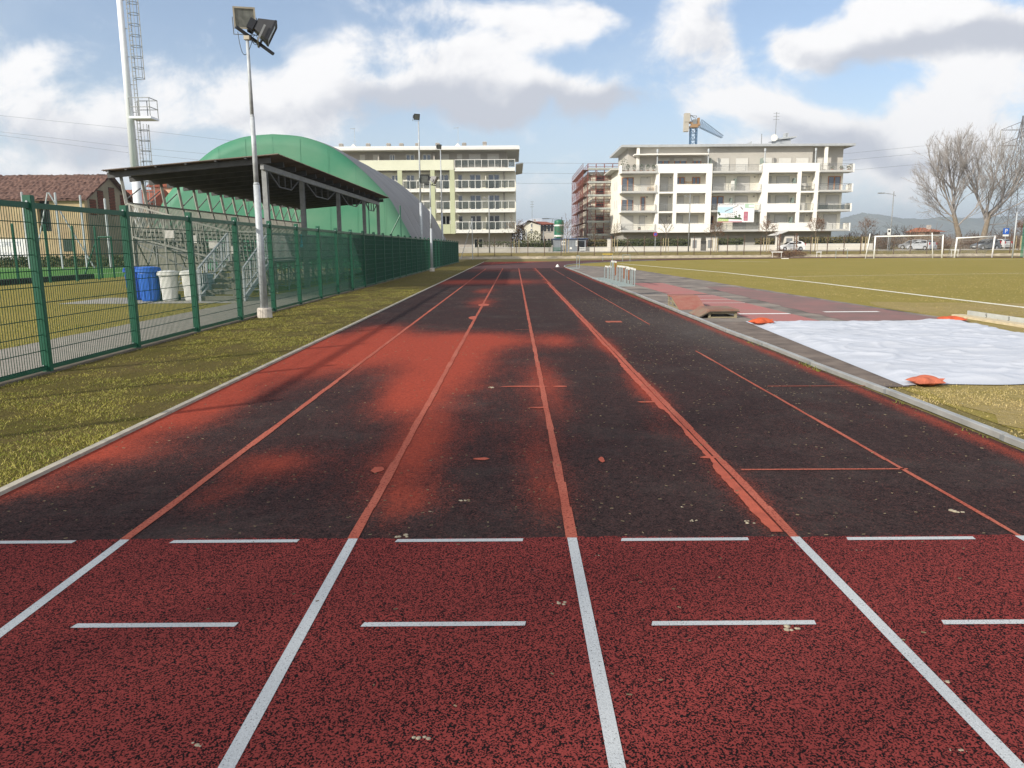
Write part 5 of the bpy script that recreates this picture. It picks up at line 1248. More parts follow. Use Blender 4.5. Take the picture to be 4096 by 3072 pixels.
for y, z0, z1 in ((BY0 + 1.5, bze - 1.3, bze + .1), (BY0 + 3.0, bze - 1.2, bze + 1.05), (BY0 + 5.2, bze - 1.2, bze + 1.5), (BY0 + 7.4, bze - 1.3, bze + .9)):
    m = MB(); z = z0; k = 0
    while z < z1:
        yy = y - .55 + (k % 2) * .11
        while yy < y + .5: m.box(BX, BX + .03, yy, yy + .12, z, z + .1); yy += .22
        z += .15; k += 1
    o = m.build('lattice_vent', m_brick, bn); MB().box(BX - .002, BX + .006, y - .58, y + .6, z0 - .05, z1 + .05).build('vent_shade_sheet', M('vent_dark', (.05, .03, .025), .95, .2, 4), o)  # dark sheet on the gable face, its colour standing for shade in the vents
m = MB(); q0, q1 = D(255, 985, BY0).x, D(292, 985, BY0).x; m.box(q0, q1, BY0 - .05, BY0 - .004, D(270, 1005, BY0).z, D(270, 955, BY0).z); m.build('hatch', M('dark_green_hatch', (.04, .06, .05), .9, .2, 4), bn)
# banner on the barn
a0, a1 = D(-160, 980, BY0).x, D(106, 980, BY0).x; z0, z1 = D(50, 1056, BY0 - .1).z, D(50, 956, BY0 - .1).z
t = thing('banner', 'large white banner with grey lettering fixed to the barn wall', 'banner', ((a0 + a1) / 2, BY0 - .12, z0))
m_ban = M('banner_cloth', (.72, .73, .72), .7, .03, 1); m_btx = M('banner_print', (.25, .28, .36), .8, .1, 4)
MB().box(a0, a1, BY0 - .14, BY0 - .1, z0, z1).build('cloth', m_ban, t)
text('CERETTI', .62, m_btx, t, (a1 - 1.6, BY0 - .145, z1 - .5), (math.pi / 2, 0, 0)); text('ASSOCIATI C', .5, m_btx, t, (a1 - 1.9, BY0 - .145, z0 + .9), (math.pi / 2, 0, 0)); text('0161 5 421', .46, m_btx, t, (a1 - 1.7, BY0 - .145, z0 + .42), (math.pi / 2, 0, 0))
# hedge along the foot of the barn, posts of the ball stop net, A frames
def leafbox(mb, x0, x1, y0, y1, z0, z1, n, s):
    for _ in range(n):
        f = random.random(); c = Vector((random.uniform(x0, x1), random.uniform(y0, y1), random.uniform(z0, z1) + .0))
        if f < .5: c.y = y0 + random.uniform(-.12, .12)
        elif f < .75: c.z = z1 + random.uniform(-.25, .12)
        a = Vector((random.gauss(0, 1), random.gauss(0, 1), random.gauss(0, 1))).normalized(); b = a.cross(Vector((random.gauss(0, 1), random.gauss(0, 1), random.gauss(0, 1)))).normalized(); k = s * random.uniform(.6, 1.3)
        mb.add([c - a * k, c + b * k * .55, c + a * k, c - b * k * .55], [(0, 1, 2, 3)])
m_hedge = M('hedge_leaf', (.05, .07, .022), .75, .5, 1.2, col2=(.095, .1, .035), detail=9, spec=.4); m_hedgein = M('hedge_inside', (.025, .03, .014), .95, .3, 3); m_hedge2 = M('brown_hedge_leaf', (.1, .095, .035), .8, .4, 1.2, col2=(.15, .115, .05), detail=9)
m = MB(); leafbox(m, -66, -24, 72.2, 72.9, 0, .95, 5200, .13); m.box(-66, -24, 72.4, 72.8, 0, .7); tag(m.build('hedge', m_hedge), 'low dark hedge at the foot of the old barn', 'hedge')
def post(label, sx, Y, top, r=.06, mat=None, grp='posts round the artificial pitch'):
    x = D(sx, 960, Y).x; z = D(sx, top, Y).z
    m = MB(); m.tube((x, Y, 0), (x, Y, z), r, n=8); m.lathe((x, Y, z), [(r, 0), (r * .5, .05)], 8); tag(m.build('net_post', mat or m_green), label, 'post', grp)
for lab, sx, Y, top in (('short green post left of the first fence post, at the pitch edge', 55, 36, 898), ('short green post in front of the barn loft opening', 183, 37.5, 900), ('short green post right of the barn loft opening', 293, 39, 905), ('short green post near the barn corner', 383, 41, 908)): post(lab, sx, Y, top)
for lab, sx, Y, top in (('tall grey post in front of the barn wall, right of the loft opening', 240, 66, 772), ('tall grey post by the barn corner', 338, 66, 783), ('tall grey post in front of the brick lattice gable', 434, 66, 796), ('tall grey post top showing above the first fence post', 108, 66, 770)): post(lab, sx, Y, top, .09, m_galv)
t = thing('goal_frame', 'grey A shaped net frame standing in front of the barn loft opening', 'frame', (D(213, 1040, 64).x, 64, 0)); x = D(213, 960, 64).x; z = D(213, 770, 64).z
m = MB(); m.tube((x - 1.9, 64, 0), (x - .05, 64, z), .06, n=6); m.build('leg', m_galv, t); m = MB(); m.tube((x + 2.8, 64.8, 0), (x + .05, 64, z), .06, n=6); m.build('leg', m_galv, t)
t = thing('goal_frame', 'small green training goal frame at the corner of the artificial pitch', 'frame', (D(420, 1100, 43).x, 43, 0)); Y = 43; xa, xb = D(398, 1000, Y).x, D(448, 1000, Y).x; z = D(420, 948, Y).z
m = MB(); m.tube((xa, Y, 0), (xa, Y, z), .05, n=8); m.tube((xb, Y, 0), (xb, Y, z), .05, n=8); m.build('post', m_green, t); m = MB(); m.tube((xa, Y, z), (xb, Y, z), .05, n=8); m.build('crossbar', m_green, t); m = MB(); m.tube((xa - 1, Y, .1), (xa - .1, Y, z - .1), .04, n=6); m.build('brace', m_green, t)
# wall and pink house behind the grandstand
m = MB(); m.box(D(540, 950, 56).x, D(812, 950, 56).x, 56, 56.25, 0, 3.1); tag(m.build('boundary_wall', M('grey_wall', (.25, .23, .2), .9, .15, 1)), 'plain grey boundary wall seen under the grandstand', 'wall')
hx0, hx1, HY = D(606, 770, 118).x, D(700, 770, 118).x, 118; hz = D(650, 745, HY).z; hr = D(650, 725, HY).z
t = thing('house', 'pink house with several chimneys between the white mast and the green dome', 'house', ((hx0 + hx1) / 2, HY + 5, 0)); m_pinkw = plaster('pink_render', (.62, .4, .27)); m_redroof = M('red_roof_tiles', (.24, .075, .045), .9, .3, 2, bmp=.4, bscale=8)
MB().box(hx0, hx1, HY, HY + 9, 0, hz).build('wall', m_pinkw, t)
m = MB(); m.prism([(hx0 - .6, hz - .1), (hx1 + .6, hz - .1), ((hx0 + hx1) / 2, hr + 1.2)], 'y', HY - .5, HY + 9.5); ro = m.build('roof', m_redroof, t)
for q, h in ((.2, 1.3), (.5, 1.7), (.8, 1.5)):
    x = hx0 + (hx1 - hx0) * q; m = MB(); m.box(x - .3, x + .3, HY + .6, HY + 1.2, hz, hr + h); m.box(x - .38, x + .38, HY + .52, HY + 1.28, hr + h, hr + h + .15); m.build('chimney', plaster('ochre_render', (.5, .33, .13)), ro)
hx0, hx1 = D(500, 800, 112).x, D(585, 800, 112).x
t = thing('house', 'low house with a dark red roof just behind the barn gable', 'house', (hx0, 116, 0)); MB().box(hx0 - 8, hx1, 112, 122, 0, 8).build('wall', m_pinkw, t)
m = MB(); m.prism([(111, 7.9), (123, 7.9), (117, 10.4)], 'x', hx0 - 8.6, hx1 + .6); m.build('roof', m_redroof, t)
# ================================================================== FAR STREET
GZ = .785
def XS(sx, Y, sy=1000): return D(sx, sy, Y).x
WYW = 118.0
m_wallw = M('pale_wall', (.62, .59, .52), .9, .08, .8, detail=9); m_wallg = M('stained_wall', (.46, .44, .38), .9, .25, .5, col2=(.33, .31, .27), detail=10)
def wall(label, s0, s1, top, mat, Y=WYW, cop=True, name='garden_wall'):
    x0, x1 = XS(s0, Y), XS(s1, Y); z1 = D((s0 + s1) / 2, top, Y).z
    t = thing(name, label, 'wall', ((x0 + x1) / 2, Y, GZ)); MB().box(x0, x1, Y, Y + .25, GZ - .1, z1).build('wall', mat, t)
    if cop: MB().box(x0, x1, Y - .03, Y + .28, z1 + .002, z1 + .06).build('coping', m_slab, t)
    return z1
wall('stained concrete garden wall below the left apartment block', 1840, 2136, 991, m_wallg); wall('short grey garden wall piece left of the grey site cabin', 2137, 2210, 991, m_wallg)
wall('low pale garden wall right of the grey site cabin', 2347, 2430, 989, m_wallw); wall('low white garden wall below the hedge at the left of the white block', 2446, 2762, 987, m_wallw)
wall('low white garden wall under the hanging advertising board', 2868, 3100, 981, m_wallw); wall('low white garden wall right of the parked white car', 3190, 3490, 975, m_wallw)
for lab, s0, s1, top in (('tall white gate pillar at the left end of the white block hedge', 2430, 2446, 958), ('white pillar with meter box left of the building entrance', 2765, 2802, 954), ('white pillar with intercom right of the building entrance', 2826, 2866, 953), ('white gate pillar left of the parked white car', 3104, 3117, 948), ('white meter cabinet behind the parked white car', 3136, 3192, 946)):
    Y = 117.6; x0, x1 = XS(s0, Y), XS(s1, Y); z = D(s0, top, Y).z
    t = thing('gate_pillar', lab, 'pillar', ((x0 + x1) / 2, Y, GZ)); MB().box(x0, x1, Y, Y + .5, GZ - .05, z).build('pillar', m_wallw, t); MB().box(x0 - .05, x1 + .05, Y - .05, Y + .55, z + .002, z + .08).build('cap', m_slab, t)
    if s1 - s0 > 30: MB().box(x0 + (x1 - x0) * .12, x0 + (x1 - x0) * .55, Y - .02, Y - .004, GZ + .5, z - .25).build('meter_door', M('meter_door', (.2, .21, .21), .5, .1, 4), t)
t = thing('gate', 'dark metal pedestrian gate between two white pillars', 'gate', (XS(2814, 117.9), 117.9, GZ)); m = MB(); xa, xb = XS(2803, 117.9), XS(2825, 117.9)
for k in range(9): x = xa + (xb - xa) * k / 8; m.bar((x, 117.9, GZ), (x, 117.9, GZ + 1.5), .05)
m.bar((xa, 117.9, GZ + 1.5), (xb, 117.9, GZ + 1.5), .06); m.bar((xa, 117.9, GZ + .1), (xb, 117.9, GZ + .1), .06); m.build('bars', m_black, t)
m = MB(); x0, x1 = XS(3085, 119), XS(3135, 119); m.add([(x0, 117, 3.1), (x1, 117, 3.75), (x1, 121, 3.75), (x0, 121, 3.1), (x0, 117, 3.2), (x1, 117, 3.85), (x1, 121, 3.85), (x0, 121, 3.2)], [(0, 1, 2, 3), (7, 6, 5, 4), (0, 4, 5, 1), (1, 5, 6, 2), (2, 6, 7, 3), (3, 7, 4, 0)]); m.bar((x0 + .3, 118, GZ), (x0 + .3, 118, 3.1), .15); m.bar((x1 - .3, 120.8, GZ), (x1 - .3, 120.8, 3.75), .15)
tag(m.build('gate_canopy', m_slab), 'slanting grey canopy over the gate behind the white car', 'canopy')
def hedge(label, s0, s1, top, bot, mat, dens=1.0):
    Y = WYW + .35; x0, x1 = XS(s0, Y), XS(s1, Y); z1 = D((s0 + s1) / 2, top, Y).z; z0 = D((s0 + s1) / 2, bot, Y).z - .3
    t = thing('hedge', label, 'hedge', ((x0 + x1) / 2, Y, GZ), 'garden hedges'); L = x1 - x0; m = MB()
    leafbox(m, x0, x1, Y, Y + 1.1, z0, z1, int(L * (z1 - z0) * 150 * dens), .12); m.build('foliage', mat, t)
    m = MB(); n = max(2, int(L / .7))
    for k in range(n): x = x0 + L * (k + .5) / n; m.bar((x, Y + .5, GZ), (x + random.uniform(-.3, .3), Y + .5, z1 - .2), .05)
    m.build('stem', M('hedge_stem', (.08, .06, .04), .9, .2, 5), t)
    if dens > .7: MB().box(x0 + .1, x1 - .1, Y + .32, Y + .8, GZ, z1 - .3).build('inner_twigs', m_hedgein, t)
hedge('sparse dark hedge in front of the left apartment block', 1905, 2070, 968, 990, m_hedge, .5)
hedge('dark clipped hedge right of the left apartment block', 2072, 2206, 965, 990, m_hedge)
hedge('brownish green hedge right of the grey site cabin', 2350, 2428, 960, 989, m_hedge2); hedge('dense green hedge in front of the left part of the white block', 2448, 2764, 958, 987, m_hedge)
hedge('green hedge under the advertising board', 2872, 2975, 956, 982, m_hedge); hedge('green hedge left of the canopy gate', 3022, 3102, 956, 979, m_hedge2); hedge('long green hedge right of the parked white car', 3196, 3490, 950, 976, m_hedge2)
# site cabin
Y = 117.5; x0, x1 = XS(2216, Y), XS(2346, Y); z1 = D(2280, 957, Y).z
t = thing('site_cabin', 'grey prefabricated site cabin with small windows and blue roof edge', 'cabin', ((x0 + x1) / 2, Y, GZ)); m_cab = M('grey_panel', (.22, .24, .26), .6, .06, 2)
xm = XS(2312, Y)
m = MB(); m.box(x0, xm, Y, Y + 3, GZ, z1)
k = x0
while k < xm: m.box(k, k + .12, Y - .03, Y, GZ, z1); k += .5
m.build('wall', m_cab, t); m = MB(); m.box(x0 - .15, x1 + .2, Y - .2, Y + 3.2, z1 + .003, z1 + .13); m.build('roof', M('blue_trim', (.05, .085, .17), .5, .1, 3), t)
window(t, XS(2246, Y), XS(2263, Y), GZ + 1.05, z1 - .25, Y - .04, 'glass'); window(t, XS(2303, Y), XS(2311, Y), GZ + .9, z1 - .2, Y - .04, 'glass', mull=0)
m = MB(); m.bar((x1 - .2, Y + .1, GZ), (x1 - .2, Y + .1, z1), .18); m.bar((xm, Y + .1, z1 - .2), (x1, Y + .1, z1 - .2), .12); m.box(xm, x1, Y + 2.6, Y + 2.8, GZ, z1); m.build('porch', m_cab, t)
MB().box(XS(2279, Y), XS(2288, Y), Y - .05, Y - .032, GZ + .45, GZ + .75).build('notice', m_wframe, t)
for lab, s0, s1 in (('white barrier boards in front of the grey site cabin, left', 2213, 2246), ('white barrier boards at the open porch of the site cabin', 2318, 2342)):
    m = MB(); 
    for z in (.25, .55): m.box(XS(s0, 117), XS(s1, 117), 117, 117.04, GZ + z, GZ + z + .16)
    for s in (s0 + 1, s1 - 1): m.bar((XS(s, 117.03), 117.06, GZ), (XS(s, 117.03), 117.06, GZ + .8), .06)
    tag(m.build('barrier', m_wframe if s0 > 2300 else M('green_barrier', (.06, .14, .1), .7, .1, 3)), lab if s0 > 2300 else 'low green slatted barrier left of the grey site cabin', 'barrier')
# silo
Y = 126; cx = XS(2236, Y, 900); z0, z1 = D(2236, 948, Y).z, D(2236, 880, Y).z; r = (XS(2255, Y, 900) - XS(2217, Y, 900)) / 2
t = thing('silo', 'dark green mortar silo with a pale band above the grey site cabin', 'silo', (cx, Y, GZ)); m_sg = M('silo_green', (.01, .13, .07), .5, .08, 2, spec=.5)
m = MB(); m.lathe((cx, Y, 0), [(r, z0), (r, z1 - .35), (r * .94, z1 - .12), (r * .6, z1), (.05, z1 + .05)], 24); m.lathe((cx, Y, 0), [(.3, z0 - 1.2), (r, z0 - .001)], 24); m.build('tank', m_sg, t, smooth=False)
m = MB(); zb_ = D(2236, 902, Y).z; m.lathe((cx, Y, 0), [(r + .012, zb_ - .12), (r + .012, zb_ + .12)], 24); m.lathe((cx, Y, 0), [(r + .012, z0 + .05), (r + .012, z0 + .3)], 24); m.build('band', m_wframe, t)
m = MB()
for sx_, sy_ in ((-1, -1), (1, -1), (1, 1), (-1, 1)): m.bar((cx + sx_ * r * .8, Y + sy_ * r * .8, GZ), (cx + sx_ * r * .7, Y + sy_ * r * .7, z0 + .1), .14)
m.build('leg', m_galvd, t)
# far house
Y = 160; x0, x1 = XS(2116, Y), XS(2162, Y); x2 = XS(2216, Y); z1 = D(2160, 902, Y).z; zr_ = D(2116, 884, Y).z
t = thing('house', 'pale house with a red tiled roof between the two apartment blocks', 'house', ((x0 + x2) / 2, Y + 5, GZ))
xl = XS(2090, Y)
m = MB(); m.prism([(xl, GZ), (x1, GZ), (x1, z1), (x0, zr_), (xl, D(2090, 905, Y).z)], 'y', Y, Y + .3); m.build('gable_wall', m_creamL, t)
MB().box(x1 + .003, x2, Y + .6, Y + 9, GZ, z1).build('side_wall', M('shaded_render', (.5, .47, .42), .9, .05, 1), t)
zl = D(2090, 907, Y).z; xr = XS(2188, Y); zr2 = D(2188, 887, Y).z; ze2 = D(2216, 899, Y).z; m = MB()
for dz in (0, .16):
    m.add([(x0, Y - .4, zr_ + dz), (x1 + .3, Y - .4, z1 + .02 + dz), (x2 + .5, Y + .3, ze2 + dz), (xr, Y + 5, zr2 + dz), (x0, Y + 5, zr_ + dz), (xl - .6, Y - .4, zl + dz), (xl - .6, Y + 5, zl + dz)], [(0, 1, 2, 3, 4), (0, 4, 6, 5)])
ro = m.build('roof', m_redroof, t)
for sx in (2114, 2140): x = XS(sx, Y); zz = D(sx, 880 if sx < 2120 else 876, Y).z; MB().box(x - .25, x + .25, Y + 2, Y + 2.6, zr_ - 1, zz).build('chimney', m_taupe, ro)
m = MB(); x = XS(2130, Y); m.bar((x, Y + 3, zr_ - 1), (x, Y + 3, zr_ + 4.2), .07)
for q in range(3): m.bar((x - .4, Y + 3, zr_ + 3 + q * .5), (x + .4, Y + 3, zr_ + 3 + q * .5), .06)
m.build('aerial', m_galvd, ro)
for a, b, z0_, z1_ in ((2122, 2130, 893, 910), (2121, 2130, 914, 924)): window(t, XS(a, Y), XS(b, Y), D(2125, z1_, Y).z, D(2125, z0_, Y).z, Y - .02, 'glass', mull=0)
for q in (.12, .35, .62, .85):
    for zz in (1.2, 4.0): xq = x1 + (x2 - x1) * q; m = MB(); m.box(xq - .25, xq + .25, Y + .56, Y + .597, GZ + zz, GZ + zz + 1.3); m.build('side_window', m_dpane, t)
# ------------------------------------------------------------------ building under construction with scaffold
Y = 140; x0 = XS(2349, Y); z1 = D(2349, 690, Y).z; x1 = x0 + 14; Y1 = 169
t = thing('unfinished_building', 'unfinished cream apartment building with dark window openings behind the scaffold', 'building', ((x0 + x1) / 2, Y + 10, GZ))
ops = [(x0 + 4.1, x0 + 7.2)]; nf = 6; fh = (z1 - GZ) / nf
MB().box(x0 + .9, x1, Y + 1.4, Y1, GZ, z1 - .2).build('wall', plaster('raw_render', (.62, .58, .48)), t)
for k in range(nf):
    z = GZ + k * fh
    MB().box(x0 + 1.6, x0 + 3.05, Y + 1.37, Y + 1.395, z + .6, z + fh - .5).build('opening', m_black, t)  # flat black panel on the wall, painting the dark room behind an opening
    MB().box(x0 + .5, x1, Y + .9, Y + 1.36, z + fh - .32, z + fh - .08).build('floor_edge', m_slab, t)
    for q in range(6): MB().box(x0 + .87, x0 + .895, Y + 4 + q * 4, Y + 5.6 + q * 4, z + .7, z + fh - .6).build('side_shade_panel', m_black, t)  # side openings likewise: interior darkness painted as black panels
m = MB(); m.box(x0 + .2, x1, Y + .8, Y1, z1 - .19, z1 + .15); m.build('roof_slab', m_slab, t)
t = thing('scaffolding', 'tall rusty red scaffolding wrapped round the unfinished building', 'scaffolding', (x0, Y, GZ)); m_red = M('red_scaffold', (.2, .06, .045), .7, .3, 3); m_gsc = M('scaffold_board', (.34, .36, .34), .8, .2, 3)
ztop = D(2349, 655, Y).z; m = MB(); ledg = MB(); lifts = [GZ + .5 + k * (ztop - 1.5 - GZ) / 6 for k in range(7)]
ysd = [Y + k * 2.4 for k in range(12)]; xsd = [x0 + k * 1.47 for k in range(7)]
for y in ysd:
    for xx in (x0 - .9, x0): m.bar((xx, y, GZ), (xx, y, ztop), .065)
for x in xsd:
    for yy in (Y, Y + .9): m.bar((x, yy, GZ), (x, yy, ztop), .075)
m.build('standard', m_red, t)
for z in lifts:
    for dz in (0, .55, 1.05):
        for xx in (x0 - .9, x0): ledg.bar((xx, ysd[0], z + dz), (xx, ysd[-1], z + dz), .035)
        for yy in (Y, Y + .9): ledg.bar((xsd[0], yy, z + dz), (xsd[-1], yy, z + dz), .04)
for k, z in enumerate(lifts[:-1]):
    for i in range(len(xsd) - 1):
        ledg.bar((xsd[i], Y, z if (i + k) % 2 else lifts[k + 1]), (xsd[i + 1], Y, lifts[k + 1] if (i + k) % 2 else z), .05)
    for i in range(0, len(ysd) - 1, 2): ledg.bar((x0 - .9, ysd[i], z), (x0 - .9, ysd[i + 1], lifts[k + 1]), .05)
ledg.build('ledger', m_red, t)
for z in lifts:
    m = MB(); m.box(x0 - .9, x0, Y, ysd[-1], z - .07, z - .035); m.box(x0, xsd[-1], Y, Y + .9, z - .07, z - .035); m.build('deck', M('deck_timber', (.2, .115, .08), .9, .3, 3), t)
    m = MB(); m.box(x0 - .05, xsd[-1], Y - .07, Y - .048, z - .05, z + .3); m.build('toe_board', m_gsc, t)
# ------------------------------------------------------------------ saplings with stakes
m_bark = M('bark', (.12, .09, .06), .95, .3, 6, bmp=.5, bscale=30); m_stake = M('wooden_stake', (.4, .33, .2), .9, .2, 5); m_brleaf = M('dead_leaf', (.16, .075, .04), .9, .4, 7, col2=(.2, .11, .06))
def branchy(mb, p, d, L, r, depth, spread, n=(2, 3), tips=None, up=.15, rmin=.006, sides=4):
    segs = 3 if depth > 1 else 2; q = Vector(p); d = Vector(d).normalized(); pts = [q.copy()]
    for k in range(segs):
        d = (d + Vector((random.gauss(0, .12), random.gauss(0, .12), random.gauss(0, .08) + up * .25))).normalized(); q2 = q + d * (L / segs); r2 = max(rmin, r * (1 - .13 * (k + 1)))
        mb.tube(q, q2, max(rmin, r * (1 - .13 * k)), r2, sides if r > .05 else 3, False); q = q2; pts.append(q.copy())
        if depth > 0 and k < segs - 1 and random.random() < .6:
            a = Vector((random.gauss(0, 1), random.gauss(0, 1), random.gauss(0, .5))); a = (a - d * a.dot(d)).normalized()
            branchy(mb, q, d * math.cos(spread * 1.3) + a * math.sin(spread * 1.3), L * random.uniform(.5, .72), r * .45, depth - 1, spread, n, tips, up, rmin, sides)
    if depth > 0:
        for _ in range(random.randint(*n)):
            a = Vector((random.gauss(0, 1), random.gauss(0, 1), random.gauss(0, .4))); a = (a - d * a.dot(d)).normalized(); s = spread * random.uniform(.6, 1.2)
            branchy(mb, q, d * math.cos(s) + a * math.sin(s), L * random.uniform(.6, .82), r * .58, depth - 1, spread, n, tips, up, rmin, sides)
    elif tips is not None: tips.append(q.copy())
def sapling(label, sx, Y, base, top, crown0, kind, wid, stakes=3):
    x = XS(sx, Y, 950); z0 = max(hgt(x, Y) - .02, 0); H = D(sx, top, Y).z - z0; zc = D(sx, crown0, Y).z
    t = thing('sapling', label, 'tree', (x, Y, z0), 'young trees along the street'); m = MB(); tips = []
    m.tube((x, Y, z0), (x + .03, Y, zc), .055, .045, 7)
    cr = MB(); Lc = z0 + H - zc
    nb_ = 9
    for k in range(nb_):
        zz = zc + Lc * .75 * k / nb_; a = k * 2.4 + random.random(); l = Lc * .42 * (1 - .5 * k / nb_) * wid
        branchy(cr, (x + .03, Y, zz), (math.cos(a), math.sin(a), .75), max(.4, l), .028, 2, .5, (2, 3), tips, .3, .011)
    branchy(cr, (x + .03, Y, zc), (0, 0, 1), Lc * .6, .045, 2, .35, (2, 2), tips, .3, .011)
    m.build('trunk', m_bark, t); cr.build('branches', m_bark, t)
    if kind:
        lf = MB(); cz = zc + Lc * .42
        for p in tips:
            for _ in range(kind): leafball(lf, p + Vector((random.gauss(0, .13), random.gauss(0, .13), random.gauss(-.1, .18))), .12, 2, .05)
        lf.build('dead_leaves', m_brleaf, t)
    for k in range(stakes):
        a = 2.1 * k + .3; m = MB(); m.tube((x + .42 * math.cos(a), Y + .42 * math.sin(a), z0 - .05), (x + .4 * math.cos(a), Y + .4 * math.sin(a), z0 + 2.0), .045, n=6); m.build('stake', m_stake, t)
sapling('young tree with brown dead leaves at the right end of the left apartment block', 2065, 109.5, 1015, 885, 962, 3, 1.0, 2)
sapling('young tree with sparse brown leaves in front of the grey site cabin', 2264, 109.3, 1012, 888, 968, 3, 1.0)
sapling('small bare vase shaped tree right of the grey site cabin', 2380, 121, 1000, 922, 965, 0, .7, 0)
sapling('young bare twiggy tree at the left corner of the white block', 2459, 109.4, 1012, 898, 970, 0, 1.1)
sapling('slender bare young tree in front of the left white frame', 2664, 109.4, 1010, 875, 942, 0, .8)
sapling('young tree with brown leaves below the advertising board', 2862, 109.4, 1008, 892, 952, 4, 1.0)
sapling('young tree with reddish brown leaves left of the parked white car', 3067, 109.4, 1008, 885, 948, 5, 1.0)
sapling('young tree with reddish brown crown right of the parked white car', 3262, 109.4, 1005, 880, 945, 7, 1.0)
sapling('young tree with brown leaves left of the large goal', 3462, 109.6, 1000, 885, 940, 4, 1.2)
sapling('dark red leaved young tree at the right edge beyond the small goal', 4080, 109.6, 985, 890, 935, 6, .9)
# bare chain link fence on the bank
Yc = 106.2; t = thing('wire_fence', 'thin rusty wire fence with dark posts along the top of the bank', 'fence', (XS(2600, Yc), Yc, .4)); m_rpost = M('rusty_post', (.1, .065, .045), .9, .3, 6)
p0 = None; sxs = [1912 + 66.5 * k for k in range(34)]
for k, sx in enumerate(sxs):
    x = XS(sx, Yc); 
    if p0 is None: p0 = MB().box(x - .045, x + .045, Yc - .045, Yc + .045, .3, 3.0).build('post', m_rpost, t); xp = x
    else: c = copy_tree(p0, t); c.location = (x - xp, 0, random.uniform(-.1, .05))
m = MB()
for z in (.75, 1.45, 2.15, 2.85): m.tube((XS(sxs[0], Yc), Yc - .05, z), (XS(sxs[-1], Yc), Yc - .05, z), .009, n=3)
m.build('wire', m_galvd, t)
m = MB(); x = XS(2512, Yc); m.tube((x - 1.3, Yc, .4), (x, Yc, 2.3), .035, n=6); m.tube((x + 1.5, Yc, .4), (x, Yc, 2.3), .035, n=6); m.build('brace', m_rpost, t)
# bramble heap and climbing weeds
m_bram = M('dead_bramble', (.17, .1, .065), .95, .4, 5)
def bramble(label, sx0, sx1, z, h, n):
    x0, x1 = XS(sx0, 104.6), XS(sx1, 104.6); m = MB()
    for _ in range(n):
        x = random.uniform(x0, x1); p = Vector((x, 104.4 + random.uniform(-.2, .5), random.uniform(z - .2, z + h))); q = p + Vector((random.gauss(0, .5), random.gauss(0, .15), random.gauss(-.1, .25))); m.tube(p, q, .02, .01, 3, False)
        leafball(m, q, .15, 2, .07)
    tag(m.build('bramble', m_bram), label, 'bramble')
bramble('heap of dead brown brambles on the bank below the parked white car', 3090, 3215, .25, .6, 420)
for lab, sx in (('post overgrown with dry creeper left of the white car', 3117), ('post overgrown with dry creeper in front of the white car', 3184)):
    x = XS(sx, 106); m = MB(); m.tube((x, 106, .3), (x, 106, 3.1), .06, n=6)
    for k in range(90): leafball(m, (x + random.gauss(0, .09), 106 + random.gauss(0, .09), random.uniform(.5, 3.2)), .1, 2, .07)
    tag(m.build('overgrown_post', m_bram), lab, 'post', 'overgrown posts')
# street lamps
def streetlamp(label, sx, Y, top, arm, z0=GZ):
    x = XS(sx, Y, 900); zt = D(sx, top, Y).z; t = thing('street_lamp', label, 'street lamp', (x, Y, z0), 'street lamps'); m = MB(); m.tube((x, Y, z0), (x, Y, zt), .1, .06, 10); m.build('pole', m_galvd, t, smooth=True)
    m = MB(); m.bar((x, Y, zt - .45), (x + arm, Y, zt - .25), .07); m.bar((x, Y, zt - .45), (x - arm * .22, Y, zt - .7), .06); m.build('arm', m_galvd, t)
    m = MB(); m.box(min(x + arm, x + arm * 1.55), max(x + arm, x + arm * 1.55), Y - .15, Y + .15, zt - .34, zt - .2); m.build('lamp_head', m_galvd, t)
streetlamp('tall street lamp standing in front of the left white balcony frame', 2757, 111, 776, -.55); streetlamp('tall street lamp between the white block and the bare trees', 3565, 116, 765, -1.5); streetlamp('tall street lamp in front of the left apartment block balconies', 1957, 111, 782, -.5)
streetlamp('distant street lamp behind the green silo', 2209, 175, 877, .9); streetlamp('low park lamp in front of the pale house, left', 2105, 122, 922, .7); streetlamp('low park lamp in front of the pale house, right', 2174, 122, 922, .8); streetlamp('thin lamp with a long level arm rising behind the green silo', 2247, 135, 868, -2.2)
# thin frames in front of the left block
t = thing('net_post', 'thin grey post with slanting brace in front of the left apartment block', 'post', (XS(1889, 103.2), 103.2, 0)); x = XS(1889, 103.2, 940); m = MB(); m.tube((x, 103.2, 0), (x, 103.2, D(1889, 872, 103.2).z), .05, n=8); m.build('post', m_galv, t); m = MB(); m.tube((x - 1.6, 103.2, 0), (x, 103.2, D(1889, 886, 103.2).z), .04, n=6); m.build('brace', m_galv, t)
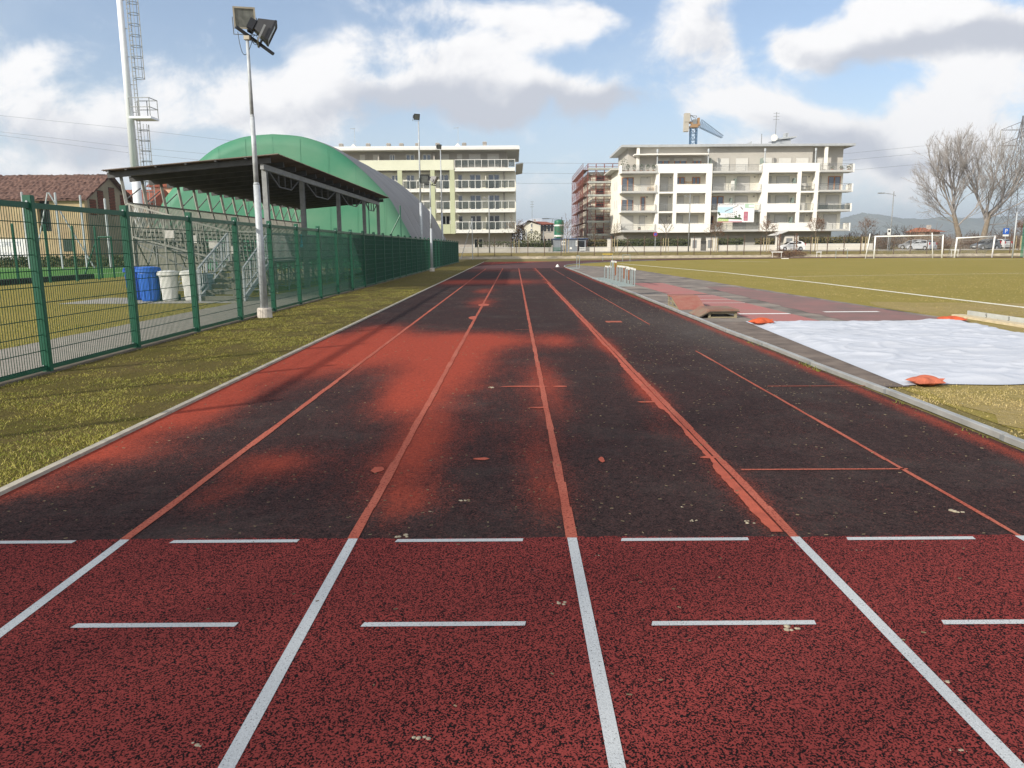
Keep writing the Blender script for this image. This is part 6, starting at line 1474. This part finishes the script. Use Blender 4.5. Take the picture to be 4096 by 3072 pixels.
# signs
m_blue_s = M('sign_blue', (.02, .1, .42), .5, .04, 3); m_red_s = M('sign_red', (.5, .03, .03), .5, .04, 3)
def signpost(label, sx, Y, zc, kind):
    x = XS(sx, Y, 950); z = D(sx, zc, Y).z; t = thing('road_sign', label, 'sign', (x, Y, GZ)); m = MB(); m.tube((x, Y, hgt(x, Y)), (x, Y, z + .3), .035, n=8); m.build('post', m_galv, t)
    if kind == 'P':
        MB().box(x - .45, x + .45, Y - .06, Y - .04, z - .45, z + .45).build('plate', m_blue_s, t); text('P', .85, m_wframe, t, (x, Y - .063, z), (math.pi / 2, 0, 0)); MB().box(x - .45, x + .45, Y - .06, Y - .04, z - .75, z - .47).build('lower_plate', m_wframe, t)
    elif kind == 'N':
        m = MB(); m.lathe((0, 0, 0), [(.3, 0), (.3, .02)], 24); m.xf(lambda v: Vector((x + v.x, Y - .05 - v.z, z + v.y))); m.build('plate', m_red_s, t)
        m = MB(); m.lathe((0, 0, 0), [(.22, 0), (.22, .01)], 24); m.xf(lambda v: Vector((x + v.x, Y - .073 - v.z, z + v.y))); o = m.build('disc', m_blue_s, t)
        m = MB(); m.bar((x - .2, Y - .09, z + .2), (x + .2, Y - .09, z - .2), .07, .02); m.build('stripe', m_red_s, t)
    else: MB().box(x - .25, x + .25, Y - .06, Y - .04, z - .5, z + .4).build('plate', m_wframe, t); MB().box(x - .15, x + .15, Y - .064, Y - .061, z - .1, z + .2).build('symbol', m_black, t)
signpost('blue parking sign with a white letter P beside the bare trees', 4021, 117, 925, 'P'); signpost('round blue and red no parking sign on a thin post by the hedge', 2621, 111, 937, 'N'); signpost('small white sign on the street lamp post behind the large goal', 3554, 115, 926, 'W')
# ------------------------------------------------------------------ cars
m_tyre = M('tyre', (.015, .015, .016), .8, .1, 9); m_rim = M('wheel_rim', (.45, .46, .47), .35, .1, 9, metal=.5)
m_headl = M('headlamp', (.6, .62, .65), .15, .05, 9, spec=.8); m_taill = M('tail_lamp', (.4, .02, .02), .3, .05, 9); m_plate_ = M('number_plate', (.7, .7, .68), .5, .03, 9)
def paint(n, c): 
    m = M(n, c, .3, .02, 2, spec=.6); m.node_tree.nodes['Principled BSDF'].inputs['Coat Weight'].default_value = .6; return m
def car(label, loc, rz, col, L=3.9, Wd=1.68, H=1.47, suv=False):
    t = thing('parked_car', label, 'car', (0, 0, 0)); h = Wd / 2
    # side outline (x forward = -L/2 front ... +L/2 rear)
    k = L / 3.9
    low = [(-1.95, .42), (-1.93, .62), (-1.72, .76), (-1.05, .92), (-.2, .97), (.9, .99), (1.62, 1.0), (1.9, .92), (1.95, .6), (1.93, .34)]
    top = [(-1.05, .92), (-.35, 1.36), (.1, H - .03), (.75, H), (1.35, H - .06), (1.72, 1.16 if not suv else 1.3), (1.8, .98)]
    def wheelarch(cx, r=.35): return [(cx + r * math.cos(a), .3 + r * math.sin(a)) for a in [math.pi * i / 8 for i in range(9)]]
    bottom = [(1.93, .22)] + [(1.58, .22)] + wheelarch(1.22) + [(.85, .2), (-.85, .2)] + wheelarch(-1.22) + [(-1.6, .22), (-1.9, .24)]
    outl = [(x * k, z) for x, z in low + bottom]
    m = MB(); n = len(outl); ys_ = (-h, -h + .06, h - .06, h)
    sc = (.97, 1, 1, .97)
    cz = .55
    rows = [[Vector((x * s, y, cz + (z - cz) * s)) for x, z in outl] for y, s in zip(ys_, sc)]
    vs_ = [p for r in rows for p in r]; fs = []
    for j in range(3):
        for i in range(n): fs.append((j * n + i, j * n + (i + 1) % n, (j + 1) * n + (i + 1) % n, (j + 1) * n + i))
    fs += [tuple(range(n)), tuple(range(3 * n, 4 * n))]
    m.add(vs_, fs)
    # cabin with tumblehome
    tp = [(x * k, z) for x, z in top] ; nn = len(tp); wid = [h - .07, h - .17, h - .22, h - .22, h - .2, h - .1, h - .07]
    vs_ = [Vector((x, -w, z)) for (x, z), w in zip(tp, wid)] + [Vector((x, w, z)) for (x, z), w in zip(tp, wid)]
    m.add(vs_, [(i, i + 1, nn + i + 1, nn + i) for i in range(nn - 1)] + [tuple(range(nn)), tuple(range(2 * nn - 1, nn - 1, -1))])
    body = m.build('body', col, t)
    # side glass, windscreen, rear window
    def side(pts, s, name):
        def wat(x, z):
            i = 0; f = (z - .95) / (H - .95); return (h - .07) - .15 * min(1, max(0, f)) + .012
        MB().add([(x * k, s * wat(x, z), z) for x, z in pts], [tuple(range(len(pts)))]).build(name, m_dpane, t)
    for s in (-1, 1):
        side([(-.82, .99), (-.3, 1.32), (.08, H - .1), (.2, H - .1), (.2, 1.0)], s, 'side_window'); side([(.27, 1.0), (.27, H - .1), (.75, H - .08), (1.2, H - .12), (1.42, 1.15), (1.2, 1.03)], s, 'side_window')
    w0 = h - .18
    MB().add([(-1.01 * k, -w0, .955), (-1.01 * k, w0, .955), (-.4 * k, w0 - .08, 1.335), (-.4 * k, -w0 + .08, 1.335)], [(0, 1, 2, 3)]).xf(lambda v: v + Vector((-.012, 0, .012))).build('windscreen', m_dpane, t)
    MB().add([(1.4 * k, -w0 + .06, H - .09), (1.4 * k, w0 - .06, H - .09), (1.72 * k, w0, 1.14), (1.72 * k, -w0, 1.14)], [(0, 1, 2, 3)]).xf(lambda v: v + Vector((.02, 0, .012))).build('rear_window', m_dpane, t)
    for cx in (-1.22, 1.22):
        for s in (-1, 1):
            m = MB(); y0, y1 = s * (h - .2), s * (h + .0); m.tube((cx * k, y0, .3), (cx * k, y1, .3), .3, n=20); w_ = m.build('wheel', m_tyre, t)
            m = MB(); m.tube((cx * k, y1, .3), (cx * k, y1 + s * .012, .3), .2, n=14); m.build('rim', m_rim, w_)
    for s in (-1, 1):
        m = MB(); m.add([(-1.94 * k, s * (h - .1), .62), (-1.62 * k, s * (h + .003), .7), (-1.55 * k, s * (h + .003), .8), (-1.8 * k, s * (h - .2), .75)], [(0, 1, 2, 3)]); m.xf(lambda v: v + Vector((-.01, 0, .015))); m.build('headlight', m_headl, t)
        m = MB(); m.box(1.86 * k, 1.93 * k, min(s * (h - .22), s * (h - .02)), max(s * (h - .22), s * (h - .02)), .78, 1.12 if not suv else 1.3); m.build('tail_light', m_taill, t)
        m = MB(); m.box(-.75 * k, -.55 * k, min(s * h, s * (h + .15)), max(s * h, s * (h + .15)), .96, 1.08); m.build('wing_mirror', col, t)
        m = MB(); m.box(.1, .28, min(s * (h + .002), s * (h + .02)), max(s * (h + .002), s * (h + .02)), .8, .83); m.build('door_handle', m_black, t)
    MB().box(1.955 * k, 1.965 * k, -.26, .26, .56, .67).build('number_plate', m_plate_, t); MB().box(-1.965 * k, -1.955 * k, -.26, .26, .38, .48).build('number_plate', m_plate_, t)
    MB().box(-1.96 * k, -1.9 * k, -h + .2, h - .2, .26, .36).build('grille', m_black, t)
    t.location = loc; t.rotation_euler = (0, 0, rz); return t
YC = 114.6
car('small white hatchback parked side on in front of the garden wall', (XS(3163, YC), YC, GZ + .005), 0, paint('white_car_paint', (.75, .75, .74)), 3.75)
car('silver hatchback seen from behind, right, beyond the large goal', (XS(3685, 116), 116, GZ + .005), -1.15, paint('silver_car_paint', (.4, .42, .45)), 3.9)
car('grey car half hidden left of the silver hatchback', (XS(3652, 120), 120, GZ + .12), -1.0, paint('grey_car_paint', (.22, .23, .25)), 4.0)
car('dark grey estate car parked beyond the smaller goal', (XS(3940, 117), 117, GZ + .005), .25, paint('dark_car_paint', (.09, .1, .11)), 4.1, suv=True, H=1.6)
car('pale car with red lamps parked behind the dark grey estate', (XS(3985, 121), 121, GZ + .12), -1.2, paint('pale_car_paint', (.5, .5, .5)), 3.9)
# ------------------------------------------------------------------ red roofed house on the right
Y = 190; x0, x1 = XS(3690, Y), XS(3770, Y); z1, z2 = D(3730, 927, Y).z, D(3730, 909, Y).z
t = thing('house', 'low house with orange red roof behind the large goal', 'house', ((x0 + x1) / 2, Y, GZ)); MB().box(x0 + .6, x1 - .6, Y + .8, Y + 9, GZ, z1).build('wall', plaster('brown_render', (.3, .22, .16)), t)
m = MB(); m.add([(x0, Y, z1), (x1 + .8, Y, z1), (x1 - 2.2, Y + 5, z2), (x0 + .6, Y + 5, z2), (x0, Y + 10, z1), (x1 + .8, Y + 10, z1)], [(0, 1, 2, 3), (3, 2, 5, 4), (1, 5, 2), (0, 3, 4)]); m.build('roof', M('orange_roof_tiles', (.3, .11, .06), .9, .25, 1.5), t)
m = MB(); m.box((x0 + x1) / 2, (x0 + x1) / 2 + .8, Y + 3, Y + 3.8, z2 - 1, z2 + .6); m.build('chimney', m_taupe, t)
# ------------------------------------------------------------------ big bare trees
m_bigbark = M('pale_bark', (.2, .165, .125), .95, .25, 3, bmp=.5, bscale=12); m_twig = M('twig', (.26, .24, .225), .95, .2, 3)
def bigtree(label, sx, Y, lean, H, seed, limbs):
    random.seed(seed); x = XS(sx, Y, 935); t = thing('bare_tree', label, 'tree', (x, Y, GZ), 'large bare trees')
    tr = MB(); p = Vector((x, Y, GZ - .1)); d = Vector((lean, 0, 1)).normalized(); r = .52
    pts = [p]
    for k in range(4):
        q = p + d * H * .075; tr.tube(p, q, r * (1 - .1 * k) * (1.25 if k == 0 else 1), r * (1 - .1 * (k + 1)), 12, False); p = q; d = (d + Vector((random.gauss(0, .05) , random.gauss(0, .05), .05))).normalized()
    tr.build('trunk', m_bigbark, t)
    cr = MB()
    for a, e, l, rr in limbs:
        dv = Vector((math.sin(a) * math.cos(e), math.cos(a) * math.cos(e), math.sin(e))); st_p = p - d * H * .075 * random.uniform(0, 1.6)
        branchy(cr, st_p, dv, H * l, rr, 5, .33, (2, 3), None, .27, .0085, 6)
    cr.build('crown', m_twig, t); random.seed(seed + 1)
HB = 21
bigtree('large bare tree with a leaning trunk left of the pylon, trunk on the left', 3853, 131, -.32, HB, 31, [(-1.4, .95, .2, .2), (-1.2, .62, .19, .15), (-1.5, .3, .13, .1), (.2, 1.3, .24, .24), (-.9, 1.15, .24, .22), (1.5, .9, .19, .14), (1.6, 1.25, .2, .13), (-2.2, 1.1, .2, .15)])
bigtree('large bare tree in front of the pylon, trunk on the right', 3921, 131.5, .28, HB, 47, [(1.4, .6, .24, .22), (1.3, .95, .24, .22), (-1.4, 1.1, .22, .2), (.3, 1.35, .25, .24), (1.6, .25, .2, .15), (-1.5, 1.3, .24, .18), (1.5, .05, .15, .1), (2.4, 1.1, .2, .15)])
# a bare tree behind the camera: only its soft shade on the track is in the picture
TREES = [o for o in COL.objects if o.name.startswith('bare_tree')]
dup(TREES[0], (-23.5, -12.6, 0), 'bare tree behind the camera, its branches shading the near track', rz=1.9, sc=.82)
# bare bushes along the background
random.seed(5)
m_bush = M('bare_bush_twig', (.17, .115, .085), .95, .25, 2); m_bush2 = M('pale_bush_twig', (.24, .185, .14), .95, .2, 2)
def bush(mat, n):
    t = thing('bare_bush', 'x', 'bush', (0, 0, 0), 'bare bushes in the background'); m = MB()
    for _ in range(n): branchy(m, (random.gauss(0, .05), random.gauss(0, .05), 0), (random.gauss(0, .75), random.gauss(0, .6), 1), random.uniform(.9, 1.6), .035, 2, .45, (2, 3), None, .3, .012, 3)
    m.lathe((0, 0, -.15), [(.2, 0), (.16, .2), (.05, .3)], 9); m.build('twigs', mat, t); return t
b1, b2 = bush(m_bush, 22), bush(m_bush2, 20)
spots = [(3420, 140, 1.1), (3455, 150, 1.35), (3490, 138, 1.0), (3525, 152, 1.3), (3560, 142, 1.1), (3600, 137, 1.0), (3640, 150, 1.6), (3668, 139, 1.2), (3700, 145, .9), (3745, 139, .8), (3790, 150, 1.0), (3825, 140, .9), (3865, 136, 1.0), (3905, 138, 1.0), (3950, 150, 1.2), (3990, 137, .9), (4035, 145, 1.2), (4075, 138, 1.1), (4120, 140, 1.2), (3440, 128, .8), (3540, 126, .8), (3640, 127, .75), (3760, 126, .7), (3830, 128, .75), (3890, 127, .7), (3960, 128, .75), (4040, 126, .75), (4100, 128, .8)]
for k, (sx, Y, s) in enumerate(spots):
    lab = 'bare reddish brown bush in the thicket behind the parking area' if k % 2 == 0 else 'bare pale brown bush in the thicket behind the parking area'
    src = b1 if k % 2 == 0 else b2
    if k < 2: o = src; o.location = (XS(sx, Y), Y, GZ); o['label'] = lab; o.scale = (s * 1.7, s * 1.3, s)
    else: dup(src, (XS(sx, Y), Y, GZ), lab, rz=k * 1.3, sc=(s * 1.7, s * 1.5, s))
# conifer and shrub between the blocks
def leafy(label, sx, Y, z0, top, w, mat, n, s, name='evergreen_shrub'):
    x = XS(sx, Y, 930); zt = D(sx, top, Y).z; t = thing(name, label, 'tree', (x, Y, GZ)); m = MB(); H = zt - GZ
    for _ in range(n):
        v = random.random(); rr = w * (math.sin(math.pi * min(1, .15 + .85 * (1 - v)) * .9) ** .7) * random.uniform(.3, 1) ** .5 * (1.0 if random.random() < .8 else 1.25); a = random.uniform(0, 6.28); leafball(m, (x + rr * math.cos(a), Y + rr * math.sin(a), GZ + .4 + v * (H - .4)), .15, 2, s)
    m.build('foliage', mat, t); m = MB(); m.tube((x, Y, GZ), (x, Y, zt - .8), .14, .04, 7); m.build('trunk', m_bark, t)
leafy('dark conifer at the right corner of the left apartment block', 2074, 128, GZ, 902, 1.3, M('conifer', (.04, .032, .02), .9, .3, 5, col2=(.07, .045, .03)), 1300, .11); leafy('loose olive green shrub in front of the pale house', 2133, 123, GZ, 925, 1.3, M('olive_leaf', (.1, .105, .045), .85, .3, 5), 500, .1)
# ------------------------------------------------------------------ pylon and cables
PY = 165; pyx = XS(4039, PY, 960); pz = D(4075, 463, PY).z; m_pyl = M('pylon_steel', (.16, .155, .16), .6, .1, 4, metal=.3)
t = thing('power_pylon', 'tall grey lattice power pylon at the right edge behind the bare trees', 'pylon', (pyx, PY, GZ))
def half_w(z): f = (z - GZ) / (pz - GZ); return 2.6 * (1 - f * 1.18) + .35 if f < .72 else max(.05, (1 - f) * 2.6)
xc_ = lambda z: XS(4046, PY, 960) + (D(4075, 463, PY).x - XS(4046, PY, 960)) * 0
m = MB(); zs = [GZ]; 
while zs[-1] < pz - 1.2: zs.append(zs[-1] + max(2.1, half_w(zs[-1]) * 1.5))
zs.append(pz)
for za, zb_ in zip(zs, zs[1:]):
    a, b = half_w(za), half_w(zb_)
    C1 = [Vector((pyx + i * a, PY + j * a, za)) for i, j in ((-1, -1), (1, -1), (1, 1), (-1, 1))]; C2 = [Vector((pyx + i * b, PY + j * b, zb_)) for i, j in ((-1, -1), (1, -1), (1, 1), (-1, 1))]
    for q in range(4):
        m.bar(C1[q], C2[q], .11); m.bar(C1[q], C2[(q + 1) % 4], .05); m.bar(C1[(q + 1) % 4], C2[q], .05); m.bar(C2[q], C2[(q + 1) % 4], .05)
m.build('tower', m_pyl, t)
arms = []
for zz, s, l in ((D(4040, 520, PY).z, -1, 4.3), (D(4040, 545, PY).z, 1, 4.6), (D(4040, 583, PY).z, -1, 4.6)):
    m = MB(); w = half_w(zz); tip = Vector((pyx + s * l, PY, zz)); 
    for j in (-1, 1): m.bar((pyx + s * w, PY + j * w, zz), tip, .1); m.bar((pyx + s * w * .8, PY + j * w * .8, zz + 1.6), tip, .08)
    m.bar((pyx + s * l * .5, PY - .3, zz), (pyx + s * l * .5, PY, zz + .7), .06); m.build('crossarm', m_pyl, t)
    m = MB(); m.tube(tip, tip - Vector((0, 0, 2.2)), .09, n=6); m.build('insulator', m_dgrey, t); arms.append(tip - Vector((0, 0, 2.2)))
m_wire = M('cable', (.06, .06, .065), .6, .1, 1)
def cablewire(label, pts, r=.035):
    m = MB(); m.path(pts, r, 4); tag(m.build('power_cable', m_wire), label, 'cable', 'overhead power cables')
for lab, seq in (('topmost overhead cable crossing the sky behind the apartment blocks', [(-300, 430), (0, 462), (490, 512), (900, 560), (1400, 612), (2100, 652), (2600, 655), (3410, 612), (3700, 583), (4043, 552)]),
                 ('middle overhead cable crossing the sky behind the apartment blocks', [(-300, 500), (0, 527), (520, 588), (900, 622), (1400, 660), (2100, 693), (2300, 694), (3410, 639), (3700, 612), (4043, 580)]),
                 ('lowest overhead cable crossing the sky behind the apartment blocks', [(-300, 510), (0, 541), (520, 612), (900, 650), (1400, 700), (2100, 734), (2300, 733), (3415, 680), (3700, 655), (4100, 615)])):
    pts = []
    for (xa, ya), (xb, yb) in zip(seq, seq[1:]):
        for k in range(6): s = k / 6; pts.append(D(xa + (xb - xa) * s, ya + (yb - ya) * s, 190))
    pts.append(D(*seq[-1], 190)); cablewire(lab, pts, .02)
# ------------------------------------------------------------------ tower crane
Y = 200; cx = XS(2773, Y, 550); z1 = D(2773, 512, Y).z; m_cb = M('crane_blue', (.07, .14, .24), .5, .1, 4); m_cy = M('crane_yellow', (.32, .2, .1), .5, .1, 4); m_cw = M('counterweight', (.42, .39, .33), .8, .1, 3)
t = thing('tower_crane', 'blue tower crane with yellow slewing head rising behind the white block', 'crane', (cx, Y, GZ))
m = MB(); a = .75; z = GZ
while z < z1 - .5:
    zb_ = min(z1, z + 1.6)
    for i, j, i2, j2 in ((-1, -1, 1, -1), (1, -1, 1, 1), (1, 1, -1, 1), (-1, 1, -1, -1)):
        m.bar((cx + i * a, Y + j * a, z), (cx + i * a, Y + j * a, zb_), .22); m.bar((cx + i * a, Y + j * a, z), (cx + i2 * a, Y + j2 * a, zb_), .12); m.bar((cx + i * a, Y + j * a, zb_), (cx + i2 * a, Y + j2 * a, zb_), .12)
    z = zb_
m.build('mast', m_cb, t)
m = MB(); m.box(cx - .95, cx + .95, Y - 1, Y + 1, z1, z1 + .5); m.box(cx - .6, cx + 1.5, Y - .8, Y + .8, z1 + .51, z1 + .85); m.bar((cx - 2.2, Y, z1 + 1.9), (cx + .6, Y, z1 + .6), .7, .5); m.box(cx + .85, cx + 1.4, Y - .5, Y + .5, z1 + .7, z1 + 2.4); m.build('slewing_head', m_cy, t)
m = MB(); m.bar((cx - 1.1, Y, z1 + 3.3), (cx + .2, Y, z1 + 2.4), .15); m.bar((cx - .3, Y, z1 + .8), (cx - .9, Y, z1 + 3.0), .13); m.bar((cx - .3, Y, z1 + .8), (cx + .7, Y, z1 + 2.9), .13); m.bar((cx - .9, Y, z1 + 3.0), (cx + .7, Y, z1 + 2.9), .12); m.box(cx - .3, cx + .6, Y - .5, Y + .5, z1 + .9, z1 + 2.0); m.build('head_frame', m_galvd, t)
m = MB(); m.box(cx - 2.45, cx - 1.1, Y - .7, Y + .7, z1 + 1.4, z1 + 3.5); m.box(cx - 2.5, cx - 1.35, Y - .6, Y + .6, z1 - .9, z1 + 1.39); m.build('counterweight', m_cw, t)
tip = D(2888, 552, Y + 12); rt = Vector((cx + 1.3, Y, z1 + .2)); dd = tip - rt; n = 16; m = MB()
for k in range(n):
    p, q = rt + dd * (k / n), rt + dd * ((k + 1) / n); h0, h1 = 2.0 - 1.3 * k / n, 2.0 - 1.3 * (k + 1) / n; up = Vector((.25, 0, 1))
    for s in (-.55, .55): sv = Vector((0, s, 0)); m.bar(p + sv, q + sv, .075); m.bar(p + sv, p.lerp(q, .5) + up * h0 * .95, .04); m.bar(p.lerp(q, .5) + up * h0 * .95, q + sv, .04)
    m.bar(p.lerp(q, .5) + up * h0 * .95, q + dd / n * .5 + up * h1 * .95, .09); m.bar(p + Vector((0, -.55, 0)), p + Vector((0, .55, 0)), .1)
m.build('jib', m_cb, t)
# ------------------------------------------------------------------ hills
def hills(pts, Y, mat, dep=600):
    m = MB(); rows = [[], [], []]
    P = [D(x, y, Y) for x, y in pts]
    fine = []
    for a, b in zip(P, P[1:]):
        for k in range(8): s = k / 8; q = a.lerp(b, s); q.z += random.uniform(-1, 1) * 1.4; fine.append(q)
    for q in fine: rows[0].append(Vector((q.x, Y - 450, 0))); rows[1].append(Vector((q.x, Y, max(2, q.z)))); rows[2].append(Vector((q.x, Y + dep, 0)))
    m.grid(rows); m.build('hills', mat, kind='structure')
m_hill = M('hill_woods', (.1, .12, .1), .95, .3, .006, col2=(.16, .17, .15), detail=10); m_snow = M('snow_peak', (.3, .32, .34), .9, .3, .008, col2=(.75, .76, .78), detail=10)
hills([(1500, 960), (1900, 930), (2060, 900), (2105, 882), (2130, 874), (2165, 872), (2200, 885), (2280, 896), (2350, 885), (2420, 875), (2500, 900), (2900, 940)], 3000, m_snow)
hills([(2900, 950), (3300, 888), (3385, 868), (3420, 858), (3450, 851), (3480, 856), (3520, 858), (3560, 866), (3620, 874), (3700, 876), (3760, 868), (3800, 866), (3830, 870), (3900, 872), (4000, 866), (4096, 862), (4500, 870), (5200, 930)], 2400, m_hill)
hills([(-1500, 960), (-600, 920), (0, 900), (600, 890), (1000, 930), (1500, 965)], 2800, m_hill)
# ------------------------------------------------------------------ the air between
def haze():
    m = bpy.data.materials.new('haze'); m.use_nodes = True; nt = m.node_tree; nt.nodes.clear()
    out = nd(nt, 'ShaderNodeOutputMaterial'); v = nd(nt, 'ShaderNodeVolumePrincipled'); v.inputs['Density'].default_value = HAZE; v.inputs['Color'].default_value = (.8, .88, .97, 1); v.inputs['Anisotropy'].default_value = .3
    nt.links.new(v.outputs[0], out.inputs['Volume'])
    o = MB().box(-4500, 4500, -200, 4000, -1.2, 140).build('haze', m, kind='stuff'); o['label'] = 'thin blue haze over the distant hills'; return o
HAZE = .0003
if HAZE: haze()
